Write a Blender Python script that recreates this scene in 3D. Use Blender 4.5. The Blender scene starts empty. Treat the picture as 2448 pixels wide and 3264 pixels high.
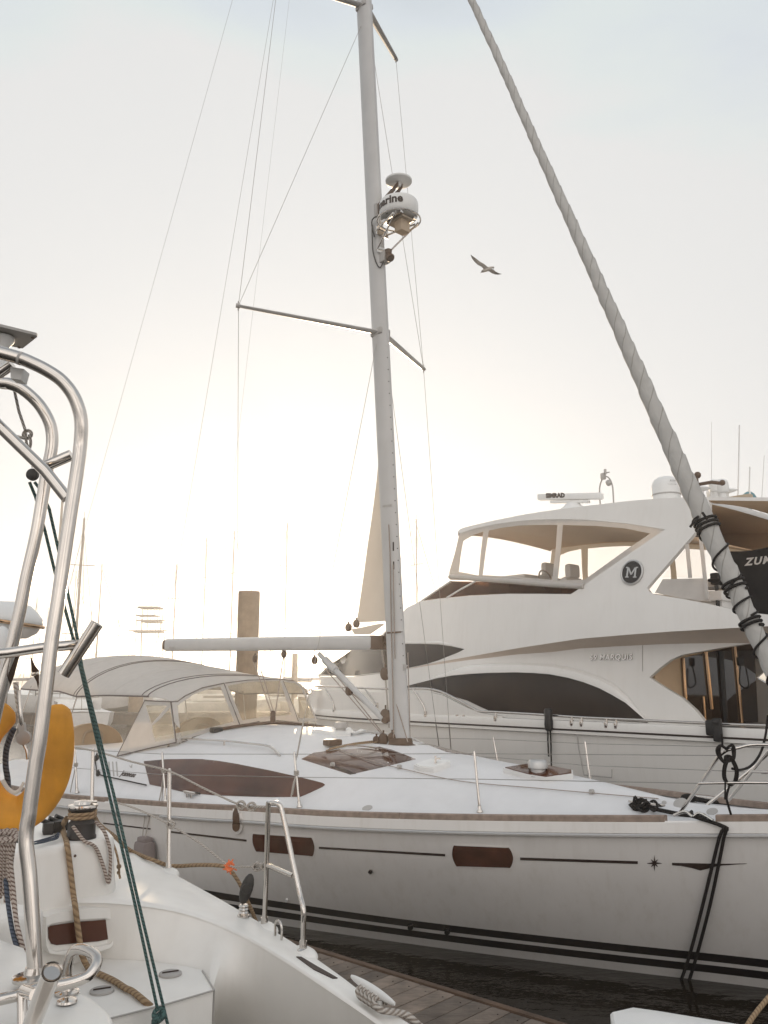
import bpy, bmesh, math, random
from mathutils import Vector, Matrix
from mathutils.bvhtree import BVHTree
from mathutils.geometry import delaunay_2d_cdt
random.seed(7)
S = bpy.context.scene
COL = S.collection
V = Vector
R = math.radians

# ---------------------------------------------------------------- camera
FPX, CX, CY, EYE = 2686.0, 1224.0, 1632.0, 2.4
PITCH = math.atan(530/2686.0)
cp, sp = math.cos(PITCH), math.sin(PITCH)
cam = bpy.data.cameras.new('camera'); camo = bpy.data.objects.new('camera', cam); COL.objects.link(camo)
camo.location = (0, 0, EYE); camo.rotation_euler = (R(90)+PITCH, 0, 0)
cam.sensor_fit = 'VERTICAL'; cam.sensor_height = 36; cam.lens = 36*FPX/3264; cam.clip_end = 5000; cam.clip_start = .05
S.camera = camo
O = V((0, 0, EYE))
# sight line of a photo pixel, and where it meets planes of the boats
def ray(u, v):
    x = (u-CX)/FPX; y = -(v-CY)/FPX
    return V((x, cp-y*sp, sp+y*cp))
def onz(u, v, z):
    d = ray(u, v); return O+d*((z-EYE)/d.z)
def onp(u, v, p, n):
    d = ray(u, v); return O+d*((p-O).dot(n)/d.dot(n))
def atd(u, v, zc): return O+ray(u, v)*zc

# ---------------------------------------------------------------- materials
MATS = {}
def mat(name, col, rough=.5, metal=0, coat=0, var=.06, nscale=6, bump=0, bscale=40, trans=0, ior=1.45, alpha=1, dirt=0, spec=.5, sss=0, rvar=.1):
    m = bpy.data.materials.new(name); m.use_nodes = True
    nt = m.node_tree; N = nt.nodes; L = nt.links
    b = N['Principled BSDF']
    tc = N.new('ShaderNodeTexCoord')
    nz = N.new('ShaderNodeTexNoise'); nz.inputs['Scale'].default_value = nscale; nz.inputs['Detail'].default_value = 6
    L.new(tc.outputs['Object'], nz.inputs['Vector'])
    rp = N.new('ShaderNodeValToRGB')
    c = V(col[:3])
    rp.color_ramp.elements[0].position = .3; rp.color_ramp.elements[1].position = .7
    rp.color_ramp.elements[0].color = (*[max(0, k*(1-var)) for k in c], 1)
    rp.color_ramp.elements[1].color = (*[min(1, k*(1+var)) for k in c], 1)
    L.new(nz.outputs['Fac'], rp.inputs['Fac'])
    src = rp.outputs['Color']
    if dirt:
        mp = N.new('ShaderNodeMapping'); mp.inputs['Scale'].default_value = (5, 5, .6)
        L.new(tc.outputs['Object'], mp.inputs['Vector'])
        n2 = N.new('ShaderNodeTexNoise'); n2.inputs['Scale'].default_value = 2.2; n2.inputs['Detail'].default_value = 8; n2.inputs['Roughness'].default_value = .65
        L.new(mp.outputs['Vector'], n2.inputs['Vector'])
        r2 = N.new('ShaderNodeValToRGB'); r2.color_ramp.elements[0].position = .5; r2.color_ramp.elements[1].position = .85
        r2.color_ramp.elements[0].color = (0, 0, 0, 1); r2.color_ramp.elements[1].color = (dirt, dirt, dirt, 1)
        L.new(n2.outputs['Fac'], r2.inputs['Fac'])
        mx = N.new('ShaderNodeMixRGB'); mx.inputs['Color2'].default_value = (c.x*.55, c.y*.48, c.z*.38, 1)
        L.new(r2.outputs['Color'], mx.inputs['Fac']); L.new(src, mx.inputs['Color1']); src = mx.outputs['Color']
    L.new(src, b.inputs['Base Color'])
    mr = N.new('ShaderNodeMapRange'); mr.inputs['To Min'].default_value = max(.02, rough*(1-rvar)); mr.inputs['To Max'].default_value = min(1, rough*(1+rvar*1.5))
    nz3 = N.new('ShaderNodeTexNoise'); nz3.inputs['Scale'].default_value = nscale*3.1; nz3.inputs['Detail'].default_value = 5
    L.new(tc.outputs['Object'], nz3.inputs['Vector'])
    L.new(nz3.outputs['Fac'], mr.inputs['Value']); L.new(mr.outputs['Result'], b.inputs['Roughness'])
    b.inputs['Metallic'].default_value = metal; b.inputs['IOR'].default_value = ior
    b.inputs['Coat Weight'].default_value = coat; b.inputs['Coat Roughness'].default_value = .06
    b.inputs['Transmission Weight'].default_value = trans; b.inputs['Alpha'].default_value = alpha
    b.inputs['Specular IOR Level'].default_value = spec
    if sss:
        b.inputs['Subsurface Weight'].default_value = sss; b.inputs['Subsurface Radius'].default_value = (.02, .015, .01)
    if bump:
        n4 = N.new('ShaderNodeTexNoise'); n4.inputs['Scale'].default_value = bscale; n4.inputs['Detail'].default_value = 4
        L.new(tc.outputs['Object'], n4.inputs['Vector'])
        bp = N.new('ShaderNodeBump'); bp.inputs['Strength'].default_value = bump; bp.inputs['Distance'].default_value = .01
        L.new(n4.outputs['Fac'], bp.inputs['Height']); L.new(bp.outputs['Normal'], b.inputs['Normal'])
    MATS[name] = m
    return m
def rope_mat(name, col, col2, strands=3, pitch=14, bumpd=.004, rough=.9):
    # laid or braided rope: stripes run diagonally round the tube (uv: around, metres along)
    m = mat(name, col, rough, var=.1, nscale=30)
    nt = m.node_tree; N = nt.nodes; L = nt.links; b = N['Principled BSDF']
    uv = N.new('ShaderNodeUVMap'); mp = N.new('ShaderNodeMapping'); mp.inputs['Scale'].default_value = (strands, pitch, 1)
    L.new(uv.outputs['UV'], mp.inputs['Vector'])
    w = N.new('ShaderNodeTexWave'); w.wave_type = 'BANDS'; w.bands_direction = 'DIAGONAL'; w.inputs['Scale'].default_value = .6366; w.inputs['Distortion'].default_value = .6; w.inputs['Detail'].default_value = 2
    L.new(mp.outputs['Vector'], w.inputs['Vector'])
    rp = N.new('ShaderNodeValToRGB'); rp.color_ramp.elements[0].color = (*col2, 1); rp.color_ramp.elements[1].color = (*col, 1)
    rp.color_ramp.elements[0].position = .1; rp.color_ramp.elements[1].position = .6
    L.new(w.outputs['Fac'], rp.inputs['Fac'])
    n = N.new('ShaderNodeTexNoise'); n.inputs['Scale'].default_value = 60
    mx = N.new('ShaderNodeMixRGB'); mx.blend_type = 'MULTIPLY'; mx.inputs['Fac'].default_value = .35
    L.new(rp.outputs['Color'], mx.inputs['Color1']); L.new(n.outputs['Fac'], mx.inputs['Color2'])
    L.new(mx.outputs['Color'], b.inputs['Base Color'])
    bp = N.new('ShaderNodeBump'); bp.inputs['Strength'].default_value = .8; bp.inputs['Distance'].default_value = bumpd
    L.new(w.outputs['Fac'], bp.inputs['Height']); L.new(bp.outputs['Normal'], b.inputs['Normal'])
    return m

gel = mat('white_gelcoat', (.80, .785, .76), .22, coat=.4, var=.02, nscale=3, dirt=.10)
gelh = mat('hull_gelcoat', (.75, .72, .69), .2, coat=.5, var=.03, nscale=2, dirt=.26, bump=.12, bscale=1.6)
geld = mat('deck_gelcoat', (.70, .69, .69), .45, var=.03, nscale=5, bump=.05, bscale=250, dirt=.08)
gely = mat('yacht_gelcoat', (.77, .745, .71), .2, coat=.4, var=.025, nscale=1.5, dirt=.12, bump=.1, bscale=1.2)
gelc = mat('weathered_gelcoat', (.80, .775, .735), .38, var=.04, nscale=4, bump=.04, bscale=120, dirt=.14)
boot = mat('bottom_paint', (.018, .014, .013), .4, var=.2)
antif = mat('antifouling', (.02, .018, .016), .6, var=.3)
teak = mat('weathered_teak', (.27, .205, .165), .7, var=.22, nscale=18, bump=.25, bscale=90)
teaky = mat('varnished_teak', (.45, .26, .09), .4, var=.2, nscale=14)
inox = mat('stainless_steel', (.60, .56, .52), .09, metal=1, var=.06, nscale=10, rvar=.4)
alu = mat('anodised_aluminium', (.52, .51, .50), .38, metal=.75, var=.05, nscale=4, rvar=.3)
mastm = mat('painted_mast', (.50, .49, .48), .35, var=.04, nscale=4, dirt=.1)
wire = mat('rigging_wire', (.30, .28, .26), .35, metal=.8, var=.05)
black = mat('black_plastic', (.022, .02, .019), .45, var=.25, nscale=12)
brownp = mat('brown_plastic', (.10, .055, .03), .45, var=.2)
canvas = mat('grey_canvas', (.68, .655, .63), .9, var=.06, nscale=9, bump=.25, bscale=300)
canvast = mat('canvas_trim', (.16, .13, .115), .9, var=.1)
tan_canvas = mat('tan_canvas', (.55, .47, .37), .9, var=.06, bump=.2, bscale=200)
sailw = mat('sailcloth', (.66, .645, .62), .8, var=.05, nscale=5)
acry = mat('smoked_acrylic', (.075, .027, .014), .10, var=.5, nscale=1.6, spec=.5)
acry2 = mat('hull_window_acrylic', (.075, .026, .015), .16, var=.3, nscale=5, spec=.35)
dglass = mat('dark_yacht_glass', (.028, .019, .015), .12, var=.35, nscale=1.2, spec=.4)
rubw = mat('dark_groove', (.035, .02, .015), .6)
yellow = mat('yellow_vinyl', (.68, .295, .025), .6, var=.22, nscale=6, bump=.45, bscale=14, dirt=.4)
orange = mat('orange_twine', (.75, .19, .07), .9)
plw = mat('white_plastic', (.76, .75, .73), .35, var=.03)
plg = mat('grey_plastic', (.40, .38, .36), .5, var=.08)
def translucent(m, f, col):
    nt = m.node_tree; b = nt.nodes['Principled BSDF']; out = [n for n in nt.nodes if n.type == 'OUTPUT_MATERIAL'][0]
    t = nt.nodes.new('ShaderNodeBsdfTranslucent'); t.inputs['Color'].default_value = (*col, 1); x = nt.nodes.new('ShaderNodeMixShader'); x.inputs['Fac'].default_value = f
    nt.links.new(b.outputs[0], x.inputs[1]); nt.links.new(t.outputs[0], x.inputs[2]); nt.links.new(x.outputs[0], out.inputs['Surface'])
translucent(sailw, .45, (.85, .78, .68)); translucent(canvas, .38, (.85, .78, .68)); translucent(tan_canvas, .3, (.8, .66, .48))
fendm = mat('fender_grey', (.23, .19, .18), .7, var=.1)
pilem = mat('concrete_pile', (.25, .17, .105), .9, var=.15, nscale=5, bump=.4, bscale=20, dirt=.4)
wood_dark = mat('wet_dock_timber', (.09, .055, .035), .8, var=.3)
tealr = rope_mat('green_rope', (.085, .17, .16), (.035, .075, .075), 2, 60, .002)
tanr = rope_mat('tan_rope', (.42, .29, .17), (.25, .16, .09), 2, 30, .003)
whr = rope_mat('white_rope', (.62, .57, .52), (.38, .33, .28), 3, 45, .004)
mixr = rope_mat('flecked_rope', (.55, .47, .41), (.16, .10, .08), 2, 60, .002)
blr = rope_mat('black_rope', (.022, .016, .013), (.008, .006, .005), 2, 60, .002)
navr = rope_mat('navy_rope', (.10, .12, .16), (.03, .04, .06), 2, 60, .002)
# clear vinyl of the spray hood and the flybridge enclosure: see-through film, thinly soiled
def film(name, tint, haze_a, hcol):
    m = bpy.data.materials.new(name); m.use_nodes = True
    nt = m.node_tree; N = nt.nodes; L = nt.links
    for n in list(N):
        if n.type != 'OUTPUT_MATERIAL': N.remove(n)
    out = [n for n in N if n.type == 'OUTPUT_MATERIAL'][0]
    t = N.new('ShaderNodeBsdfTransparent'); t.inputs['Color'].default_value = (*tint, 1)
    d = N.new('ShaderNodeBsdfTranslucent'); d.inputs['Color'].default_value = (*hcol, 1)
    d2 = N.new('ShaderNodeBsdfDiffuse'); d2.inputs['Color'].default_value = (*hcol, 1)
    a = N.new('ShaderNodeMixShader'); L.new(d.outputs[0], a.inputs[1]); L.new(d2.outputs[0], a.inputs[2])
    nz = N.new('ShaderNodeTexNoise'); nz.inputs['Scale'].default_value = 3.5; nz.inputs['Detail'].default_value = 5
    tc = N.new('ShaderNodeTexCoord'); L.new(tc.outputs['Object'], nz.inputs['Vector'])
    mr = N.new('ShaderNodeMapRange'); mr.inputs['From Min'].default_value = .3; mr.inputs['From Max'].default_value = .7
    mr.inputs['To Min'].default_value = haze_a*.5; mr.inputs['To Max'].default_value = haze_a*1.5
    L.new(nz.outputs['Fac'], mr.inputs['Value'])
    x = N.new('ShaderNodeMixShader'); L.new(mr.outputs['Result'], x.inputs['Fac']); L.new(t.outputs[0], x.inputs[1]); L.new(a.outputs[0], x.inputs[2])
    g = N.new('ShaderNodeBsdfGlossy'); g.inputs['Roughness'].default_value = .08
    lw = N.new('ShaderNodeLayerWeight'); lw.inputs['Blend'].default_value = .5
    fr = N.new('ShaderNodeMath'); fr.operation = 'POWER'; fr.inputs[1].default_value = 4; L.new(lw.outputs['Facing'], fr.inputs[0])
    y = N.new('ShaderNodeMixShader'); L.new(fr.outputs[0], y.inputs['Fac']); L.new(x.outputs[0], y.inputs[1]); L.new(g.outputs[0], y.inputs[2])
    L.new(y.outputs[0], out.inputs['Surface'])
    return m
vinyl = film('clear_vinyl', (.98, .96, .92), .17, (.95, .88, .74))
vinyl2 = film('clear_enclosure', (.99, .98, .97), .02, (.8, .78, .72))
smoke = film('smoked_windscreen', (.34, .20, .11), .25, (.10, .055, .03))

# ---------------------------------------------------------------- mesh building
def catmull(pts, n=6, closed=False):
    pts = [V(p) for p in pts]
    if len(pts) < 3 and not closed: return pts
    out = []; m = len(pts)
    for i in range(m if closed else m-1):
        if closed: p0, p1, p2, p3 = pts[i-1], pts[i], pts[(i+1) % m], pts[(i+2) % m]
        else:
            p1, p2 = pts[i], pts[i+1]
            p0 = pts[i-1] if i else p1+(p1-p2)*.5
            p3 = pts[i+2] if i+2 < m else p2+(p2-p1)*.5
        for k in range(n):
            t = k/n; t2 = t*t; t3 = t2*t
            out.append(.5*((2*p1)+(p2-p0)*t+(2*p0-5*p1+4*p2-p3)*t2+(3*p1-p0-3*p2+p3)*t3))
    if not closed: out.append(pts[-1])
    return out
def lerp_tab(tab, x):
    if x <= tab[0][0]: return tab[0][1]
    for (a, fa), (b, fb) in zip(tab, tab[1:]):
        if x <= b: return fa+(fb-fa)*(x-a)/(b-a)
    return tab[-1][1]
def smooth_tab(tab, x):
    # monotone-ish cubic through table
    n = len(tab)
    if x <= tab[0][0]: return tab[0][1]
    if x >= tab[-1][0]: return tab[-1][1]
    for i in range(n-1):
        if x <= tab[i+1][0]: break
    x0, y0 = tab[i]; x1, y1 = tab[i+1]; h = x1-x0
    def sl(j):
        if j == 0: return (tab[1][1]-tab[0][1])/(tab[1][0]-tab[0][0])
        if j == n-1: return (tab[-1][1]-tab[-2][1])/(tab[-1][0]-tab[-2][0])
        return (tab[j+1][1]-tab[j-1][1])/(tab[j+1][0]-tab[j-1][0])
    t = (x-x0)/h; m0 = sl(i)*h; m1 = sl(i+1)*h
    return (2*t**3-3*t*t+1)*y0+(t**3-2*t*t+t)*m0+(-2*t**3+3*t*t)*y1+(t**3-t*t)*m1

class MB:
    def __init__(s): s.v = []; s.f = []; s.mi = []; s.uv = {}; s.flat = set()
    def add(s, vs, fs, mi=0, flat=False):
        o = len(s.v); s.v += [V(p) for p in vs]
        for f in fs:
            if flat: s.flat.add(len(s.f))
            s.f.append([o+i for i in f]); s.mi.append(mi)
        return s
    def grid(s, rows, mi=0, closed=False):
        n = len(rows[0]); vs = [p for r in rows for p in r]; fs = []
        for i in range(len(rows)-1):
            for j in range(n if closed else n-1):
                k = (j+1) % n
                fs.append((i*n+j, i*n+k, (i+1)*n+k, (i+1)*n+j))
        return s.add(vs, fs, mi)
    def box(s, c, size, ax=None, mi=0, bev=0):
        c = V(c); hx, hy, hz = [k/2 for k in size]
        A = ax or (V((1, 0, 0)), V((0, 1, 0)), V((0, 0, 1)))
        b = min(bev, hx*.9, hy*.9, hz*.9)
        if not b:
            vs = [c+A[0]*x*hx+A[1]*y*hy+A[2]*z*hz for x in (-1, 1) for y in (-1, 1) for z in (-1, 1)]
            return s.add(vs, [(0, 1, 3, 2), (4, 6, 7, 5), (0, 4, 5, 1), (2, 3, 7, 6), (0, 2, 6, 4), (1, 5, 7, 3)], mi, True)
        bm = bmesh.new(); bmesh.ops.create_cube(bm, size=1)
        for v in bm.verts: v.co = V((v.co.x*2*hx, v.co.y*2*hy, v.co.z*2*hz))
        bmesh.ops.bevel(bm, geom=bm.edges[:]+bm.verts[:], offset=b, segments=2, affect='EDGES', profile=.6)
        bm.verts.index_update()
        vs = [c+A[0]*v.co.x+A[1]*v.co.y+A[2]*v.co.z for v in bm.verts]
        s.add(vs, [[v.index for v in f.verts] for f in bm.faces], mi); bm.free(); return s
    def tube(s, pts, r, n=10, mi=0, closed=False, smooth=0, cap=True, flat=1.0, up=None, twist=None):
        if smooth: 
            if callable(r) or isinstance(r, (list, tuple)):
                rr = r
            pts = catmull(pts, smooth, closed)
        pts = [V(p) for p in pts]; m = len(pts)
        if m < 2: return s
        tan = []
        for i in range(m):
            a = pts[i-1] if (i or closed) else pts[i]; b = pts[(i+1) % m] if (i < m-1 or closed) else pts[i]
            t = (b-a); tan.append(t.normalized() if t.length > 1e-9 else V((0, 0, 1)))
        u = (V(up) if up else (V((0, 0, 1)) if abs(tan[0].z) < .9 else V((1, 0, 0))))
        L = 0; rows = []; uvs = []
        for i in range(m):
            t = tan[i]; u = (u-t*u.dot(t))
            u = u.normalized() if u.length > 1e-6 else t.orthogonal().normalized()
            w = t.cross(u)
            if i: L += (pts[i]-pts[i-1]).length
            f = i/(m-1)
            ri = r(f) if callable(r) else (r[0]+(r[1]-r[0])*f if isinstance(r, (list, tuple)) else r)
            row = []
            for k in range(n):
                a = 2*math.pi*k/n
                rk = ri*(twist(a, L) if twist else 1)
                row.append(pts[i]+u*math.cos(a)*rk+w*math.sin(a)*rk*flat)
            rows.append(row); uvs.append(L)
        o = len(s.v); s.v += [p for q in rows for p in q]
        rng = m if closed else m-1
        for i in range(rng):
            j = (i+1) % m
            for k in range(n):
                k2 = (k+1) % n
                s.uv[len(s.f)] = [(k/n, uvs[i]), ((k+1)/n, uvs[i]), ((k+1)/n, uvs[j] if j else uvs[i]), (k/n, uvs[j] if j else uvs[i])]
                s.f.append([o+i*n+k, o+i*n+k2, o+j*n+k2, o+j*n+k]); s.mi.append(mi)
        if cap and not closed:
            s.f.append([o+k for k in range(n)][::-1]); s.mi.append(mi); s.flat.add(len(s.f)-1)
            s.f.append([o+(m-1)*n+k for k in range(n)]); s.mi.append(mi); s.flat.add(len(s.f)-1)
        return s
    def lathe(s, c, axis, prof, n=24, mi=0, xdir=None, sx=1, sy=1):
        # prof: list of (radius, height along axis)
        a = V(axis).normalized(); x = V(xdir) if xdir else a.orthogonal(); x = (x-a*x.dot(a)).normalized(); y = a.cross(x); c = V(c)
        rows = [[c+a*h+x*math.cos(2*math.pi*k/n)*r*sx+y*math.sin(2*math.pi*k/n)*r*sy for k in range(n)] for r, h in prof]
        s.grid(rows, mi, True); o = len(s.v)-len(prof)*n
        if prof[0][0] > 1e-4: s.f.append([o+k for k in range(n)][::-1]); s.mi.append(mi); s.flat.add(len(s.f)-1)
        if prof[-1][0] > 1e-4: s.f.append([o+(len(prof)-1)*n+k for k in range(n)]); s.mi.append(mi); s.flat.add(len(s.f)-1)
        return s
    def prism(s, poly, d, mi=0):
        # poly: planar-ish outline (3D), thickness vector d
        n = len(poly); d = V(d); vs = [V(p) for p in poly]+[V(p)+d for p in poly]
        return s.add(vs, [list(range(n))[::-1], list(range(n, 2*n))]+[(i, (i+1) % n, n+(i+1) % n, n+i) for i in range(n)], mi, True)
    def sphere(s, c, r, n=16, mi=0, sc=(1, 1, 1), A=None):
        A = A or (V((1, 0, 0)), V((0, 1, 0)), V((0, 0, 1))); c = V(c)
        rows = []
        for i in range(n//2+1):
            th = math.pi*i/(n//2)
            rr = max(math.sin(th), 1e-3)
            rows.append([c+A[0]*math.cos(2*math.pi*k/n)*rr*r*sc[0]+A[1]*math.sin(2*math.pi*k/n)*rr*r*sc[1]+A[2]*math.cos(th)*r*sc[2] for k in range(n)])
        return s.grid(rows, mi, True)
    def build(s, name, mats, parent=None, smooth=True, fix=True, angle=40):
        me = bpy.data.meshes.new(name)
        root = parent
        while root is not None and root.parent: root = root.parent
        off = root.location.copy() if root else V((0, 0, 0))
        me.from_pydata([p-off for p in s.v], [], s.f)
        for m in (mats if isinstance(mats, (list, tuple)) else [mats]): me.materials.append(m)
        for i, p in enumerate(me.polygons):
            p.material_index = s.mi[i]; p.use_smooth = smooth and i not in s.flat
        if s.uv:
            ul = me.uv_layers.new(name='UVMap')
            for i, p in enumerate(me.polygons):
                if i in s.uv:
                    for li, c in zip(p.loop_indices, s.uv[i]): ul.data[li].uv = c
        if fix:
            bm = bmesh.new(); bm.from_mesh(me); bmesh.ops.recalc_face_normals(bm, faces=bm.faces); bm.to_mesh(me); bm.free()
        me.validate(); me.update()
        if smooth:
            try: me.set_sharp_from_angle(angle=R(angle))
            except Exception: pass
        o = bpy.data.objects.new(name, me); COL.objects.link(o)
        if parent is not None: o.parent = parent
        return o
def thing(name, label, cat, loc=(0, 0, 0), group=None):
    o = bpy.data.objects.new(name, None); COL.objects.link(o); o.location = loc; o.empty_display_size = .2
    o['label'] = label; o['category'] = cat
    if group: o['group'] = group
    return o
def tag(o, label, cat, group=None):
    o['label'] = label; o['category'] = cat
    if group: o['group'] = group
    return o
def struct(o, kind='structure', label=None, cat=None):
    o['kind'] = kind
    if label: o['label'] = label
    if cat: o['category'] = cat
    return o
def tube_obj(name, pts, r, m, parent=None, **k): return MB().tube(pts, r, **k).build(name, m, parent)

# surfaces to lay things on: a BVH from world-space verts
def bvh_of(vs, fs): return BVHTree.FromPolygons([V(p) for p in vs], fs, epsilon=0)
def bvh_obj(o):
    root = o
    while root.parent: root = root.parent
    off = root.location
    return BVHTree.FromPolygons([v.co+off for v in o.data.vertices], [p.vertices[:] for p in o.data.polygons])
def cast(b, u, v):
    d = ray(u, v).normalized()
    loc, n, i, dist = b.ray_cast(O, d)
    if loc is None: return None, None
    if n.dot(d) > 0: n = -n
    return loc, n
def resample(poly, step):
    out = []
    for i in range(len(poly)):
        a = V(poly[i]); b = V(poly[(i+1) % len(poly)]); k = max(1, int((b-a).length/step))
        for j in range(k): out.append(a+(b-a)*(j/k))
    return out
def pt_in(p, poly):
    c = False; n = len(poly)
    for i in range(n):
        a = poly[i]; b = poly[i-1]
        if (a[1] > p[1]) != (b[1] > p[1]) and p[0] < (b[0]-a[0])*(p[1]-a[1])/(b[1]-a[1])+a[0]: c = not c
    return c
def spline2(pts, n=5, closed=True):
    return [(p.x, p.y) for p in catmull([V((a, b, 0)) for a, b in pts], n, closed)]
def tri_fill(poly, step, holes=()):
    pts = [V((p[0], p[1])) for p in resample([(a, b) for a, b in poly], step)]
    n = len(pts); edges = [(i, (i+1) % n) for i in range(n)]
    allp = list(pts); hp = []
    for h in holes:
        q = [V((p[0], p[1])) for p in resample([(a, b) for a, b in h], step)]
        o = len(allp); allp += q; edges += [(o+i, o+(i+1) % len(q)) for i in range(len(q))]; hp.append(q)
    x0 = min(p.x for p in pts); x1 = max(p.x for p in pts); y0 = min(p.y for p in pts); y1 = max(p.y for p in pts)
    bt = [(p.x, p.y) for p in allp]
    y = y0+step*.5; r = 0
    while y < y1:
        x = x0+step*(.25+.5*(r % 2))
        while x < x1:
            if pt_in((x, y), pts) and not any(pt_in((x, y), q) for q in hp):
                if all((x-a)**2+(y-b)**2 > (step*.55)**2 for a, b in bt): allp.append(V((x, y)))
            x += step
        y += step; r += 1
    vs, es, fs, *_ = delaunay_2d_cdt([V((p[0], p[1])) for p in allp], edges, [], 0, 1e-6)
    keep = []
    for f in fs:
        c = (sum(vs[i].x for i in f)/len(f), sum(vs[i].y for i in f)/len(f))
        if pt_in(c, pts) and not any(pt_in(c, q) for q in hp): keep.append(list(f))
    return vs, keep
def solid_sheet(pts, nrm, fs, out, inn, mb, mi=0, imi=None):
    # a sheet with real thickness: outer skin at +out, inner at -inn along the normals
    n = len(pts)
    vs = [p+q*out for p, q in zip(pts, nrm)]+[p-q*inn for p, q in zip(pts, nrm)]
    ed = {}
    for f in fs:
        for i in range(len(f)):
            a, b = f[i], f[(i+1) % len(f)]
            ed[(min(a, b), max(a, b))] = ed.get((min(a, b), max(a, b)), 0)+1
    F = [list(f) for f in fs]+[[n+i for i in f][::-1] for f in fs]
    for (a, b), c in ed.items():
        if c == 1: F.append([a, b, n+b, n+a])
    k0 = len(mb.mi); mb.add(vs, F, mi)
    if imi is not None:
        for k in range(k0+len(fs), k0+2*len(fs)): mb.mi[k] = imi
def panel(name, poly, b, m, parent, out=.006, inn=.004, step=18, spl=0, holes=(), mirror=None, nfix=None, mb=None, mi=0, imi=None):
    # outline (photo pixels) laid on a surface of the boat, given thickness
    if spl: poly = spline2(poly, spl)
    vs, fs = tri_fill(poly, step, holes)
    P = []; Nn = []; ok = []
    for v in vs:
        l, n = cast(b, v.x, v.y)
        ok.append(l is not None); P.append(l if l is not None else V((0, 0, 0))); Nn.append((nfix or n) if l is not None else V((0, 0, 1)))
    fs = [f for f in fs if all(ok[i] for i in f)]
    used = sorted({i for f in fs for i in f}); ix = {i: k for k, i in enumerate(used)}
    P = [P[i] for i in used]; Nn = [Nn[i] for i in used]; fs = [[ix[i] for i in f] for f in fs]
    own = mb is None
    mb = mb or MB()
    solid_sheet(P, Nn, fs, out, inn, mb, mi, imi)
    if mirror:
        if own: mb2 = mb; mb = MB()
        solid_sheet([mirror(p) for p in P], [mirror(p+q)-mirror(p) for p, q in zip(P, Nn)], [f[::-1] for f in fs], out, inn, mb, mi, imi)
        if own: mb.build(name, m, parent); mb = mb2
    return mb.build(name, m, parent) if own else mb
def text_mesh(txt, size, shear=0, bold=.0, spacing=1.0):
    c = bpy.data.curves.new('lettering', 'FONT'); c.body = txt; c.size = size; c.shear = shear; c.space_character = spacing
    c.align_x = 'CENTER'; c.align_y = 'CENTER'; c.offset = bold; c.resolution_u = 2; c.fill_mode = 'BOTH'; c.extrude = .0
    o = bpy.data.objects.new('lettering', c); COL.objects.link(o)
    bpy.context.view_layer.update()
    me = o.to_mesh(); vs = [v.co.copy() for v in me.vertices]; fs = [list(p.vertices) for p in me.polygons]
    o.to_mesh_clear(); bpy.data.objects.remove(o); bpy.data.curves.remove(c)
    return vs, fs
def text_on(mb, txt, size, c, xd, yd, out=.003, mi=0, **k):
    vs, fs = text_mesh(txt, size, **k); xd = V(xd).normalized(); yd = V(yd).normalized(); n = xd.cross(yd)
    P = [V(c)+xd*p.x+yd*p.y for p in vs]
    solid_sheet(P, [n]*len(P), fs, out, .001, mb, mi)

# ---------------------------------------------------------------- light, sky, air
SUN_AZ, SUN_EL = R(-5.0), R(4.2)
w = bpy.data.worlds.new('World'); S.world = w; w.use_nodes = True
nt = w.node_tree; N = nt.nodes; L = nt.links
bg = N['Background']; bg.inputs['Strength'].default_value = .1
sk = N.new('ShaderNodeTexSky'); sk.sky_type = 'NISHITA'; sk.sun_disc = False; sk.sun_elevation = SUN_EL; sk.sun_rotation = SUN_AZ
sk.air_density = 1.2; sk.dust_density = 3.0; sk.ozone_density = 1.0
hs = N.new('ShaderNodeHueSaturation'); hs.inputs['Saturation'].default_value = .08; hs.inputs['Value'].default_value = 1.15
L.new(sk.outputs['Color'], hs.inputs['Color'])
# thin high haze evens the sky out
veil = N.new('ShaderNodeMixRGB'); veil.blend_type = 'ADD'; veil.inputs['Fac'].default_value = 1; veil.inputs['Color2'].default_value = (4.75, 4.95, 5.15, 1)
vg = N.new('ShaderNodeSeparateXYZ'); vt = N.new('ShaderNodeTexCoord'); L.new(vt.outputs['Generated'], vg.inputs[0])
vr = N.new('ShaderNodeValToRGB'); L.new(vg.outputs['Z'], vr.inputs['Fac']); L.new(vr.outputs['Color'], veil.inputs['Color2'])
vr.color_ramp.elements[0].position = 0; vr.color_ramp.elements[0].color = (4.7, 4.66, 4.58, 1); vr.color_ramp.elements[1].position = 1; vr.color_ramp.elements[1].color = (2.3, 2.6, 2.95, 1); e2_ = vr.color_ramp.elements.new(.68); e2_.color = (3.3, 3.72, 4.08, 1)
e_ = vr.color_ramp.elements.new(.3); e_.color = (4.75, 4.75, 4.75, 1)
tcw = N.new('ShaderNodeTexCoord'); mpw = N.new('ShaderNodeMapping'); mpw.inputs['Scale'].default_value = (1.2, 1.2, 3.5)
nzw = N.new('ShaderNodeTexNoise'); nzw.inputs['Scale'].default_value = 1.6; nzw.inputs['Detail'].default_value = 5
L.new(tcw.outputs['Generated'], mpw.inputs['Vector']); L.new(mpw.outputs['Vector'], nzw.inputs['Vector'])
mrw = N.new('ShaderNodeMapRange'); mrw.inputs['From Min'].default_value = .3; mrw.inputs['From Max'].default_value = .7; mrw.inputs['To Min'].default_value = .87; mrw.inputs['To Max'].default_value = 1.13
L.new(nzw.outputs['Fac'], mrw.inputs['Value'])
L.new(hs.outputs['Color'], veil.inputs['Color1'])
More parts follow.
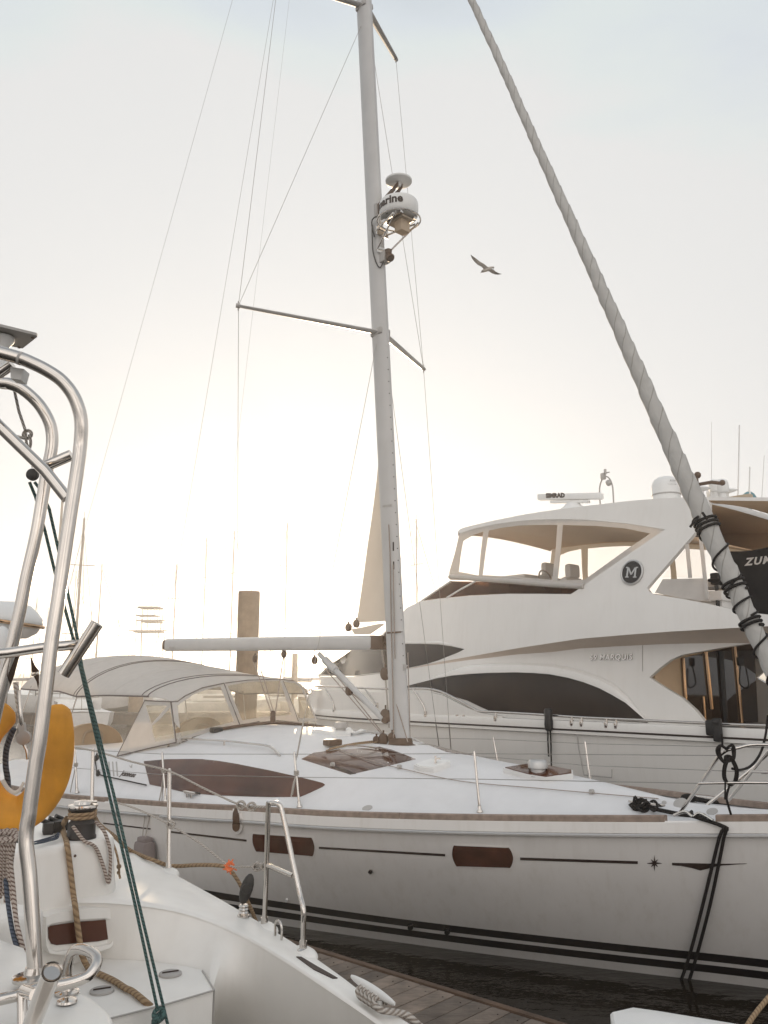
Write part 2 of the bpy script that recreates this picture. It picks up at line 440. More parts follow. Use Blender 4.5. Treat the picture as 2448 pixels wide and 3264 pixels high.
# unseen warm cloud bank added to the sky behind the camera as fill light
bk = N.new('ShaderNodeMapRange'); bk.inputs['From Min'].default_value = -.05; bk.inputs['From Max'].default_value = -.75; bk.interpolation_type = 'SMOOTHSTEP'; L.new(vg.outputs['Y'], bk.inputs['Value'])
cn = N.new('ShaderNodeTexNoise'); cn.inputs['Scale'].default_value = 2.6; cn.inputs['Detail'].default_value = 6; L.new(mpw.outputs['Vector'], cn.inputs['Vector'])
cr = N.new('ShaderNodeMapRange'); cr.inputs['From Min'].default_value = .38; cr.inputs['From Max'].default_value = .62; cr.inputs['To Min'].default_value = .15; cr.inputs['To Max'].default_value = 1.85; L.new(cn.outputs['Fac'], cr.inputs['Value'])
bm_ = N.new('ShaderNodeMath'); bm_.operation = 'MULTIPLY'; L.new(bk.outputs['Result'], bm_.inputs[0]); L.new(cr.outputs['Result'], bm_.inputs[1])
bc = N.new('ShaderNodeVectorMath'); bc.operation = 'SCALE'; bc.inputs[0].default_value = (4.7, 4.2, 3.8); L.new(bm_.outputs[0], bc.inputs['Scale'])
mul = N.new('ShaderNodeVectorMath'); mul.operation = 'SCALE'; L.new(veil.outputs['Color'], mul.inputs[0]); L.new(mrw.outputs['Result'], mul.inputs['Scale'])
mn = N.new('ShaderNodeVectorMath'); mn.operation = 'MINIMUM'; mn.inputs[1].default_value = (5.7, 5.72, 5.7)
L.new(mul.outputs['Vector'], mn.inputs[0]); ba = N.new('ShaderNodeVectorMath'); ba.operation = 'ADD'; L.new(mn.outputs['Vector'], ba.inputs[0]); L.new(bc.outputs['Vector'], ba.inputs[1]); L.new(ba.outputs['Vector'], bg.inputs['Color'])
sd = bpy.data.lights.new('sun', 'SUN'); sd.energy = 5.0; sd.angle = R(.5); sd.color = (1, .78, .54)
so = bpy.data.objects.new('sun', sd); COL.objects.link(so)
sdir = V((math.sin(SUN_AZ)*math.cos(SUN_EL), math.cos(SUN_AZ)*math.cos(SUN_EL), math.sin(SUN_EL)))
so.rotation_euler = sdir.to_track_quat('Z', 'Y').to_euler(); so.location = (0, 30, 20)
S.view_settings.view_transform = 'Standard'; S.view_settings.look = 'None'; S.view_settings.exposure = .44; S.view_settings.gamma = 1
S.cycles.max_bounces = 10; S.cycles.transparent_max_bounces = 24; S.cycles.volume_bounces = 0
S.cycles.sample_clamp_indirect = 6; S.cycles.caustics_reflective = False; S.cycles.caustics_refractive = False
S.cycles.use_denoising = True

# water, one sheet to the horizon
mw = bpy.data.materials.new('harbour_water'); mw.use_nodes = True
nt = mw.node_tree; N = nt.nodes; L = nt.links; b = N['Principled BSDF']
b.inputs['Base Color'].default_value = (.016, .012, .008, 1); b.inputs['Roughness'].default_value = .06; b.inputs['IOR'].default_value = 1.33
tc = N.new('ShaderNodeTexCoord')
hsum = None
for sc, st, mpg in ((1.1, .6, (1, 1.7, 1)), (4.5, .3, (1, 1.5, 1)), (14, .12, (1, 1.3, 1))):
    mp = N.new('ShaderNodeMapping'); mp.inputs['Scale'].default_value = mpg; L.new(tc.outputs['Object'], mp.inputs['Vector'])
    n = N.new('ShaderNodeTexNoise'); n.inputs['Scale'].default_value = sc; n.inputs['Detail'].default_value = 3; L.new(mp.outputs['Vector'], n.inputs['Vector'])
    k = N.new('ShaderNodeMath'); k.operation = 'MULTIPLY'; k.inputs[1].default_value = st; L.new(n.outputs['Fac'], k.inputs[0])
    if hsum is None: hsum = k
    else:
        a = N.new('ShaderNodeMath'); a.operation = 'ADD'; L.new(hsum.outputs[0], a.inputs[0]); L.new(k.outputs[0], a.inputs[1]); hsum = a
bp = N.new('ShaderNodeBump'); bp.inputs['Strength'].default_value = .35; bp.inputs['Distance'].default_value = .06
L.new(hsum.outputs[0], bp.inputs['Height']); L.new(bp.outputs['Normal'], b.inputs['Normal'])
struct(MB().add([(-600, -60, 0), (600, -60, 0), (600, 900, 0), (-600, 900, 0)], [(0, 1, 2, 3)]).build('water', mw))
# ================================================================ the white sailing yacht in the middle
HD = R(47)
M0 = onz(1277, 2372, 1.66); M0 = V((M0.x, M0.y, 0))
BX = V((math.cos(HD), -math.sin(HD), 0)); PX = V((math.sin(HD), math.cos(HD), 0)); UP = V((0, 0, 1))
def W(s, y, z): return M0+BX*s+PX*y+UP*z
def cp_pt(u, v, y=0): return onp(u, v, W(0, y, 0), PX)      # where a sight line meets the plane y = const of the boat
def side(p):                                                # mirror across the boat's centre plane
    q = p-M0; return p-PX*(2*q.dot(PX))
TOE = [(-7.2, 2.45), (-5.5, 2.66), (-4.2, 2.66), (-3.24, 2.57), (-2.03, 2.36), (-.9, 2.19), (0, 2.03), (.77, 1.87), (1.42, 1.67), (2.24, 1.34), (3.37, .79), (4.31, .30), (4.9, 0.0)]
ZTO = [(-7.2, 1.0), (-3.24, 1.04), (-2.03, 1.08), (-.9, 1.13), (0, 1.18), (.77, 1.21), (1.42, 1.24), (2.24, 1.28), (3.37, 1.34), (4.31, 1.40), (4.9, 1.43)]
WLN = [(-7.2, 2.15), (-5, 2.3), (-3, 2.28), (-1.8, 2.12), (-.79, 1.83), (-.08, 1.56), (.88, 1.18), (1.74, .82), (2.91, .28), (3.93, -.21), (4.5, -.40), (4.9, -.46)]
def hb(s): return max(0.0, smooth_tab(TOE, s))
def zt(s): return smooth_tab(ZTO, s)
def hbz(s, z):
    t = max(0, min(1, z/(zt(s)-.155))); g = 1-(1-t)**1.3
    if z < 0: g = z*.9
    w0 = smooth_tab(WLN, s)
    return w0+(hb(s)-.025-w0)*g
sail = thing('sailing_yacht', 'white sailing yacht with tall mast, grey bimini and a long brown cabin window amidships', 'sailboat', tuple(M0))
SS = [-8.25+i*.15 for i in range(int(13.2/.15)+1)]
SS = [s for s in SS if s < 4.88]+[4.89]
mb = MB(); rows = []
zb = [.256, .184, .150, .080, 0, -.35]
for s in SS:
    e = hb(s); z = zt(s); r = []
    r.append((e-.012, z-.042)); r.append((e, z-.054)); r.append((e+.004, z-.132)); r.append((e-.006, z-.146)); r.append((e-.026, z-.15))
    for k in range(1, 6):
        q = (z-.15)+(.256-(z-.15))*k/6; r.append((hbz(s, q), q))
    for q in zb: r.append((hbz(s, q), q))
    rows.append(r)
nr = len(rows[0])
for sg in (-1, 1):
    o = len(mb.v)
    for s, r in zip(SS, rows): mb.v += [W(s, -q[0] if sg < 0 else max(q[0], -q[0]+.004), q[1]) for q in r]
    for i in range(len(SS)-1):
        for j in range(nr-1):
            mi = 0
            if j == 10 or j == 12: mi = 1
            if j == 14: mi = 2
            mb.f.append([o+i*nr+j, o+(i+1)*nr+j, o+(i+1)*nr+j+1, o+i*nr+j+1]); mb.mi.append(mi)
n2 = len(SS)*nr     # transom
for j in range(nr-1):
    mb.f.append([j, j+1, n2+j+1, n2+j]); mb.mi.append(0)
hull = mb.build('hull', [gelh, boot, antif], sail, angle=28)
HB = bvh_obj(hull)
# deck and coachroof in one moulding
YB = [(-7.2, 1.6), (-6.2, 1.8), (-4, 1.97), (-2.5, 1.97), (-1.5, 1.90), (-.5, 1.74), (.2, 1.56), (1, 1.26), (2, .86), (3, .42), (3.5, .16), (4.9, .0)]
YT = [(-7.2, 1.3), (-6.2, 1.5), (-4, 1.66), (-2.5, 1.62), (-1.5, 1.56), (-.5, 1.38), (.2, 1.16), (1, .76), (2, .40), (3, .13), (3.5, .05), (4.9, .0)]
ZS = [(-7.2, 1.02), (-6.6, 1.16), (-6.0, 1.36), (-5, 1.42), (-4, 1.44), (-2.5, 1.465), (-1.5, 1.465), (-.5, 1.45), (.2, 1.435), (1, 1.43), (2, 1.415), (3, 1.375), (3.5, 1.345), (4.9, 1.42)]
ZC = [(-7.2, 1.03), (-6.6, 1.18), (-6.0, 1.38), (-4.2, 1.48), (-3.6, 1.70), (-2.7, 1.765), (-1.5, 1.735), (-.5, 1.67), (0, 1.625), (.5, 1.585), (1, 1.56), (1.7, 1.53), (2.5, 1.475), (3.1, 1.415), (3.6, 1.37), (4.9, 1.43)]
def zdeck(s, y):
    d = abs(y); e = hb(s)-.03; yb = min(smooth_tab(YB, s), e*.93); yt = min(smooth_tab(YT, s), yb*.85)
    zd = zt(s)-.062; zs = max(zd, smooth_tab(ZS, s)); zc = max(zs, smooth_tab(ZC, s))
    if d >= yb: return zd+.012*(1-(d-yb)/max(.05, e-yb))
    if d >= yt:
        t = (yb-d)/(yb-yt); t = t*t*(3-2*t)*.35+t*.65
        return zd+.012+(zs-zd-.012)*t
    return zc-(zc-zs)*(d/max(yt, 1e-3))**2.6
rows = []
for s in SS:
    e = max(.02, hb(s)-.014); yb = min(smooth_tab(YB, s), (e-.016)*.93); yt = min(smooth_tab(YT, s), yb*.85)
    ys = [e, e*.4+yb*.6, yb+.004, yb-.12*(yb-yt), yb*.7+yt*.3, yb*.35+yt*.65, yt+.1*(yb-yt), yt, yt*.93, yt*.82, yt*.65, yt*.45, yt*.22]
    rows.append([W(s, y, zdeck(s, y)) for y in [-k for k in ys]+[0]+ys[::-1]])
deck = MB().grid(rows).build('deck', geld, sail, angle=50)
DB = bvh_obj(deck)
def on_deck(u, v, lift=0):
    p, n = cast(DB, u, v)
    return (p+n*lift) if p is not None else None
def deck_at(s, y, lift=0): return W(s, y, zdeck(s, y)+lift)
# toe rail: teak strip along both edges, with the gap of the bow fairlead
def strip(s0, s1, sg, z0, z1, dy0, dy1, m, name, par, step=.15):
    rr = []; n = max(2, int((s1-s0)/step))
    for i in range(n+1):
        s = s0+(s1-s0)*i/n; e = hb(s); z = zt(s)
        rr.append([W(s, sg*max(0, e+dy0), z+z0), W(s, sg*max(0, e+dy0), z+z1-.008), W(s, sg*max(0, e+dy0-.008), z+z1), W(s, sg*max(0, e+dy1+.008), z+z1), W(s, sg*max(0, e+dy1), z+z1-.008), W(s, sg*max(0, e+dy1), z+z0)])
    mb = MB().grid(rr, closed=True); k = len(mb.v)
    mb.f.append([0, 1, 2, 3, 4, 5]); mb.mi.append(0); mb.f.append([k-1, k-2, k-3, k-4, k-5, k-6]); mb.mi.append(0)
    return mb.build(name, m, par, angle=30)
for sg in (-1, 1):
    a = 0
    for s0, s1 in (((-8.2, -2.36), (-2.2, 1.62), (1.627, 3.62), (3.95, 4.8)) if sg < 0 else ((-8.2, 1.4), (1.41, 4.8))):
        strip(s0, s1, sg, -.05, 0, -.002, -.05, teak, 'toe_rail', sail)
    for s0, s1 in (((-8.2, -2.9), (-2.85, -1.55), (-1.35, 4.75)) if sg < 0 else ((-8.2, 4.75),)):
        strip(s0, s1, sg, -.158, -.138, .016, -.03, alu, 'rubbing_strake', sail)
# ---- marks and windows of the topsides (near side; mirrored on the far side)
def hp(name, poly, m, out=.004, inn=.004, spl=0, step=14, par=None): return panel(name, poly, HB, m, par or hull, out, inn, step, spl, mirror=side)
def rr_poly(x0, y0, x1, y1, x2, y2, x3, y3, bulge=14):
    # window with rounded short ends: corners tl, tr, br, bl
    m = lambda a, b, f: (a[0]+(b[0]-a[0])*f, a[1]+(b[1]-a[1])*f)
    A, B, C, D = (x0, y0), (x1, y1), (x2, y2), (x3, y3); o = [A, m(A, B, .06), m(A, B, .5), m(A, B, .94), B]
    for f in (.2, .5, .8): q = m(B, C, f); o.append((q[0]+bulge*(1-(2*f-1)**2), q[1]))
    o += [C, m(C, D, .06), m(C, D, .5), m(C, D, .94), D]
    for f in (.2, .5, .8): q = m(D, A, f); o.append((q[0]-bulge*.8*(1-(2*f-1)**2), q[1]))
    return o
for (tl, tr, br, bl, bu) in (((808, 2658), (993, 2670), (997, 2728), (818, 2713), 8), ((1447, 2695), (1622, 2702), (1626, 2765), (1456, 2760), 12)):
    o = [(tl[0]-5, tl[1]-5), (tr[0]+4, tr[1]-5), (br[0]+4, br[1]+5), (bl[0]-5, bl[1]+5)]
    fr = panel('window_recess', rr_poly(*o[0], *o[1], *o[2], *o[3], bu), HB, gelh, hull, .003, .002, 14, 3, mirror=side)
    wn = panel('hull_window', rr_poly(*tl, *tr, *br, *bl, bu), HB, acry2, hull, .006, .002, 14, 3, mirror=side)
    iw = [(tl[0]+12, tl[1]+13), (tr[0]-10, tr[1]+13), (br[0]-10, br[1]-12), (bl[0]+8, bl[1]-12)]
    panel('pane', rr_poly(*iw[0], *iw[1], *iw[2], *iw[3], bu*.6), HB, acry2, wn, .009, -.004, 14, 3, mirror=side)
hp('stripe', [(545, 2649), (786, 2676), (786, 2682), (545, 2654)], rubw)
hp('stripe', [(1017, 2699), (1419, 2722), (1419, 2729), (1017, 2705)], rubw)
hp('stripe', [(1658, 2733), (2033, 2745), (2033, 2753), (1658, 2741)], rubw)
hp('stripe', [(330, 2622), (480, 2640), (480, 2644), (330, 2626)], rubw)
hp('stripe', [(2142, 2750), (2300, 2753), (2380, 2752), (2290, 2759), (2232, 2774), (2205, 2766), (2170, 2759), (2142, 2757)], rubw, step=10)
st = []
for k in range(16):
    a = math.pi*k/8; r = (26 if k % 4 == 0 else 17) if k % 2 == 0 else 6.5
    st.append((2086+math.sin(a)*r*.92, 2751-math.cos(a)*r))
hp('star_emblem', st, rubw, step=6)
def oval(u, v, a, b, n=14, t0=0): return [(u+a*math.cos(2*math.pi*k/n+t0), v+b*math.sin(2*math.pi*k/n+t0)) for k in range(n)]
hp('through_hull_fitting', oval(1182, 2777, 7, 7), inox, .012, step=6); hp('outlet', oval(1182, 2777, 3.2, 3.6), rubw, .014, step=4)
hp('through_hull_fitting', oval(1310, 2952, 9, 8), black, .02, step=6); hp('through_hull_fitting', oval(1427, 2967, 9, 8), black, .02, step=6); hp('through_hull_fitting', oval(914, 2869, 5, 5), plw, .012, step=6)
hp('chainplate_recess', [(745, 2545), (753, 2540), (764, 2550), (772, 2610), (776, 2635), (770, 2652), (758, 2656), (746, 2648), (743, 2630), (746, 2590)], gelh, .022, spl=3, step=8)
hp('chainplate_cover', [(750, 2560), (758, 2556), (764, 2575), (770, 2625), (767, 2642), (758, 2648), (749, 2641), (747, 2625), (749, 2590)], brownp, .03, spl=3, step=8)
# ---- deck fittings laid on the moulding
dm = side
def dp(name, poly, m, out=.004, inn=.01, spl=0, step=16, par=None, mir=True, lift=None): return panel(name, poly, DB, m, par or deck, out, inn, step, spl, mirror=side if mir else None)
cw = [(459, 2427), (530, 2421), (600, 2420), (645, 2421), (700, 2427), (760, 2437), (862, 2457), (952, 2477), (1000, 2489), (1030, 2497), (1036, 2502), (1028, 2508), (990, 2526), (957, 2540), (862, 2541), (760, 2538), (681, 2535), (590, 2526), (530, 2512), (478, 2501)]
cwin = dp('cabin_window', cw, acry, .006, .01, step=16)
sky = dp('skylight', [(961, 2420), (1000, 2400), (1080, 2390), (1160, 2386), (1222, 2380), (1325, 2420), (1218, 2446), (1116, 2469), (1040, 2445)], acry, .004, .012, step=16, mir=True)
# panes divided by the inner beams
for q in ([(1062, 2447), (1075, 2444), (1135, 2467), (1116, 2469)],): dp('skylight_divider', q, rubw, .007, -.003, step=8, par=sky, mir=False)
# hatches
def hatch(name, poly, m, frame=plw, h=.035, grow=1.12, fm=None):
    cx = sum(p[0] for p in poly)/len(poly); cy = sum(p[1] for p in poly)/len(poly)
    big = [(cx+(x-cx)*grow, cy+(y-cy)*grow) for x, y in poly]
    f = dp(name, big, frame, h, .02, step=14, mir=False)
    dp('lid', poly, m, h+.008, -h+.002, step=14, par=f, mir=False)
    return f
h1 = hatch('deck_hatch', [(1005, 2333), (1040, 2327), (1130, 2329), (1168, 2338), (1130, 2345), (1070, 2347)], plw)
h2 = hatch('deck_hatch', [(1326, 2452), (1372, 2436), (1430, 2440), (1428, 2446), (1382, 2462), (1340, 2458)], plw, h=.05)
h3 = hatch('deck_hatch', [(1612, 2464), (1702, 2450), (1820, 2473), (1822, 2482), (1742, 2492), (1690, 2484)], acry, h=.05, grow=1.06)
def vent(u, v, r, h, m, nm='cowl_vent'):
    p = on_deck(u, v); return MB().lathe(p, UP, [(r*1.1, 0), (r*1.1, h*.15), (r*.75, h*.25), (r*.75, h*.45), (r, h*.5), (r, h*.85), (r*.8, h), (0, h*1.02)], 20).build(nm, m, deck)
vent(1086, 2338, .085, .14, plg); vent(1716, 2474, .095, .15, alu)
p = on_deck(1390, 2449, .05); MB().box(p+UP*.03, (.02, .02, .09)).box(p+UP*.05+BX*.03, (.06, .02, .015)).build('hatch_handle', inox, deck)
for u, v, rr in ((1171, 2576, .05), (2170, 2562, .06), (2270, 2587, .045), (2117, 2559, .02)):
    p, n = cast(DB, u, v)
    if p is not None: MB().lathe(p, n, [(rr, -.004), (rr, .004), (rr*.8, .007), (0, .007)], 20).build('deck_filler_cap', plg, deck)
for u, v in ((1273, 2451), (1886, 2531), (1060, 2443)):
    p = on_deck(u, v)
    if p is not None: MB().box(p+UP*.015, (.05, .03, .03), bev=.01).tube([p+UP*.025-PX*.02, p+UP*.025+PX*.02], .018).build('fairlead', plg, deck)
# grab rails on the coachroof
gr = [on_deck(u, v, .05) for u, v in ((548, 2374), (576, 2369), (640, 2370), (717, 2374), (790, 2382), (862, 2393))]
gr = [g for g in gr if g]
e0 = on_deck(536, 2381, .0); e1 = on_deck(893, 2411, .0)
path = [e0]+gr+[e1]
for f in (lambda p: p, side):
    t = MB().tube([f(p) for p in path], .013, 8, smooth=3)
    for g in gr[1:-1:2]: t.tube([f(g), f(g)-UP*.06], .011, 8)
    t.build('grab_rail', inox, deck)
# mast step platform
MB().grid([[W(-.35, y, 1.56+.02) for y in (-.2, .2)]]*1+[[W(-.3, y, 1.655) for y in (-.19, .19)], [W(.28, y, 1.655) for y in (-.17, .17)], [W(.62, y, 1.545) for y in (-.3, .3)]]).add([W(-.35, -.24, 1.5), W(.28, -.24, 1.5), W(.62, -.4, 1.5), W(.62, -.3, 1.545), W(.28, -.17, 1.655), W(-.3, -.19, 1.655)], [(0, 1, 2, 3, 4, 5)]).add([W(-.35, .24, 1.5), W(.28, .24, 1.5), W(.62, .4, 1.5), W(.62, .3, 1.545), W(.28, .17, 1.655), W(-.3, .19, 1.655)], [(5, 4, 3, 2, 1, 0)]).build('mast_platform', geld, deck, smooth=False)
# cockpit side: three slots, lettering, a small bird mark
for k in range(3):
    x = 345+k*12
    dp('vent_slot', [(x, 2428), (x+4, 2428), (x+8, 2474), (x+4, 2474)], plg, .003, .004, step=8)
def deck_text(txt, u, v, size, u2, v2, m, par=deck, b=None, lift=.004, **k):
    p, n = cast(b or DB, u, v); q, _ = cast(b or DB, u2, v2)
    if p is None or q is None: return
    x = (q-p).normalized(); y = n.cross(x).normalized(); mb = MB(); text_on(mb, txt, size, p+n*lift, x, y, **k); return mb.build('lettering', m, par, smooth=False)
deck_text('Jeanneau', 410, 2468, .10, 425, 2470, rubw, shear=.2)
dp('bird_mark', [(410, 2437), (417, 2443), (422, 2436), (421, 2448), (416, 2447)], plg, .003, .004, step=5)
# cleats
def cleat(p, d, L=.24, m=inox, name='cleat', par=None, h=.05):
    d = V(d).normalized(); t = MB().tube([p+d*-L/2+UP*(h+.006), p+d*-L*.3+UP*h, p+d*L*.3+UP*h, p+d*L/2+UP*(h+.006)], lambda f: .008+.012*math.sin(math.pi*f), 8, smooth=3, flat=.7)
    for k in (-.16, .16): t.tube([p+d*L*k, p+d*L*k+UP*h], .012, 8)
    return t.build(name, m, par)
c1 = on_deck(2062, 2582)
if c1: cleat(c1, BX, .34, par=deck)
c2 = on_deck(602, 2548)
if c2: cleat(c2+UP*.02, BX, .26, par=deck)
cleat(deck_at(3.2, .75), BX, .3, par=deck)
# ---- stanchions and guard wires
def stanchion(base, top, par=sail, r=.0125, m=inox, name='stanchion'):
    d = (top-base).normalized()
    return MB().lathe(base, d, [(.03, 0), (.03, .012), (.017, .03), (.017, .06), (r, .065), (r*.92, (top-base).length), (r*.5, (top-base).length+.012)], 12).build(name, m, par)
ST = []
for u0, v0, u1, v1 in ((1530, 2590, 1512, 2398), (955, 2574, 938, 2400), (528, 2555, 517, 2400), (246, 2528, 239, 2385)):
    b0 = on_deck(u0, v0) 
    zz = zt(0)
    if b0 is None: b0 = onz(u0, v0, 1.1)
    sy = (b0-M0); s_, y_ = sy.dot(BX), sy.dot(PX)
    t0 = onp(u1, v1, W(0, y_, 0), PX); t0 = V((b0.x+(t0.x-b0.x)*1, b0.y+(t0.y-b0.y)*1, min(t0.z, b0.z+.64)))
    ST.append((b0, t0)); stanchion(b0, t0)
for b0, t0 in ST[:3]: stanchion(side(b0), side(t0))
# pulpit
bowt = zt(4.5)
pa = on_deck(2163, 2597) or W(3.55, -.6, 1.35)
pul = W(3.85, -.56, zt(3.85)+.60)
pul_l = []
def pq(s, y, z): return W(s, y, z)
pt0 = onp(2300, 2403, W(0, -.52, 0), PX); pt1 = onp(2448, 2374, W(0, -.40, 0), PX)
t = MB()
sA = (pt0-M0).dot(BX); zA = pt0.z
rail_top = [pt0, pt0+(pt1-pt0).normalized()*.12+UP*.02, pt1, W(5.0, -.2, zA+.03), W(5.1, 0, zA+.03), W(5.0, .2, zA+.03), side(pt1), side(pt0)]
t.tube([pa, pa*.4+pt0*.6, pt0]+rail_top[1:-1]+[side(pt0), side(pa)*.4+side(pt0)*.6, side(pa)], .0135, 10, smooth=5)
m0 = onp(2226, 2497, W(0, -.56, 0), PX); m1 = onp(2448, 2495, W(0, -.42, 0), PX)
t.tube([m0, m1, W(4.95, -.15, m1.z), W(4.95, .15, m1.z), side(m1), side(m0)], .012, 10, smooth=4)
l0 = onp(2322, 2556, W(0, -.36, 0), PX); l0 = W((l0-M0).dot(BX), -.36, zt(4)); l1 = onp(2448, 2394, W(0, -.36, 0), PX)
far_l = onp(2322, 2552, W(0, .35, 0), PX); far_t = onp(2448, 2394, W(0, .35, 0), PX)
t.tube([far_l, far_t], .013, 10); t.tube([onp(2395, 2459, W(0, .35, 0), PX), onp(2450, 2461, W(0, .3, 0), PX)], .012, 10)
t.build('pulpit', inox, sail)
def wire_obj(name, pts, r=.0026, m=wire, par=sail, n=6): return MB().tube(pts, r, n).build(name, m, par)
tops = [t for b, t in ST][::-1]
up_ = [tops[0]-BX*2.0]+tops+[pt0]
mid = [(b*.45+t*.55) for b, t in ST][::-1]
for f in (lambda p: p, side):
    wire_obj('guard_wire', [f(p)-UP*.012 for p in up_], .0032)
    wire_obj('guard_wire', [f(p) for p in [mid[0]-BX*2]+mid+[m0]], .0032)
# ---- spars
MT = cp_pt(1160, 0); MBs = W(0, 0, 1.66)
mdir = (MT-MBs).normalized(); mlen = 14.2
MX = (BX-mdir*BX.dot(mdir)).normalized()
mast_len = mlen
def mz(z): return MBs+mdir*((z-1.66)/mdir.z)
mb = MB(); rows = []
for i in range(31):
    c = MBs+mdir*(mast_len*i/30); r = []
    for k in range(28):
        a = 2*math.pi*k/28; r.append(c+MX*math.cos(a)*.135+PX*math.sin(a)*.082)
    rows.append(r)
mb.grid(rows, closed=True); mast = mb.build('mast', mastm, sail)
MBV = bvh_obj(mast)
mb = MB()
for sg in (-1,):
    mb.grid([[mz(z)-MX*.128+PX*y for y in (-.02, .02)] for z in (1.8, 15)])
mb.build('sail_slot', rubw, mast)
mb = MB().lathe(MBs-UP*.03, mdir, [(.20, 0), (.2, .015), (.165, .03), (.155, .09), (.12, .1)], 28, sx=1, sy=.72, xdir=MX)
mb.build('mast_collar', brownp, mast)
# little screw heads up the side of the mast, a plate, slots and exits
mb = MB()
for k in range(26):
    v = 2090-k*38
    u = 1277-(2090-v)*.0525+8
    l, n = cast(MBV, u, v)
    if l is not None: mb.lathe(l, n, [(.007, 0), (.007, .003), (0, .004)], 8)
mb.build('rivet_row', rubw, mast)
def mp(name, poly, m, out=.006, step=6): return panel(name, poly, MBV, m, mast, out, .004, step)
mp('name_plate', [(1221, 1611), (1249, 1607), (1249, 1613), (1221, 1617)], plg)
mp('halyard_exit', [(1252, 1728), (1256, 1728), (1256, 1756), (1252, 1756)], rubw); mp('halyard_exit', [(1253, 1790), (1257, 1790), (1257, 1815), (1253, 1815)], rubw)
mp('mast_band', [(1234, 2015), (1278, 2012), (1278, 2017), (1234, 2020)], brownp, .008)
mp('jammer', [(1286, 2118), (1297, 2118), (1297, 2136), (1286, 2136)], plg, .03)
mp('winch_pad', [(1289, 1968), (1300, 1968), (1302, 1980), (1302, 2000), (1295, 2006), (1289, 2006)], brownp, .05)
# halyards down the near face of the mast
def halyard(pts, r=.006, m=mixr, nm='halyard'): return MB().tube([(cast(MBV, u, v)[0] or mz(2)) + (O-(cast(MBV, u, v)[0] or mz(2))).normalized()*.02 for u, v in pts], r, 6).build(nm, m, mast)
halyard([(1239, 1672), (1243, 1760), (1247, 1990), (1252, 2200), (1255, 2352)], .007)
halyard([(1253, 1800), (1256, 1960), (1259, 2100)], .006)
# spreaders with their tips
sp_root = mz(6.77)
TIPS = onz(760, 975, 6.88); TIPP = onz(1350, 1175, 6.92)
UTS = onz(1070, 0, 11.95); UTP = onz(1262, 188, 11.98)
UTSn = W((UTP-M0).dot(BX), -(UTP-M0).dot(PX), 11.95)
def spreader(root, tip, nm='spreader'):
    d = (tip-root).normalized(); fwd = (BX-d*BX.dot(d)).normalized(); nrm = d.cross(fwd)
    rows = []
    for i in range(9):
        f = i/8; c = root+(tip-root)*f; w_ = .055-.02*f; h_ = .022-.006*f
        rows.append([c+fwd*math.cos(2*math.pi*k/14)*w_+nrm*math.sin(2*math.pi*k/14)*h_ for k in range(14)])
    mb = MB().grid(rows, closed=True); o = len(mb.v)
    mb.f.append(list(range(14))); mb.mi.append(0); mb.f.append([o-14+k for k in range(14)]); mb.mi.append(0)
    s = mb.build(nm, mastm, mast)
    MB().tube([tip-d*.02, tip+d*.03], .03, 10).tube([tip-UP*.06, tip+UP*.06], .009, 8).build('spreader_tip', plg, s)
    return s
spreader(mz(6.77)-PX*.06, TIPS); spreader(mz(6.77)+PX*.06, TIPP)
spreader(mz(11.86)-PX*.06, UTSn); spreader(mz(11.86)+PX*.06, UTP)
for z in (6.77, 11.86):
    MB().box(mz(z), (.2, .18, .09), (MX, PX, mdir), bev=.02).build('spreader_bracket', plg, mast)
# standing rigging
def shroud(a, b, r=.0032, nm='shroud', turn=True):
    t = MB().tube([a, b], r, 6)
    if turn:
        d = (b-a).normalized(); t.tube([b-d*.42, b-d*.04], .0085, 8)
    return t.build(nm, wire, sail)
CPS = cast(HB, 757, 2560)[0] or W(-.3, -2.1, 1.1)
CPS = CPS+V((-.01, -.02, 0))
shroud(TIPS, CPS); shroud(UTSn, TIPS, turn=False)
d1s = on_deck(946, 2425) or W(-.2, -1.3, 1.4)
d1s = onp(943, 2427, W(0, -1.45, 0), PX)
shroud(mz(6.6)-PX*.08, d1s)
shroud(mz(11.5)-PX*.08, TIPS, turn=False)
v1p = onz(1438, 2400, 1.33); d1p = onz(1400, 2385, 1.36)
shroud(TIPP, v1p); shroud(UTP, TIPP, turn=False); shroud(mz(6.6)+PX*.08, d1p); shroud(mz(11.5)+PX*.08, TIPP, turn=False)
mtop = MBs+mdir*mast_len
# twin backstays and topping lift
bkA = cp_pt(741, 0, -.25); bkA2 = cp_pt(443, 1100, -1.4)
def ext(a, b, f): return a+(b-a)*f
MB().tube([mtop-MX*.1, bkA, W(-8.12, -1.25, 1.03)], .0022, 6).build('backstay', wire, sail)
BE = cp_pt(528, 2050)
cA = cp_pt(871, 0, 0); cB = cp_pt(690, 1100, 0)
MB().tube([mtop-MX*.1, cA, BE+UP*.09], .0026, 6).build('topping_lift', wire, sail)
dA = cp_pt(922, 0, .3); dB = cp_pt(831, 819, 1.5)
MB().tube([mz(14.4)-MX*.1, cp_pt(922, 0, .02), cp_pt(683, 2046, .02)], .0016, 6).build('lazy_jack', wire, sail)
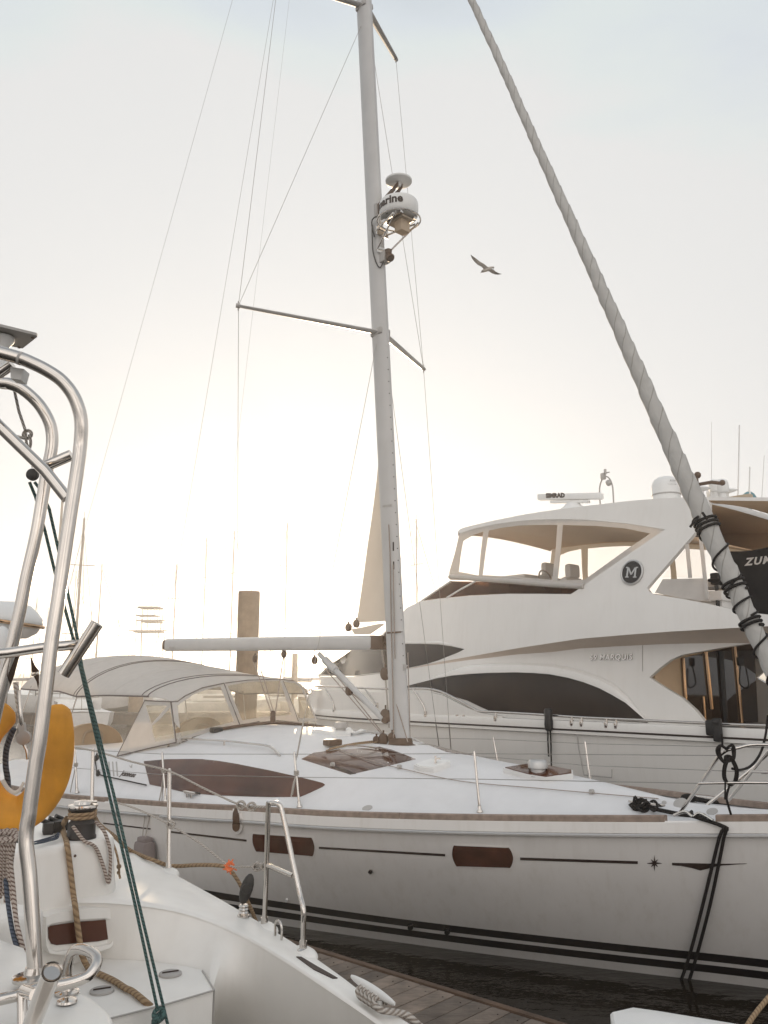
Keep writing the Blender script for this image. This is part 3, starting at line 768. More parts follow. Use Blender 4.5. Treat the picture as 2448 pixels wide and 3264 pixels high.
# boom, gooseneck and vang
b0 = cp_pt(1225, 2048); b1 = cp_pt(535, 2056)
bd = (b1-b0).normalized(); bn = (UP-bd*UP.dot(bd)).normalized(); rows = []
for i in range(13):
    f = i/12; c = b0+(b1-b0)*f; h = .09+.012*f
    if i == 0: c = b0+bd*.18
    rows.append([c+PX*(.062*math.copysign(abs(math.cos(a))**.7, math.cos(a)))+bn*h*math.copysign(abs(math.sin(a))**.7, math.sin(a)) for a in [2*math.pi*k/20 for k in range(20)]])
mb = MB().grid(rows, closed=True); mb.f.append(list(range(20))); mb.mi.append(0); mb.f.append([12*20+k for k in range(20)]); mb.mi.append(0)
boom = mb.build('boom', mastm, sail)
MB().box(b0+bd*.1, (.24, .11, .17), (bd, PX, bn), bev=.03).tube([b0+bd*.02, mz(2.82)-MX*.12], .03, 10).build('gooseneck', brownp, boom)
MB().box(b1+bd*.05, (.12, .1, .16), (bd, PX, bn), bev=.03).build('boom_end_fitting', brownp, boom)
MB().box(b1-bd*.25-PX*.066-bn*.045, (.16, .004, .03), (bd, PX, bn)).build('maker_plate', plg, boom)
v0 = cp_pt(1222, 2292); v1 = cp_pt(1017, 2084)
MB().tube([v0, v0+(v1-v0)*.72], .036, 12).tube([v0+(v1-v0)*.72, v0+(v1-v0)*.9], .05, 12).tube([v0+(v1-v0)*.9, v1], .03, 10).build('boom_vang', mastm, sail)
def block(p, r=.045, m=brownp, nm='block', par=sail, d=None):
    d = d or PX
    return MB().lathe(p-d*.02, d, [(r*.7, 0), (r, .006), (r, .034), (r*.7, .04)], 16).box(p+UP*r*1.1, (.02, .02, r*.8)).build(nm, m, par)
block(cp_pt(1229, 2283), .085); block(cp_pt(1113, 2202), .06); block(cp_pt(1228, 2148), .075); block(cp_pt(1235, 1968+60), .05); block(cp_pt(1250, 2105), .045)
ln = lambda pts, r=.006, m=mixr, nm='running_line': MB().tube([cp_pt(u, v, y) for u, v, y in pts], r, 6).build(nm, m, sail)
ln([(1033, 2128, 0), (1225, 2350, -.02)], .007); ln([(1060, 2140, .03), (1113, 2202, 0), (1238, 2360, .02)], .007); ln([(1113, 2202, .02), (1215, 2288, 0)], .008)
ln([(1213, 2040, -.03), (1228, 2148, 0), (1240, 2320, 0)], .009, whr); ln([(1235, 2150, -.05), (1300, 2365, -.1)], .007, mixr); ln([(1300, 2080, .05), (1307, 2350, .05)], .006)
for u, v, r in ((1222, 2357, .07), (1250, 2352, .06), (1200, 2360, .05)): block(cp_pt(u, v, -.08), r)
# main sheet from boom to traveller
tr0 = on_deck(690, 2334, .03) or W(-2.3, -1.1, 1.7); tr1 = W(-2.28, 1.25, zdeck(-2.28, 1.25)+.03)
trc = W((tr0-M0).dot(BX)*.6-2.28*.4, .1, 1.80)
trv = MB().tube([tr0, tr0*.5+trc*.5+UP*.02, trc, tr1*.5+trc*.5+UP*.02, tr1], .022, 8, smooth=4).build('traveller_track', brownp, sail)
MB().box(tr0, (.16, .09, .07), (PX, BX, UP), bev=.02).build('track_end', black, trv); MB().box(tr1, (.16, .09, .07), (PX, BX, UP), bev=.02).build('track_end', plg, trv)
shb = cp_pt(870, 2285, -.1)
MB().box(shb, (.07, .05, .16), bev=.02).build('sheet_block', brownp, trv)
for (u, v, k) in ((813, 2100, .02), (905, 2085, .0)):
    block(cp_pt(u, v), .05)
ln([(808, 2110, .02), (865, 2270, -.1)], .007); ln([(832, 2135, -.02), (872, 2270, -.1)], .007); ln([(903, 2095, 0), (878, 2270, -.1)], .008); ln([(903, 2040, 0), (903, 2095, 0)], .006)
block(cp_pt(1003, 2105), .05)
ln([(1005, 2040, 0), (1003, 2105, 0)], .005)
# line tails on the roof
def dline(pts, r=.006, m=mixr, nm='control_line'):
    q = [on_deck(u, v, .012+r) for u, v in pts]; q = [p for p in q if p is not None]
    if len(q) > 1: return MB().tube(q, r, 6, smooth=3).build(nm, m, deck)
dline([(1040, 2398), (1110, 2381), (1190, 2372), (1225, 2368)], .008, tanr); dline([(1050, 2392), (1130, 2375), (1225, 2364)], .008, tanr); dline([(1075, 2384), (1120, 2382), (1175, 2386), (1218, 2392)], .007, mixr)
dline([(1065, 2385), (1130, 2412), (1200, 2437), (1270, 2452), (1400, 2482), (1512, 2500), (1700, 2516), (1885, 2533), (2100, 2550)], .004, mixr, 'furling_line')
p = on_deck(1060, 2378, .04)
if p: MB().box(p, (.2, .12, .07), (PX, BX, UP), bev=.02).build('clutch_bank', brownp, deck)
p = on_deck(1228, 2336, .05)
# ---- mainsail leech outside the mast slot
mb = MB(); rows = []
A_ = [(1206, 1478), (1200, 1540), (1187, 1640), (1172, 1740), (1160, 1830), (1149, 1905), (1141, 1960), (1137, 1984)]
for u, v in A_:
    a = cp_pt(u, v); f = (v-1478)/500; bmid = mz(a.z)-MX*.11
    rows.append([a+(bmid-a)*k/5+PX*.03*math.sin(math.pi*k/5)*f for k in range(6)])
vs = [p for r in rows for p in r]; fs = [(i*6+j, i*6+j+1, (i+1)*6+j+1, (i+1)*6+j) for i in range(len(rows)-1) for j in range(5)]
solid_sheet(vs, [PX]*len(vs), fs, .003, .003, mb); ms = mb.build('mainsail', sailw, sail)
mb = MB(); q = [cp_pt(1120, 2006), cp_pt(1215, 1987), cp_pt(1226, 1990), cp_pt(1180, 2022), cp_pt(1130, 2022)]
solid_sheet(q, [PX]*5, [[0, 1, 2, 3, 4]], .004, .004, mb); mb.build('clew_patch', sailw, ms)
block(cp_pt(1136, 1988), .05); block(cp_pt(1111, 2000), .05)
# ---- furled headsail on the forestay
fa = cp_pt(1505, 0); fb = cp_pt(1735, 500); fc = cp_pt(2448, 2110); fd = (fc-fa).normalized()
f0 = fc+fd*1.12; f1 = fa-fd*2.0; fl = (f0-f1).length
def frad(f):
    z = f
    return lerp_tab([(0, .040), (.17, .043), (.41, .050), (.62, .066), (.80, .083), (.87, .072), (.93, .054), (1, .032)], f)
pts = []; NF = 700
for i in range(NF+1):
    f = i/NF; c = f1+(f0-f1)*f; pts.append(c+PX*.004*math.sin(f*31)+BX*.004*math.sin(f*23+1))
rl = random.Random(3); ph = [rl.uniform(-.4, .4) for _ in range(60)]
def tw(a, Lm):
    t = (a/(2*math.pi)*3-Lm*4.2+.25*math.sin(Lm*2.3)+.12*math.sin(Lm*6.1)) % 1.0
    return 1+.15*(t**1.3-.4)+.03*math.sin(Lm*9+a)+.02*math.sin(Lm*23+2*a)
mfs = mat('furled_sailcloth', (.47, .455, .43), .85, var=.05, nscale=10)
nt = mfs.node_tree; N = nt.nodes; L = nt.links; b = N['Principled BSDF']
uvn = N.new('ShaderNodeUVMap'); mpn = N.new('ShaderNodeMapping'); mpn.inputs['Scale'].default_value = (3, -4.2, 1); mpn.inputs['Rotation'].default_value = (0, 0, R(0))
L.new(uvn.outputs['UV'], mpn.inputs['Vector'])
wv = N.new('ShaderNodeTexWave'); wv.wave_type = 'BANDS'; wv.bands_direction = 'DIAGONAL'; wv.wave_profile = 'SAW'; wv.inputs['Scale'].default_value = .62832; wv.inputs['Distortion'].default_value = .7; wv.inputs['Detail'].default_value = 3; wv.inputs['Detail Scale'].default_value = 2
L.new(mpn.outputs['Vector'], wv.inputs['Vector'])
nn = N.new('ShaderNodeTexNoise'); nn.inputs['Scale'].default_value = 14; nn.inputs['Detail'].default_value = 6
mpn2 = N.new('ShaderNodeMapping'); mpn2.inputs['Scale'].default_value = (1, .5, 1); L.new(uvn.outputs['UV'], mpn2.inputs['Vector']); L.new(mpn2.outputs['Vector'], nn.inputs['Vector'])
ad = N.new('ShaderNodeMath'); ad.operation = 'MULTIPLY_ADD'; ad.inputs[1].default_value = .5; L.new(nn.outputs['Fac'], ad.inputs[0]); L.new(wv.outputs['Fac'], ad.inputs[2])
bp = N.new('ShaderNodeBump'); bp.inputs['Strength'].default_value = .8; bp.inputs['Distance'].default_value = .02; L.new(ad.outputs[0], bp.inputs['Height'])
sr = N.new('ShaderNodeValToRGB'); sr.color_ramp.elements[0].position = .0; sr.color_ramp.elements[0].color = (.50, .47, .43, 1); sr.color_ramp.elements[1].position = .09; sr.color_ramp.elements[1].color = (1, 1, 1, 1); L.new(wv.outputs['Fac'], sr.inputs['Fac'])  # shade of the folds painted into the cloth colour as dark crease lines
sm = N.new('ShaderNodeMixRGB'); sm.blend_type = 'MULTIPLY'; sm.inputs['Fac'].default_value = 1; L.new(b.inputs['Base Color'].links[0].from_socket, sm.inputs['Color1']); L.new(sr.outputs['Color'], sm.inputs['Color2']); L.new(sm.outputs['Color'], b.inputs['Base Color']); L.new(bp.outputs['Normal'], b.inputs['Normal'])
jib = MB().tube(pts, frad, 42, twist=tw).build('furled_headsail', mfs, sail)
MB().tube([f0+fd*.0, f0+fd*.2], .07, 16).build('furler_drum', black, sail)
MB().tube([f0, f0+fd*.45], .012, 8).build('forestay', wire, sail)
# black sheet wound round its foot
def fpos(v):   # point on stay for photo row v
    best = None
    for i in range(401):
        c = f1+(f0-f1)*(i/400); q = c-O; zc = q.y*cp+q.z*sp; yc = -q.y*sp+q.z*cp; vv = CY-FPX*yc/zc
        if best is None or abs(vv-v) < best[0]: best = (abs(vv-v), i/400)
    return best[1]
def wound(v0, v1, turns, r=.011, ph0=0, lift=1.0):
    a, b_ = fpos(v0), fpos(v1); n = max(8, int(turns*22)); o = []
    u = fd.orthogonal().normalized(); w_ = fd.cross(u)
    for i in range(n+1):
        f = a+(b_-a)*i/n; c = f1+(f0-f1)*f; an = ph0+2*math.pi*turns*i/n; rr = frad(f)*1.04+r*lift
        o.append(c+u*math.cos(an)*rr+w_*math.sin(an)*rr)
    return o
lash = MB()
lash.tube(wound(1655, 1690, 3.2, .012), .012, 8)
lash.tube(wound(1690, 1880, 2.0, .0095, .4), .0095, 8)
lash.tube(wound(1850, 1885, 2.6, .012, 1), .013, 8)
lash.tube(wound(1885, 1975, 1.7, .0095, 1.2), .010, 8)
lash.tube(wound(1968, 2000, 2.5, .012, 2), .013, 8)
lash.tube(wound(2000, 2200, 2.2, .0095, 2.2), .010, 8)
k0 = wound(1660, 1662, .1)[0]
e1_ = onp(2200, 1680, k0, V((0, 1, 0))); lash.tube([k0, k0*.5+e1_*.5+UP*.02, e1_], .011, 8, smooth=4)
e2_ = onp(2222, 1642, k0, V((0, 1, 0))); lash.tube([onp(2240, 1662, k0, V((0, 1, 0)))-V((0, .1, 0)), e2_-V((0, .12, 0))], .011, 8)
lash.build('black_lashing', blr, jib)
# ---- radar, antenna plate and deck light on the fore side of the mast
def mfr(u, v, f=.0): return onp(u, v, W(f, 0, 0), PX)
rc = cp_pt(1270, 655); rcx = (rc-M0).dot(BX)
rad_r = .315
rb = W(.50, 0, rc.z-.13)
# centre the scanner by the photo: sight line at its middle
rm = cp_pt(1269, 662); RS = V((rm.x, rm.y, 0)); sR = (rm-M0).dot(BX)
sR = max(sR, .28); rr = W(sR+.0, 0, rm.z)
# turn keeps it clear of the mast: scanner sits forward on its bracket
RC = cp_pt(1271, 664); ZR = RC.z
RCc = V((RC.x, RC.y, ZR))
ax = (mdir*.2+UP*.8).normalized()
radar = MB().lathe(RCc-ax*.13, ax, [(.18, -.02), (.235, 0), (.25, .03), (.256, .10), (.256, .17), (.245, .205), (.18, .22), (0, .225)], 36).build('radar_dome', plw, sail)
mb = MB()
view = math.atan2((O-RCc).y, (O-RCc).x)
tv, tf = text_mesh('raymarine', .15, bold=.005, spacing=1.0)
x1_ = max(p.x for p in tv); ya = sum((UP, ), V((0, 0, 0)))
ua = V((1, 0, 0)); ua = (ua-ax*ua.dot(ax)).normalized(); va_ = ax.cross(ua)
P_ = []; N_ = []
for p in tv:
    an = math.atan2((O-RCc).dot(va_), (O-RCc).dot(ua))+.22+(p.x-x1_)/.256
    rd = ua*math.cos(an)+va_*math.sin(an); P_.append(RCc-ax*.13+ax*(.118+p.y)+rd*.257); N_.append(rd)
solid_sheet(P_, N_, tf, .003, .001, mb)
mb.build('lettering', rubw, radar, smooth=False)
t = MB(); 
rn = RCc-ax*.17
t.tube([rn+V((math.cos(a), math.sin(a), 0))*.28 for a in [2*math.pi*k/32 for k in range(32)]], .011, 8, closed=True)
mp1 = cp_pt(1203, 730)-PX*.08; mp2 = cp_pt(1203, 775)-PX*.08
for sg in (-1, 1):
    a1 = mz(ZR-.22)+MX*.1+PX*.09*sg; a2 = mz(ZR-.5)+MX*.1+PX*.09*sg
    t.tube([a1, rn+BX*.1+PX*.2*sg-UP*.02], .013, 8); t.tube([a2, rn+BX*.16+PX*.2*sg-UP*.02], .012, 8)
    t.box(rn+PX*.12*sg+UP*.0, (.36, .05, .03), (BX, PX, UP))
t.box(mz(ZR-.22)+MX*.13, (.02, .2, .12), (BX, PX, UP)).box(mz(ZR-.5)+MX*.13, (.02, .2, .08), (BX, PX, UP))
t.build('radar_bracket', inox, radar)
MB().box(rn+BX*.06-UP*.12, (.13, .15, .16), (BX, PX, UP), bev=.01).box(rn+BX*.02-UP*.03, (.3, .2, .03), (BX, PX, UP), bev=.01).build('gimbal_box', tan_canvas, radar)
pc = cp_pt(1271, 580)
pl = MB().lathe(pc, UP, [(.03, -.06), (.04, -.015), (.14, -.012), (.172, 0), (.176, .02), (.16, .03), (0, .04)], 32).build('antenna_plate', plw, sail)
ma = mz(pc.z-.28)+MX*.1
for sg in (-1, 1):
    q = [ma+PX*.05*sg-UP*.08, ma+PX*.05*sg+UP*.08, pc+PX*.035*sg-UP*.02+BX*.03, pc+PX*.035*sg-UP*.08+BX*.03]
    MB().prism(q, PX*.006*sg).build('bracket_arm', brownp, pl)
MB().box(ma+MX*.0, (.05, .16, .2), (MX, PX, mdir), bev=.008).build('bracket_foot', plg, pl)
lc = cp_pt(1224, 826)+BX*.06
MB().box(mz(lc.z)+MX*.16, (.1, .12, .14), (MX, PX, UP), bev=.015).build('deck_light', plg, sail)
MB().lathe(mz(lc.z)+MX*.24-UP*.02, MX*.6-UP*.8, [(.02, -.06), (.045, -.03), (.06, .03), (.05, .05), (0, .05)], 16).lathe(mz(lc.z)+MX*.22+UP*.06, UP, [(.045, -.04), (.05, .02), (.0, .05)], 14).build('steaming_light', brownp, sail)
MB().tube([mz(ZR-.1)-PX*.09+MX*.04, mz(ZR-.3)-PX*.12+MX*.06, mz(ZR-.55)-PX*.1+MX*.05, mz(ZR-.75)-PX*.06+MX*.12, mz(lc.z)+MX*.2+UP*.1], .008, 8, smooth=5).tube([RCc-ax*.15-PX*.2, mz(ZR-.05)-PX*.12+MX*.08, mz(ZR-.3)-PX*.1+MX*.08], .009, 8, smooth=5).build('cable', black, radar)
# ---- spray hood and bimini
ZE = 2.15
BC = [(-3.45, 2.44), (-4.0, 2.50), (-4.8, 2.60), (-5.5, 2.68), (-6.2, 2.77), (-7.0, 2.79), (-7.8, 2.74), (-8.2, 2.68)][::-1]
BE_ = [(-8.2, 1.34), (-7.5, 1.45), (-6.5, 1.52), (-5.5, 1.50), (-4.5, 1.44), (-3.45, 1.36)]
def bim(s, t):    # t in -1..1 across
    ye = smooth_tab(BE_, s); zc = smooth_tab(BC, s); ze = lerp_tab([(-8.2, 2.22), (-6.0, 2.20), (-5.47, 2.13), (-4.5, 2.16), (-3.45, 2.16)], s)
    a = abs(t); k = (1-a**2.3)**.72
    sag = .012*math.sin((s+3.0)*3.5)**2*(1-a)
    return W(s, ye*t, ze+(zc-ze)*k-sag)
TS = [-1, -.985, -.96, -.92, -.86, -.78, -.68, -.56, -.42, -.28, -.14, 0]; TS = TS+[-t for t in TS[-2::-1]]
SB = [-3.45-.2*i for i in range(24)]
vs = [bim(s, t) for s in SB for t in TS]; nT = len(TS)
fs = [(i*nT+j, i*nT+j+1, (i+1)*nT+j+1, (i+1)*nT+j) for i in range(len(SB)-1) for j in range(nT-1)]
mb = MB(); solid_sheet(vs, [UP]*len(vs), fs, .004, .004, mb); bimini = mb.build('bimini', canvas, sail)
BB = bvh_obj(bimini)
for s in (-3.47, -3.62, -5.45, -5.53):
    mb = MB(); mb.tube([bim(s, t)+UP*.006+(bim(s, t)-W(s, 0, 1.6)).normalized()*.004 for t in TS], .007 if s in (-3.47, -5.45) else .005, 6).build('seam', canvast, bimini)
for s in (-4.4, -6.2, -7.1):
    MB().tube([bim(s, t)+UP*.005 for t in TS], .004, 6).build('seam', canvas, bimini)
for sg in (-1, 1):
    MB().tube([bim(s, sg)+UP*.0 for s in SB], .011, 6).build('edge_binding', canvast, bimini)
    for s in (-5.45, -7.4):
        MB().tube([bim(s, sg*.98), W(s-.1, sg*1.65, 1.35)], .012, 8).build('bimini_leg', inox, bimini)
# windscreen of the spray hood
TOPC = [(-1.38, (-2.86, 2.10)), (-1.3, (-2.82, 2.12)), (-1.15, (-2.86, 2.18)), (-.85, (-2.94, 2.28)), (-.45, (-3.05, 2.34)), (0, (-3.13, 2.375)), (.6, (-3.17, 2.385)), (.95, (-3.24, 2.34)), (1.2, (-3.34, 2.26)), (1.36, (-3.42, 2.13))]
def topc(y): return W(lerp_tab([(a, b[0]) for a, b in TOPC], y), y, lerp_tab([(a, b[1]) for a, b in TOPC], y))
def basec(y):
    s = lerp_tab([(-1.45, -2.58), (-.7, -2.80), (.5, -3.20), (1.4, -3.26)], y)
    return W(s, y*1.0, zdeck(s, y)+.0)
rows = [[basec(y)+(topc(y)-basec(y))*k/6+BX*.05*math.sin(math.pi*k/6) for k in range(-1, 8)] for y in [-1.40+2.78*i/40 for i in range(41)]]
mbs = MB().grid(rows); SCB = bvh_of(mbs.v, mbs.f)
Z2 = lambda L_: [(500+x/2.765, 2000+y/2.765) for x, y in L_]
Z1 = lambda L_: [(x/2.765, 2000+y/2.765) for x, y in L_]
scr = Z2([(122, 655), (180, 652), (250, 600), (400, 530), (590, 490), (800, 462), (1100, 452), (1210, 470), (1275, 505), (1400, 790), (1410, 825), (1240, 832), (1060, 815), (900, 832), (760, 860), (640, 885), (520, 915), (310, 970), (300, 990), (215, 1015), (170, 1015)])
wins = [Z2([(180, 690), (250, 640), (320, 590), (450, 545), (560, 522), (680, 830), (450, 885), (212, 970)]), Z2([(622, 515), (800, 482), (1085, 470), (1185, 770), (970, 785), (750, 818)]), Z2([(1118, 478), (1215, 492), (1268, 530), (1390, 800), (1250, 800)])]
hood = panel('spray_hood', scr, SCB, canvas, sail, .004, .004, 14, holes=wins)
for w_ in wins: panel('clear_window', w_, SCB, vinyl, hood, .001, .001, 16)
mb = MB()
def seam(pts, b, r=.006, m=canvast, par=None, nm='seam', l=.006):
    q = [cast(b, u, v) for u, v in pts]; q = [a+n*l for a, n in q if a is not None]
    if len(q) > 1: return MB().tube(q, r, 6).build(nm, m, par)
seam(Z2([(125, 658), (180, 655), (250, 604), (400, 534), (590, 494)]), SCB, .008, par=hood); seam(Z2([(590, 497), (640, 640), (690, 760), (735, 880)]), SCB, .008, par=hood); seam(Z2([(1112, 475), (1180, 650), (1245, 825)]), SCB, .006, par=hood)
seam(Z2([(600, 492), (800, 466), (1100, 456), (1210, 474)]), SCB, .006, par=hood); seam(Z2([(125, 660), (140, 780), (168, 1010)]), SCB, .008, par=hood)
seam(Z2([(215, 1012), (300, 986), (312, 968), (520, 912), (640, 882), (760, 857), (900, 828)]), SCB, .006, par=hood)
# roof of the spray hood, between its brow and the bimini
rows = []
for t in TS:
    a = bim(-3.45, t); y = (a-M0).dot(PX); b = topc(y); rows.append([a, a*.66+b*.34+UP*.012, a*.33+b*.67+UP*.012, b])
vs = [p for r in rows for p in r]; fs = [(i*4+j, i*4+j+1, (i+1)*4+j+1, (i+1)*4+j) for i in range(len(rows)-1) for j in range(3)]
mb = MB(); solid_sheet(vs, [UP]*len(vs), fs, .004, .004, mb); mb.build('hood_roof', canvas, hood)
# side wing of the hood
a, b_, c_ = topc(-1.38), basec(-1.42), onz(372, 2411, zdeck(-3.5, -1.7)+.0)
nn_ = (b_-a).cross(c_-a).normalized()
pb = MB().add([a+(b_-a)*i*3+(c_-a)*j*3-(b_-a)-(c_-a) for i in (0, 1) for j in (0, 1)], [(0, 1, 3, 2)]); PBV = bvh_of(pb.v, pb.f)
wing = Z1([(1278, 645), (1506, 655), (1530, 800), (1556, 1014), (1300, 1070), (1032, 1137)])
wh = [Z1([(1286, 686), (1478, 690), (1400, 780), (1336, 852)]), Z1([(1502, 702), (1420, 800), (1342, 868), (1350, 930), (1372, 1004), (1540, 975)])]
for f in (None, side):
    if f:
        mb = MB(); o = None
pside = lambda p: side(p)-BX*.66
hw = panel('hood_side', wing, PBV, canvas, hood, .004, .004, 14, holes=wh, mirror=pside)
for w_ in wh: panel('clear_window', w_, PBV, vinyl, hood, .001, .001, 16, mirror=pside)
seam(Z1([(1278, 645), (1506, 655), (1530, 800), (1556, 1014)]), PBV, .008, par=hood); seam(Z1([(1556, 1014), (1300, 1070), (1032, 1137)]), PBV, .008, par=hood); seam(Z1([(1032, 1137), (1278, 645)]), PBV, .005, par=hood)
# covered wheels in the cockpit
def wheel_cover(c, r, h, nm='wheel_cover'):
    wc = MB(); rows = []
    for i in range(13):
        a = math.pi*i/12; rr = r*(1 if a else 1)
        rows.append([c-PX*math.cos(a)*r*1.0+BX*d+UP*(h*math.sin(a)**.8 if 0 < a < math.pi else 0) for d in (-.07, -.05, .05, .07)])
    wc.grid(rows)
    wc.add([r_[1] for r_ in rows], [list(range(13))]); wc.add([r_[2] for r_ in rows], [list(range(13))[::-1]])
    o = wc.build(nm, tan_canvas, sail)
    MB().tube([c+BX*.075-PX*.16+UP*.02, c+BX*.08-PX*.15+UP*h*.55, c+BX*.08-PX*.08+UP*h*.72, c+BX*.08+PX*.08+UP*h*.72, c+BX*.08+PX*.15+UP*h*.55, c+BX*.075+PX*.16+UP*.02], .02, 8, smooth=4).build('cover_piping', tan_canvas, o)
    return o
wcp = onp(290, 2400, W(0, -.95, 0), PX); wcs = (wcp-M0).dot(BX)
wheel_cover(W(-6.05, -.95, 1.28), .52, .42); wheel_cover(W(-5.6, .75, 1.30), .5, .46)
# cockpit coaming line, a winch and the black line along the side deck
dline([(306, 2420), (310, 2445), (318, 2470), (380, 2485), (470, 2505)], .008, blr)
p = on_deck(312, 2418, .02)
if p: block(p, .04, black)
p = on_deck(316, 2468, .02)
if p: block(p, .035, black)
dline([(640, 2532), (590, 2526)], .01, black)
# ================================================================ the motor yacht behind
YOFF = 6.3
def Y(x, y, z): return W(-x, YOFF-y, z)                # x forward (away to the left), y to port (towards the camera)
def ymir(p):
    q = p-M0; y = YOFF-q.dot(PX); return p+PX*(2*y)
yacht = thing('motor_yacht', 'large white flybridge motor yacht with dark curved windows and a round M badge', 'yacht', tuple(Y(0, 0, 0)))
WH = [(-7, 2.3), (3.5, 2.4), (5.2, 2.35), (6.6, 2.1), (7.8, 1.55), (8.8, .8), (9.5, .0)]
WSA = [(-7, 1.86), (1.5, 1.88), (3, 1.80), (4.4, 1.60), (5.6, 1.30), (6.6, .95), (7.6, .5), (8.4, .1)]
OVH = [(-7, .46), (-1, .44), (.6, .30), (2.0, .12), (2.9, .012), (4, .0)]
def surf(f, x0=-7, x1=9.4, z0=-.5, z1=7, nx=80, nz=24):
    mb = MB().grid([[Y(x0+(x1-x0)*i/nx, f(x0+(x1-x0)*i/nx, z0+(z1-z0)*j/nz), z0+(z1-z0)*j/nz) for j in range(nz+1)] for i in range(nx+1)])
    return bvh_of(mb.v, mb.f)
fH = lambda x, z: max(0, smooth_tab(WH, x))
fS = lambda x, z: smooth_tab(WSA, x)-.05*max(0, z-1.6)
fF = lambda x, z: smooth_tab(WSA, x)+smooth_tab(OVH, x)*max(.0, min(1, 1.0-(z-3.0)*.16))-.05*max(0, z-1.6)-(.05*max(0, z-3.2)**1.3)
SH, SS_, SF = surf(fH), surf(fS), surf(fF)
def yp(name, poly, b, m, par=None, out=.0, inn=.06, step=22, spl=0, holes=(), mir=True): return panel(name, poly, b, m, par or yacht, out, inn, step, spl, holes=holes, mirror=ymir if mir else None)
# hull with flare, spray chine and gunwale moulding
mb = MB(); XS = [-7+.25*i for i in range(67)]+[9.5]
def hsec(x):
    w0 = max(0, smooth_tab(WH, x)); fl = .16 if x < 4 else .16+.1*(x-4)
    zs = 1.62
    r = [(w0-.03, zs+.16), (w0+.015, zs+.155), (w0+.03, zs+.10), (w0+.03, zs+.04), (w0+.005, zs+.032), (w0+.005, zs+.018), (w0+.03, zs+.01), (w0+.03, zs-.03), (w0-.02, zs-.045)]
    for k in range(1, 8):
        z = zs-.045-(zs+.1)*k/7; r.append((max(0, w0-.02-fl*(k/7)**1.2*w0/2), z))
    return r
for sg in (1, -1):
    mb.grid([[Y(x, sg*max(0, q[0]), q[1]) for q in hsec(x)] for x in XS])
yh = mb.build('hull', gely, yacht, angle=28)
mb = MB()
for sg in (1, -1):
    MB().tube([Y(x, sg*(max(0, smooth_tab(WH, x))+.025), 1.647) for x in XS[:-6]], .012, 6).build('rub_rail', rubw, yh)
# side decks and foredeck
mb = MB().grid([[Y(x, max(0, smooth_tab(WH, x)-.03)*t, 1.66+(.0 if x < 5 else .0)) for t in (-1, -.5, 0, .5, 1)] for x in XS]).build('deck', gely, yacht)
# raised bulwark forward
bul = [(940, 2196), (1020, 2199), (1100, 2204), (1240, 2208), (1298, 2207), (1376, 2208), (1410, 2216), (1450, 2236), (1490, 2256), (1530, 2272), (1600, 2283), (1600, 2304), (1300, 2296), (1010, 2275), (940, 2270)]
yp('bulwark', bul, SH, gely, out=.0, inn=.05)
# saloon side
wall = [(940, 2196), (1016, 2157), (1127, 2157), (1228, 2145), (1300, 2132), (1390, 2118), (1500, 2103), (1581, 2094), (1653, 2085), (1762, 2078), (1848, 2067), (2000, 2058), (2137, 2052), (2260, 2050), (2392, 2050), (2290, 2066), (2173, 2087), (2137, 2103), (2101, 2130), (2069, 2159), (2120, 2192), (2173, 2224), (2215, 2262), (2246, 2300), (2262, 2360), (1500, 2360), (940, 2330)]
yw = yp('saloon_wall', wall, SS_, gely, out=-.003, inn=.09)
w1t = [(1270, 2194), (1330, 2178), (1398, 2162), (1450, 2154), (1506, 2149), (1560, 2146), (1653, 2144), (1710, 2146), (1762, 2150), (1820, 2161), (1870, 2175), (1920, 2194), (1960, 2215), (2000, 2240), (2035, 2273), (2067, 2304)]
w1b = [(1960, 2297), (1848, 2289), (1700, 2278), (1563, 2267), (1525, 2250), (1490, 2233), (1434, 2217), (1361, 2197), (1310, 2194)]
yp('saloon_window', w1t+w1b, SS_, dglass, yw, .006, .004)
def eyebrow(pts, b, d0, h0, m, par, nm='window_brow'):
    for f in (lambda p: p, ymir):
        rows = []
        for k, (u, v) in enumerate(pts):
            p, n = cast(b, u, v)
            if p is None: continue
            tp_ = max(.05, min(1, k/2.5, (len(pts)-1-k)/3)); d, h = d0*tp_, h0*tp_
            rows.append([f(p+n*.0), f(p+n*d-UP*.0), f(p+n*d+UP*h*.35), f(p+n*d*.75+UP*h*.75), f(p+UP*h)])
        MB().grid(rows).build(nm, m, par)
eyebrow(w1t[1:], SS_, .09, .16, gely, yw)
# flybridge shell with the raked arch, and the hard top above
brow = [(1228, 2144), (1300, 2131), (1400, 2110), (1490, 2094), (1581, 2078), (1670, 2063), (1762, 2049), (1848, 2036), (2000, 2023), (2137, 2013), (2260, 2006), (2383, 1999), (2448, 1996), (2640, 1986)]
soff = [(1228, 2145), (1300, 2132), (1390, 2118), (1500, 2103), (1581, 2094), (1653, 2085), (1762, 2078), (1848, 2067), (2000, 2058), (2137, 2052), (2260, 2050), (2390, 2050), (2450, 2050), (2640, 2052)]
hard_t = [(1460, 1693), (1467, 1686), (1480, 1681), (1560, 1662), (1653, 1643), (1720, 1632), (1798, 1621), (1900, 1609), (2000, 1597), (2100, 1589), (2166, 1586), (2246, 1584)]
hard_b = [(2119, 1688), (2060, 1678), (1993, 1668), (1920, 1661), (1870, 1657), (1815, 1655), (1762, 1655), (1700, 1657), (1653, 1661), (1600, 1668), (1545, 1677), (1500, 1688), (1464, 1700)]
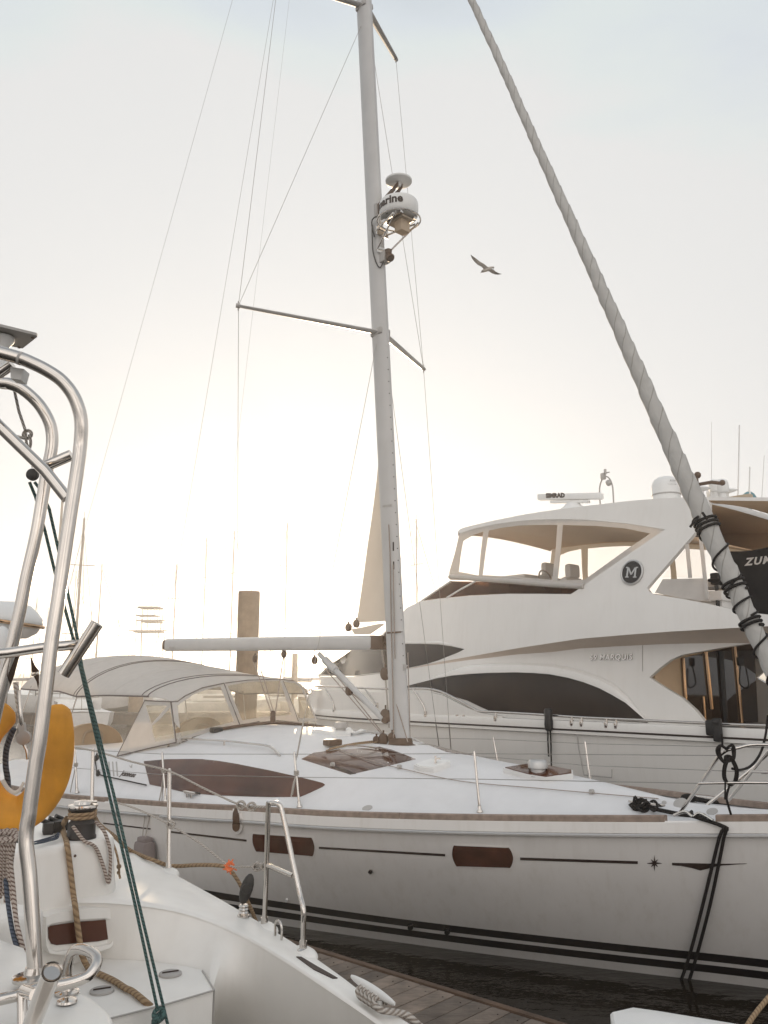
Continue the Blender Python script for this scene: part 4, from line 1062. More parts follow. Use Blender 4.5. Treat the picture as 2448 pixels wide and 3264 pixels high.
shell = [(1289, 1945), (1297, 1937), (1339, 1916), (1400, 1908), (1500, 1898), (1617, 1893), (1720, 1893), (1821, 1894), (1858, 1868), (1990, 1776), (2119, 1688)]+hard_b[1:]+hard_t+[(2262, 1600), (2262, 1622), (2240, 1645), (2222, 1690), (2069, 1865), (2062, 1874), (2070, 1886), (2085, 1894), (2160, 1906), (2246, 1922), (2365, 1950), (2448, 1959), (2640, 1975)]+brow[::-1]+[(1127, 2155), (1016, 2155), (1060, 2115), (1120, 2072), (1210, 2030), (1260, 1975)]
uo = mat('warm_lit_tan', (.74, .54, .35), .5, var=.03)  # warm bounce light put into the colour of cream undersides and inner faces
ysh = panel('flybridge_shell', shell, SF, [gely, uo], yacht, .0, .07, 24, mirror=ymir, imi=1)
w0 = [(1024, 2150), (1060, 2118), (1120, 2074), (1160, 2060), (1210, 2054), (1293, 2052), (1340, 2052), (1398, 2054), (1440, 2060), (1481, 2069), (1460, 2080), (1434, 2090), (1400, 2104), (1362, 2116), (1297, 2130), (1228, 2142), (1127, 2153)]
yp('windscreen_side', w0, SF, dglass, ysh, .006, .004)
eyebrow([(1230, 2050), (1293, 2049), (1398, 2051), (1440, 2057), (1481, 2067)], SF, .03, .07, gely, ysh)
def c3(b, pts): return [cast(b, u, v)[0] for u, v in pts]
def ydec(p): q = p-M0; return -q.dot(BX), YOFF-q.dot(PX), q.z
sofm = mat('soffit_tan', (.60, .50, .42), .5, var=.03)  # soffit tinted browner and darker than the white shell above
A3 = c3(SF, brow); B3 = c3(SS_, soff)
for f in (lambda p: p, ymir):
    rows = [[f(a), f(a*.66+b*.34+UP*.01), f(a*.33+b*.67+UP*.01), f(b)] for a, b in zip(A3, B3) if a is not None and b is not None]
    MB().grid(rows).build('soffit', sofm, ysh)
for u, v in ((1630, 2076), (1912, 2048), (2265, 2032)):
    # recessed lamps in the soffit (unlit)
    pass
# ceiling over the aft deck, flybridge floor
zc_ = ydec(A3[8])[2]; xa = ydec(A3[8])[0]
MB().box(Y((xa-7)/2+.5, 0, zc_+.05), (abs(xa+7)+1.0, 4.0, .06), (BX, PX, UP), bev=.02).build('flybridge_floor', gely, yacht)
# front: windscreen glass and cowl, across the beam
fr = c3(SF, [(1016, 2156), (1060, 2115), (1120, 2072), (1210, 2030), (1260, 1975), (1289, 1945), (1297, 1937), (1339, 1916)])
fr = [p for p in fr if p is not None]
def cross(ps, bulge, crown=0, n=14):
    rows = []
    for p in ps:
        x, y, z = ydec(p); rows.append([Y(x+bulge*(1-t*t), y*t, z+crown*(1-t*t)) for t in [-1+2*k/n for k in range(n+1)]])
    return rows
MB().grid(cross(fr[:3], .12)).build('front_windscreen', dglass, ysh)
MB().grid(cross(fr[2:], .12, .0)).build('cowl', gely, ysh)
x9, y9, z9 = ydec(fr[-1])
MB().grid([[Y(x9+.12*(1-t*t), y9*t, z9) for t in [-1+k/7 for k in range(15)]], [Y(x9-1.1, 1.55*t, z9-.03) for t in [-1+k/7 for k in range(15)]]]).build('flybridge_deck', gely, ysh)
trk = c3(SS_, [(940, 2190), (980, 2177), (1016, 2157)])
MB().grid(cross([p for p in trk if p], .1, .02)).build('foredeck_trunk', gely, yacht)
# hard top roof, underside and aft rim
HT = [p for p in c3(SF, hard_t) if p is not None]
HU = [p for p in c3(SF, [(1464, 1699)]+hard_b[::-1][1:]) if p is not None]
roof = MB(); rows = cross(HT, .22, .13)
rows2 = [[q-UP*.09 for q in r] for r in rows]
roof.grid(rows); roof.grid([r[::-1] for r in rows2], 1); roof.grid([rows[0], rows2[0]]); roof.grid([rows[-1], rows2[-1]])
x0, y0_, z0 = ydec(HT[-1])
# overhang aft of the arch
ar = [[Y(x0-.0-.75*k/4, y0_*(1-.04*k)*t*(1 if abs(t) < .99 else 1), z0+.13*(1-t*t)-.02*k) for t in [-1+2*j/14 for j in range(15)]] for k in range(5)]
ar2 = [[q-UP*(.09 if 0 < j < 14 else .05) for j, q in enumerate(r)] for r in ar]
roof.grid(ar); roof.grid([r[::-1] for r in ar2], 1); roof.grid([ar[-1], ar2[-1]])
roof.grid([[r[0], r2[0]] for r, r2 in zip(ar, ar2)]); roof.grid([[r[-1], r2[-1]] for r, r2 in zip(ar, ar2)])
ht = roof.build('hard_top', [gely, uo], ysh, angle=35)
und = MB().grid(cross(HU[2:], .12, .04)).build('headliner', uo, ht)
zu = z0-.16
pu = Y(x0-.3, .1, z0-.02)
sp_ = Y(x0-.42, -.35, z0+.02)
MB().lathe(sp_, -UP, [(.13, -.06), (.13, .015), (.11, .02), (.05, .012), (.03, .02), (0, .02)], 24).build('speaker', plw, ht)
# clear enclosure between hard top and coaming
frame = [(1464, 1700)]+hard_b[::-1][1:]+[(1990, 1776), (1860, 1866), (1762, 1862), (1640, 1856), (1523, 1850), (1434, 1848), (1431, 1824), (1450, 1760)]
holes = [[(1475, 1724), (1505, 1706), (1540, 1694), (1532, 1760), (1525, 1834), (1461, 1822), (1467, 1770)], [(1557, 1691), (1600, 1682), (1653, 1675), (1710, 1673), (1776, 1673), (1770, 1760), (1759, 1848), (1640, 1838), (1537, 1833), (1546, 1760)], [(1793, 1673), (1830, 1674), (1900, 1676), (1993, 1684), (2072, 1700), (1990, 1756), (1862, 1848), (1776, 1850), (1786, 1760)]]
enc = yp('enclosure', frame, SF, canvas, ysh, -.004, .012, step=18, holes=holes)
for h in holes: yp('clear_panel', h, SF, vinyl2, enc, -.008, .009, step=26)
rl_ = c3(SF, [(1434, 1838), (1480, 1841), (1528, 1846), (1640, 1854), (1762, 1864), (1862, 1869)])
for f in (lambda p: p, ymir): MB().tube([f(p) for p in rl_ if p], .045, 10, smooth=3).build('rolled_curtain', canvas, enc)
ven = [(1345, 1914), (1400, 1907), (1500, 1897), (1617, 1892), (1720, 1892), (1818, 1893), (1856, 1870), (1762, 1866), (1640, 1858), (1523, 1854), (1436, 1852), (1390, 1882)]
yp('smoked_windscreen', ven, SF, smoke, ysh, -.005, .01)
fv = [p for p in c3(SF, [(1345, 1914), (1390, 1882), (1436, 1852)]) if p]
MB().grid(cross(fv, .12)).build('smoked_windscreen', smoke, ysh)
for f in (lambda p: p, ymir):
    q = [p for p in c3(SF, [(1345, 1914), (1390, 1884), (1436, 1853)]) if p]; MB().tube([f(p) for p in q], .02, 8).build('windscreen_frame', gely, ysh)
    q = [p for p in c3(SF, [(1425, 1905), (1470, 1878), (1518, 1852)]) if p]; MB().tube([f(p) for p in q], .018, 8).build('windscreen_frame', gely, ysh)
# console and helm seats on the flybridge
x, y, z = ydec(onp(1740, 1850, Y(0, .2, 0), PX))
def seat(xc, yc, zt_, hr=True):
    t = MB()
    t.box(Y(xc, yc, zt_-.3), (.16, .52, .5), (BX, PX, UP), bev=.07)
    t.box(Y(xc+.25, yc, zt_-.62), (.55, .55, .16), (BX, PX, UP), bev=.06)
    if hr: t.box(Y(xc-.02, yc, zt_+.06), (.14, .32, .26), (BX, PX, UP), bev=.06)
    t.lathe(Y(xc+.22, yc, zt_-1.2), UP, [(.2, 0), (.06, .05), (.06, .55)], 14)
    s = t.build('helm_seat', plw, yacht)
    for k in (-.28, .28): MB().box(Y(xc+.2, yc+k, zt_-.42), (.4, .07, .07), (BX, PX, UP), bev=.02).build('armrest', plw, s)
xs_, _, zs_ = ydec(onp(1745, 1825, Y(0, -.3, 0), PX)); seat(xs_, -.3, zs_)
xs2, _, zs2 = ydec(onp(1822, 1832, Y(0, .35, 0), PX)); seat(xs2, .35, zs2)
xk = xs2+1.1
cons = MB().box(Y(xk, 0, z9+.12), (.5, 2.2, .5), (BX, PX, UP), bev=.06).box(Y(xk-.1, 0, z9+.38), (.5, 1.5, .08), (BX, PX, UP), bev=.03).build('helm_console', gely, yacht)
MB().tube([Y(xk-.42+.06*math.sin(a), .2+.2*math.cos(a), z9+.32+.2*math.sin(a)) for a in [2*math.pi*k/20 for k in range(20)]], .016, 8, closed=True).build('steering_wheel', inox, cons)
# ---- things on the hard top
rp_ = onp(1826, 1610, Y(0, .0, 0), PX); rx, _, rz = ydec(rp_)
rt = onp(1718, 1592, Y(0, 0, 0), PX); re_ = onp(1920, 1588, Y(0, 0, 0), PX)
bd_ = (re_-rt); bl = bd_.length; bd_.normalize()
t = MB().box((rt+re_)/2+UP*.04, (bl, .13, .125), (bd_, PX, UP), bev=.03)
rb_ = t.box((rt+re_)/2-UP*.06, (bl*.6, .1, .05), (bd_, PX, UP), bev=.015).lathe(Y(rx, 0, rz-.17), UP, [(.34, -.1), (.32, .02), (.24, .1), (.16, .16), (.13, .2)], 24).build('radar_scanner', plw, yacht)
mb = MB(); text_on(mb, 'SIMRAD', .12, (rt+re_)/2-bd_*.28+UP*.058-PX*.066, bd_, UP, out=.003, bold=.008, spacing=1.05); mb.build('lettering', rubw, rb_, smooth=False)
dm_ = onp(2124, 1586, Y(0, .3, 0), PX)
dome = MB().lathe(dm_-UP*.04, UP, [(.23, -.1), (.23, .07), (.236, .075), (.236, .2), (.225, .27), (.19, .335), (.13, .38), (.06, .4), (0, .405)], 32).build('satellite_dome', plw, yacht)
MB().lathe(dm_+UP*.03, UP, [(.2375, 0), (.2375, .022)], 32).build('dome_band', plg, dome)
vd = (O-dm_); va = math.atan2(vd.y, vd.x)
mb = MB()
for txt, hh, sz, oa in (('KVH', .24, .05, .62), ('TracVision', .18, .022, .5)):
    for i, ch in enumerate(txt):
        an = va+oa+(i-len(txt)/2)*sz*3.0; rd = V((math.cos(an), math.sin(an), 0)); text_on(mb, ch, sz, dm_+rd*.238+UP*hh, V((-rd.y, rd.x, 0)), UP, out=.003)
mb.build('lettering', plg, dome, smooth=False)
nm_ = onp(1934, 1598, Y(0, -.2, 0), PX); nx, _, nz = ydec(nm_)
na = onp(1934, 1502, Y(0, -.2, 0), PX).z-nz
t = MB().tube([Y(nx+.14, -.2, nz-.1), Y(nx+.14, -.2, nz+.25), Y(nx+.08, -.2, nz+.42), Y(nx, -.2, nz+.47), Y(nx-.08, -.2, nz+.42), Y(nx-.14, -.2, nz+.25), Y(nx-.14, -.2, nz-.12)], .014, 8, smooth=4)
t.tube([Y(nx, -.2, nz+.47), Y(nx, -.2, nz+na)], .016, 8).sphere(Y(nx-.06, -.2, nz+na*.6), .06, 12).box(Y(nx+.05, -.2, nz+na*.85), (.1, .06, .12), bev=.02).box(Y(nx, -.2, nz+na), (.05, .05, .1), bev=.02).tube([Y(nx-.09, -.2, nz+na*.95), Y(nx+.09, -.2, nz+na*.95)], .012, 6)
t.build('navigation_light_mast', plg, yacht)
def whip(u0, v0, u1, v1, y, r0=.014, r1=.004, base=True):
    a = onp(u0, v0, Y(0, y, 0), PX); b = onp(u1, v1, Y(0, y, 0), PX); x, _, _ = ydec(a); b = V((b.x, b.y, b.z))
    t = MB().tube([a-UP*.25, a, b], lambda f: r0+(r1-r0)*f, 8)
    if base: t.lathe(a-UP*.06, UP, [(.04, -.15), (.035, 0), (.02, .1), (r0, .13)], 12)
    t.build('whip_antenna', plw, yacht)
whip(2352, 1596, 2357, 1355, -.9, .016, .012); whip(2388, 1570, 2390, 1488, -1.2, .014, .012); whip(2426, 1626, 2436, 1452, -1.5, .012, .005); whip(2268, 1575, 2268, 1345, -.2, .013, .003)
# horns, searchlight, loudhailers
def horn(u, v, y, L, d):
    p = onp(u, v, Y(0, y, 0), PX); return MB().lathe(p, d, [(.01, 0), (.03, L*.15), (.05, L*.4), (.085, L*.75), (.105, L*.95), (.11, L), (.09, L), (0, L*.7)], 18).box(p-UP*.1+V(d)*L*.4, (.06, .06, .2)).box(p-UP*.2+V(d)*L*.4, (.14, .12, .05)).build('horn', plw, yacht)
horn(2352, 1560, -.5, .5, (-BX)); horn(2268, 1555, -.1, .45, (-BX*.9-PX*.2))
p = onp(2300, 1555, Y(0, -.3, 0), PX); MB().lathe(p-UP*.1, UP, [(.07, -.15), (.06, 0), (.1, .02), (.12, .1), (.11, .2), (.06, .24), (0, .25)], 18).build('searchlight', plw, yacht)
p = onp(2278, 1552, Y(0, -.25, 0), PX); MB().lathe(p-UP*.1, UP, [(.06, -.15), (.06, 0), (.09, .02), (.1, .12), (.09, .2), (0, .23)], 18).build('searchlight', plw, yacht)
p = onp(2388, 1592, Y(0, -1.2, 0), PX); fl = MB().lathe(p, BX*.8-PX*.5, [(.0, -.12), (.08, -.11), (.13, -.04), (.14, .02), (.12, .03), (0, .035)], 22).box(p-UP*.16, (.05, .05, .2)).build('floodlight', mat('teal_glass', (.10, .24, .27), .15, coat=.5), yacht)
p = onp(2350, 1592, Y(0, -.7, 0), PX); MB().box(p, (.5, .14, .12), (BX, PX, UP), bev=.03).box(p-UP*.13, (.08, .08, .2)).build('light_bar', tan_canvas, yacht)
p = onp(2222, 1545, Y(0, .1, 0), PX); MB().tube([p, p+BX*.25, p+BX*.42-UP*.05], .03, 8).sphere(p+BX*.43-UP*.04, .05, 10).sphere(p+BX*.02+UP*.16, .06, 10).tube([p+UP*.12, p-UP*.2], .03, 8).build('camera_mount', brownp, yacht)
# ---- badge and lettering
p, n = cast(SF, 2015, 1825)
xd = (cast(SF, 2035, 1825)[0]-p); xd = (xd-n*xd.dot(n)).normalized(); yd = n.cross(xd)
bdg = MB().lathe(p, n, [(.195, -.01), (.195, .015), (.175, .022), (.168, .015), (.165, .012), (0, .012)], 40).build('badge', alu, ysh)
MB().lathe(p, n, [(.164, .0), (.164, .016), (0, .016)], 40).build('badge_face', boot, bdg)
mb = MB(); pm = lambda x, y: p+n*.019+xd*x+yd*y
def stroke(x0, y0, x1, y1, w_):
    d = (xd*(x1-x0)+yd*(y1-y0)); L_ = d.length; d.normalize(); mb.box(pm((x0+x1)/2, (y0+y1)/2), (L_, w_, .006), (d, n.cross(d), n))
for sx in (-1, 1):
    stroke(sx*.068, -.07, sx*.068, .07, .026); stroke(sx*.058, .068, 0, -.035, .022)
    stroke(sx*.068-.03, -.073, sx*.068+.03, -.073, .015); stroke(sx*.085-.02, .073, sx*.085+.02, .073, .015)
mb.build('lettering', alu, bdg, smooth=False)
p, n = cast(SS_, 1948, 2096); q, _ = cast(SS_, 1990, 2096)
xd = (q-p).normalized(); xd = (BX+xd*0); xd = (xd-n*xd.dot(n)).normalized(); yd = n.cross(xd)
mb = MB(); text_on(mb, '59 MARQUIS', .125, p+n*.004-UP*.0, xd, (yd+xd*.16).normalized(), out=.012, bold=.002, spacing=1.08); mb.build('lettering', inox, yw, smooth=False)
MB().tube([cast(SS_, 2048, v)[0]+cast(SS_, 2048, v)[1]*.001 for v in (2057, 2090, 2120, 2140)], .004, 6).build('panel_seam', plg, yw)
# ---- guard rail
rp = [(945, 2184), (1000, 2187), (1100, 2191), (1239, 2196), (1330, 2195), (1376, 2198), (1410, 2208), (1460, 2233), (1500, 2256), (1524, 2267), (1560, 2269), (1700, 2277), (1848, 2287), (2000, 2294), (2137, 2301), (2290, 2308), (2448, 2313), (2600, 2318)]
R3 = [p+n*-.03 for p, n in [cast(SH, u, v) for u, v in rp] if p is not None]
for f in (lambda p: p, ymir): 
    rl2 = MB().tube([f(p) for p in R3], .02, 10, smooth=3).build('guard_rail', inox, yacht)
    if f(R3[0]) == R3[0]: railo = rl2
def rail_leg(pts): 
    q = [cast(SH, u, v) for u, v in pts]; q = [p+n*.012 for p, n in q if p is not None]
    for f in (lambda p: p, ymir):
        t = MB().tube([f(p) for p in q], .014, 8, smooth=3); t.box(f(q[-1]), (.06, .04, .1), (BX, PX, UP), bev=.015); t.build('rail_leg', inox, yacht)
for pts in ([(1035, 2190), (1060, 2232), (1067, 2262)], [(1165, 2196), (1190, 2230), (1203, 2248)], [(1318, 2197), (1350, 2246), (1358, 2276)]): rail_leg(pts)
for u, v in ((1581, 2272), (1824, 2286), (1855, 2288), (1934, 2292), (1965, 2294)): rail_leg([(u, v), (u+1, v+10), (u, v+19)])
for u, v in ((1457, 2283), (1478, 2285)):
    p, n = cast(SH, u, v); MB().box(p, (.05, .03, .06), (BX, PX, UP), bev=.01).build('cleat_pad', inox, yacht)
# outline of the hull hatch, cockpit
p1, p2, p3_, p4 = [cast(SH, u, v)[0] for u, v in ((1838, 2326), (1864, 2468), (1955, 2478), (1955, 2456))]
# aft deck: bulkhead with a smoked sliding door, ceiling lamps, coaming
xb = ydec(onp(2090, 2170, Y(0, 1.62, 0), PX))[0]
yblk = MB().box(Y(xb, 0, 2.3), (.06, 3.36, 1.5), (BX, PX, UP)).build('aft_bulkhead', uo, yacht)
def onx(u, v): return onp(u, v, Y(xb-.04, 0, 0), BX)
dg = mat('bronze_glass', (.03, .015, .008), .06, var=.15, coat=.3)
q = [onx(*a) for a in ((2174, 2098), (2336, 2060), (2364, 2350), (2192, 2350))]
dr = MB().prism(q, -(-BX)*.02).build('sliding_door', dg, yblk)
q = [onx(*a) for a in ((2344, 2058), (2400, 2050), (2416, 2350), (2370, 2350))]
MB().prism(q, BX*.02).build('fixed_pane', dg, yblk)
gold = mat('gold_glint_metal', (.46, .30, .18), .25, metal=1, var=.1)  # gold reflection of the door glass put into the frame colour
for (a, b_, r) in (((2172, 2098), (2187, 2350), .025), ((2243, 2078), (2262, 2260), .035), ((2236, 2220), (2242, 2300), .02), ((2336, 2060), (2364, 2350), .03), ((2290, 2075), (2310, 2345), .05)):
    MB().tube([onx(*a)+BX*.03, onx(*b_)+BX*.03], r, 8).build('door_frame', gold if r < .05 else boot, dr)
# cockpit sole, settee and the far wing
MB().box(Y(xb-2.5, 0, 1.35), (5, 4.2, .1), (BX, PX, UP)).build('cockpit_sole', teak, yacht)
MB().box(Y(xb-2.0, -1.5, 1.75), (2.6, .5, .7), (BX, PX, UP), bev=.08).build('settee', tan_canvas, yacht)
MB().box(Y(xb-4.4, 0, 1.9), (.3, 4.2, 1.0), (BX, PX, UP), bev=.08).build('transom_coaming', gely, yacht)
p = onp(2360, 2108, Y(0, -.2, 0), PX); MB().box(p, (.1, .08, .14), bev=.02).tube([p-UP*.05, p-UP*.35-BX*.04, p-UP*.4+BX*.1, p-UP*.1+BX*.08], .012, 8, smooth=4).build('intercom_handset', black, yacht)
# ---- flybridge aft: folded curtain, black covered scooter
cur = [(2085, 1888), (2110, 1845), (2246, 1842), (2262, 1915), (2180, 1908)]
yp('folded_curtain', cur, SF, canvas, enc, -.02, .03, step=18)
yp('clear_panel', [(2112, 1838), (2222, 1700), (2246, 1720), (2246, 1838)], SF, vinyl2, enc, -.03, .01, step=26)
for a, b_ in (((2190, 1735), (2200, 1842)), ((2232, 1700), (2254, 1910))):
    q1, q2 = cast(SF, *a)[0], cast(SF, *b_)[0]
    for f in (lambda p: p, ymir): MB().box(f((q1+q2)/2)-PX*0, (.05, .03, (q2-q1).length), (BX, PX, (q2-q1).normalized()), bev=.008).build('curtain_batten', canvas, enc)
p = onp(2282, 1845, Y(0, .9, 0), PX)
MB().box(p, (.14, .12, .18), (BX, PX, UP), bev=.03).box(p-UP*.02, (.2, .16, .05), (BX, PX, UP), bev=.02).tube([p-UP*.1, p-UP*.6], .03, 8).build('deck_fitting', black, yacht)
p = onp(2300, 1905, Y(0, .6, 0), PX)
p = onp(2285, 1905, Y(0, .6, 0), PX)
MB().box(p, (.5, .7, .16), (BX, PX, UP), bev=.05).box(p+UP*.2-BX*.0, (.5, .5, .12), (BX, PX, UP), bev=.05).box(p-UP*.3, (.4, .5, .5), (BX, PX, UP), bev=.03).build('cushioned_seat', plw, yacht)
scp = onp(2440, 1850, Y(0, -.3, 0), PX)
covm = mat('black_cover', (.014, .012, .012), .8, var=.3, bump=.3, bscale=25)
sx, sy, sz = ydec(scp)
sco = thing('covered_scooter', 'watercraft under a black cover with white lettering, on the upper deck behind the furled sail', 'watercraft', tuple(Y(sx, sy, sz-.6)))
prof = [onp(u, v, Y(0, sy, 0), PX) for u, v in ((2336, 1778), (2346, 1764), (2395, 1763), (2448, 1757), (2560, 1740), (2700, 1800), (2720, 1960), (2420, 1958), (2396, 1900), (2388, 1862), (2360, 1840), (2342, 1805))]
mb = MB(); rows = []
for d, k in ((-.42, .9), (-.38, .97), (-.2, 1), (.2, 1), (.38, .97), (.42, .9)):
    c = sum(prof, V((0, 0, 0)))/len(prof); rows.append([c+(p_-c)*k-PX*d for p_ in catmull(prof, 3, True)])
mb.grid(rows, closed=True); n_ = len(rows[0]); mb.f.append(list(range(n_))); mb.mi.append(0); mb.f.append([5*n_+i for i in range(n_)]); mb.mi.append(0)
cov = mb.build('cover', covm, sco)
mb = MB(); fp = onp(2405, 1787, Y(0, sy+.43, 0), PX)
text_on(mb, 'ZUMA', .17, onp(2432, 1787, Y(0, sy+.425, 0), PX)+PX*-.0, BX, UP+BX*.35, out=.004, bold=.006, spacing=1.25)
mb.build('lettering', plw, cov, smooth=False)
e_ = onp(2432, 1787, Y(0, sy+.425, 0), PX)
# ropes and gear hanging on the yacht's near side
def hang(name, pts, r, m, label, cat, b=None, off=.03, smooth=0, group=None):
    q = []
    for u, v in pts:
        p, n = cast(b or SH, u, v); q.append(p+n*off)
    return tag(MB().tube(q, r, 8, smooth=smooth).build(name, m), label, cat, group)
hang('hanging_line', [(1750, 2318), (1750, 2360), (1752, 2405), (1754, 2411)], .012, blr, 'short black line ending in a knot, hanging from the yacht rail', 'rope')
hang('hanging_line', [(1758, 2318), (1760, 2380), (1762, 2470)], .012, blr, 'long straight black line hanging from the black bundle on the yacht rail', 'rope')
p, n = cast(SH, 1756, 2295); t = MB().lathe(p+n*.06-UP*.16, UP, [(.04, 0), (.06, .02), (.068, .1), (.06, .2), (.068, .3), (.05, .33)], 12).box(p+n*.09+UP*.1, (.09, .04, .06), (BX, PX, UP), bev=.02)
tag(t.build('rope_bundle', black), 'black bundle strapped over the yacht guard rail amidships', 'rope bundle')
tag(MB().tube([cast(SH, u, v)[0]+cast(SH, u, v)[1]*.02 for u, v in ((1838, 2318), (1848, 2390), (1864, 2468), (1864, 2470), (1910, 2474), (1953, 2478), (1953, 2452))], .009, 6).build('boarding_rope', plg), 'thin grey rope and bar hanging down the yacht side', 'rope')
p, n = cast(SH, 2284, 2325); t = MB().box(p+n*.05-BX*.02+UP*.02, (.19, .08, .2), (BX, PX, UP), bev=.03).box(p+n*.1+BX*.06+UP*.0, (.11, .09, .3), (BX, PX, UP), bev=.03).lathe(p+n*.15+BX*.06+UP*.1, n, [(.03, 0), (.04, .02), (0, .03)], 14)
bs = tag(t.build('fender_step', black), 'black plastic fender step hooked on the yacht rail, above the coiled rope', 'fender')
# ================================================================ the catamaran in the foreground
cat = thing('catamaran', 'white catamaran stern in the foreground with a bent stainless steel arch and a winch', 'catamaran', tuple(onz(300, 2900, 0)))
def zl(L_): return [onz(u, v, z) for u, v, z in L_]
def even(pts, n):
    pts = catmull(pts, 8); d = [0]
    for a, b in zip(pts, pts[1:]): d.append(d[-1]+(b-a).length)
    out = []; j = 0
    for i in range(n):
        t = d[-1]*i/(n-1)
        while j < len(d)-2 and d[j+1] < t: j += 1
        f = (t-d[j])/max(1e-9, d[j+1]-d[j]); out.append(pts[j]+(pts[j+1]-pts[j])*min(1, f))
    return out
out_l = zl([(250, 2607, 1.36), (330, 2652, 1.33), (380, 2684, 1.31), (420, 2714, 1.30), (485, 2750, 1.27), (540, 2782, 1.25), (620, 2826, 1.23), (700, 2870, 1.21), (762, 2906, 1.19), (862, 2965, 1.15), (946, 3017, 1.13), (1079, 3111, 1.10), (1139, 3156, 1.08), (1296, 3264, 1.05), (1500, 3400, 1.0)])
inn_l = zl([(200, 2868, 1.345), (253, 2867, 1.34), (340, 2868, 1.33), (422, 2875, 1.315), (500, 2885, 1.285), (570, 2899, 1.26), (651, 2924, 1.23), (771, 2977, 1.19), (922, 3065, 1.15), (1103, 3184, 1.1), (1217, 3264, 1.06), (1420, 3420, 1.0)])
bot_l = zl([(200, 3054, 1.055), (321, 3056, 1.05), (430, 3060, 1.05), (530, 3071, 1.05), (600, 3081, 1.05), (645, 3092, 1.05)])
NQ = 60
oe = even(out_l, NQ); ie = even(inn_l, NQ)
mb = MB(); rows = []
for a, b in zip(oe, ie):
    d = (a-b); d.z = 0; d.normalize()
    rows.append([a+d*.03-UP*1.3, a+d*.09-UP*.5, a+d*.045-UP*.06, a+d*.035-UP*.02, a+d*.012+UP*.004, a-d*.02+UP*.008, a*.7+b*.3+UP*.004, a*.3+b*.7+UP*.004, b+d*.03+UP*.004, b+d*.008-UP*.001, b-d*.008-UP*.014])
mb.grid(rows); rimo = mb.build('hull', gelc, cat, angle=60)
RIM = bvh_obj(rimo)
# inner side, falling to the locker top and the boarding steps
low = zl([(200, 3056, 1.05), (321, 3056, 1.05), (430, 3060, 1.05), (530, 3071, 1.05), (600, 3081, 1.05), (645, 3092, 1.05), (682, 3156, 1.0), (690, 3290, .70), (790, 3400, .55), (1000, 3500, .5), (1250, 3600, .45)])
le = even(low, NQ); rows = []
for k, (b, c) in enumerate(zip(ie, le)):
    r = []
    for i in range(9):
        f = i/8; p = b+(c-b)*f; p.z = b.z-.012+(c.z-b.z)*(f**.8)
        r.append(p)
    rows.append(r)
inner = MB().grid(rows).build('inner_coaming', gelc, cat)
lk = zl([(100, 3056, 1.05), (321, 3056, 1.05), (430, 3060, 1.05), (530, 3071, 1.05), (600, 3081, 1.05), (643, 3092, 1.05), (680, 3155, 1.05), (640, 3168, 1.05), (530, 3200, 1.05), (400, 3233, 1.05), (290, 3260, 1.05), (100, 3310, 1.05)])
mb = MB().add(lk, [list(range(12))]); fl = lk[6:]
rows = [[p, p+V((0, -.006, -.02)), p+V((0, -.01, -.7))] for p in lk[5:]]
mb.grid(rows); mb.build('locker_top', gelc, cat, angle=30)
LK = bvh_of(lk, [list(range(12))])
for pts in ([(645, 3094), (683, 3156)], [(683, 3156), (640, 3169), (530, 3201), (400, 3234), (290, 3261)]):
    q = [onz(u, v, 1.052) for u, v in pts]; MB().tube(q, .004, 6).build('locker_seam', plg, cat)
MB().tube([onz(683, 3157, 1.046), onz(683, 3157, 1.046)-UP*.5], .004, 6).build('locker_seam', plg, cat)
MB().grid([[onz(100, 3400, .45)+V((-1, 0, 0)), onz(100, 3264, .45)+V((-1, 1.0, 0))], [onz(1200, 3700, .45), onz(760, 3330, .45)+V((.3, .3, 0))]]).build('step', gelc, cat)
for u, v in ((325, 3158), (543, 3104)):
    p = onz(u, v, 1.055); c = MB().lathe(p, UP, [(.052, -.004), (.052, .004), (.046, .007), (0, .007)], 28).build('filler_cap', plg, cat)
    MB().box(p+UP*.009, (.075, .006, .006), (V((.9, .43, 0)), V((-.43, .9, 0)), UP)).build('cap_slot', rubw, c)
# coaming block with the winch, and the portlight in its face
bt = zl([(-800, 2820, 1.6), (40, 2716, 1.6), (130, 2703, 1.6), (207, 2691, 1.6), (300, 2678, 1.6), (335, 2674, 1.6), (355, 2667, 1.6), (362, 2658, 1.6), (350, 2645, 1.6), (300, 2622, 1.6), (240, 2600, 1.6), (-800, 2600, 1.6)])
cen = sum(bt, V((0, 0, 0)))/len(bt)
def ring(k, dz): 
    o = []
    for p in bt:
        d = p-cen; d.z = 0; d.normalize(); o.append(p+d*k-UP*dz)
    return o
rows = [ring(-.03, 0), ring(-.012, .004), ring(0, .016), ring(.006, .04), ring(.012, .15), ring(.03, .3), ring(.03, .56)]
mb = MB().grid(rows, closed=True); mb.f.append(list(range(12))); mb.mi.append(0)
blk = mb.build('winch_coaming', gelc, cat, angle=50)
BK = bvh_obj(blk)
fa_, _ = cast(BK, 100, 2800); fb_, _ = cast(BK, 290, 2790); fn = UP.cross(fb_-fa_).normalized()
if fn.dot(fa_-O) > 0: fn = -fn
fm = (fa_+fb_)/2+fn*.075
pl_ = MB().add([fm+(fb_-fa_).normalized()*x+UP*z for x in (-2, 2) for z in (-2, 2)], [(0, 1, 3, 2)]); PB = bvh_of(pl_.v, pl_.f)
wr = [(141, 2922), (150, 2914), (180, 2905), (236, 2896), (300, 2892), (350, 2891), (372, 2905), (381, 2930), (380, 2962), (368, 2990), (345, 3018), (310, 3030), (250, 3036), (190, 3040), (152, 3036), (141, 3010)]
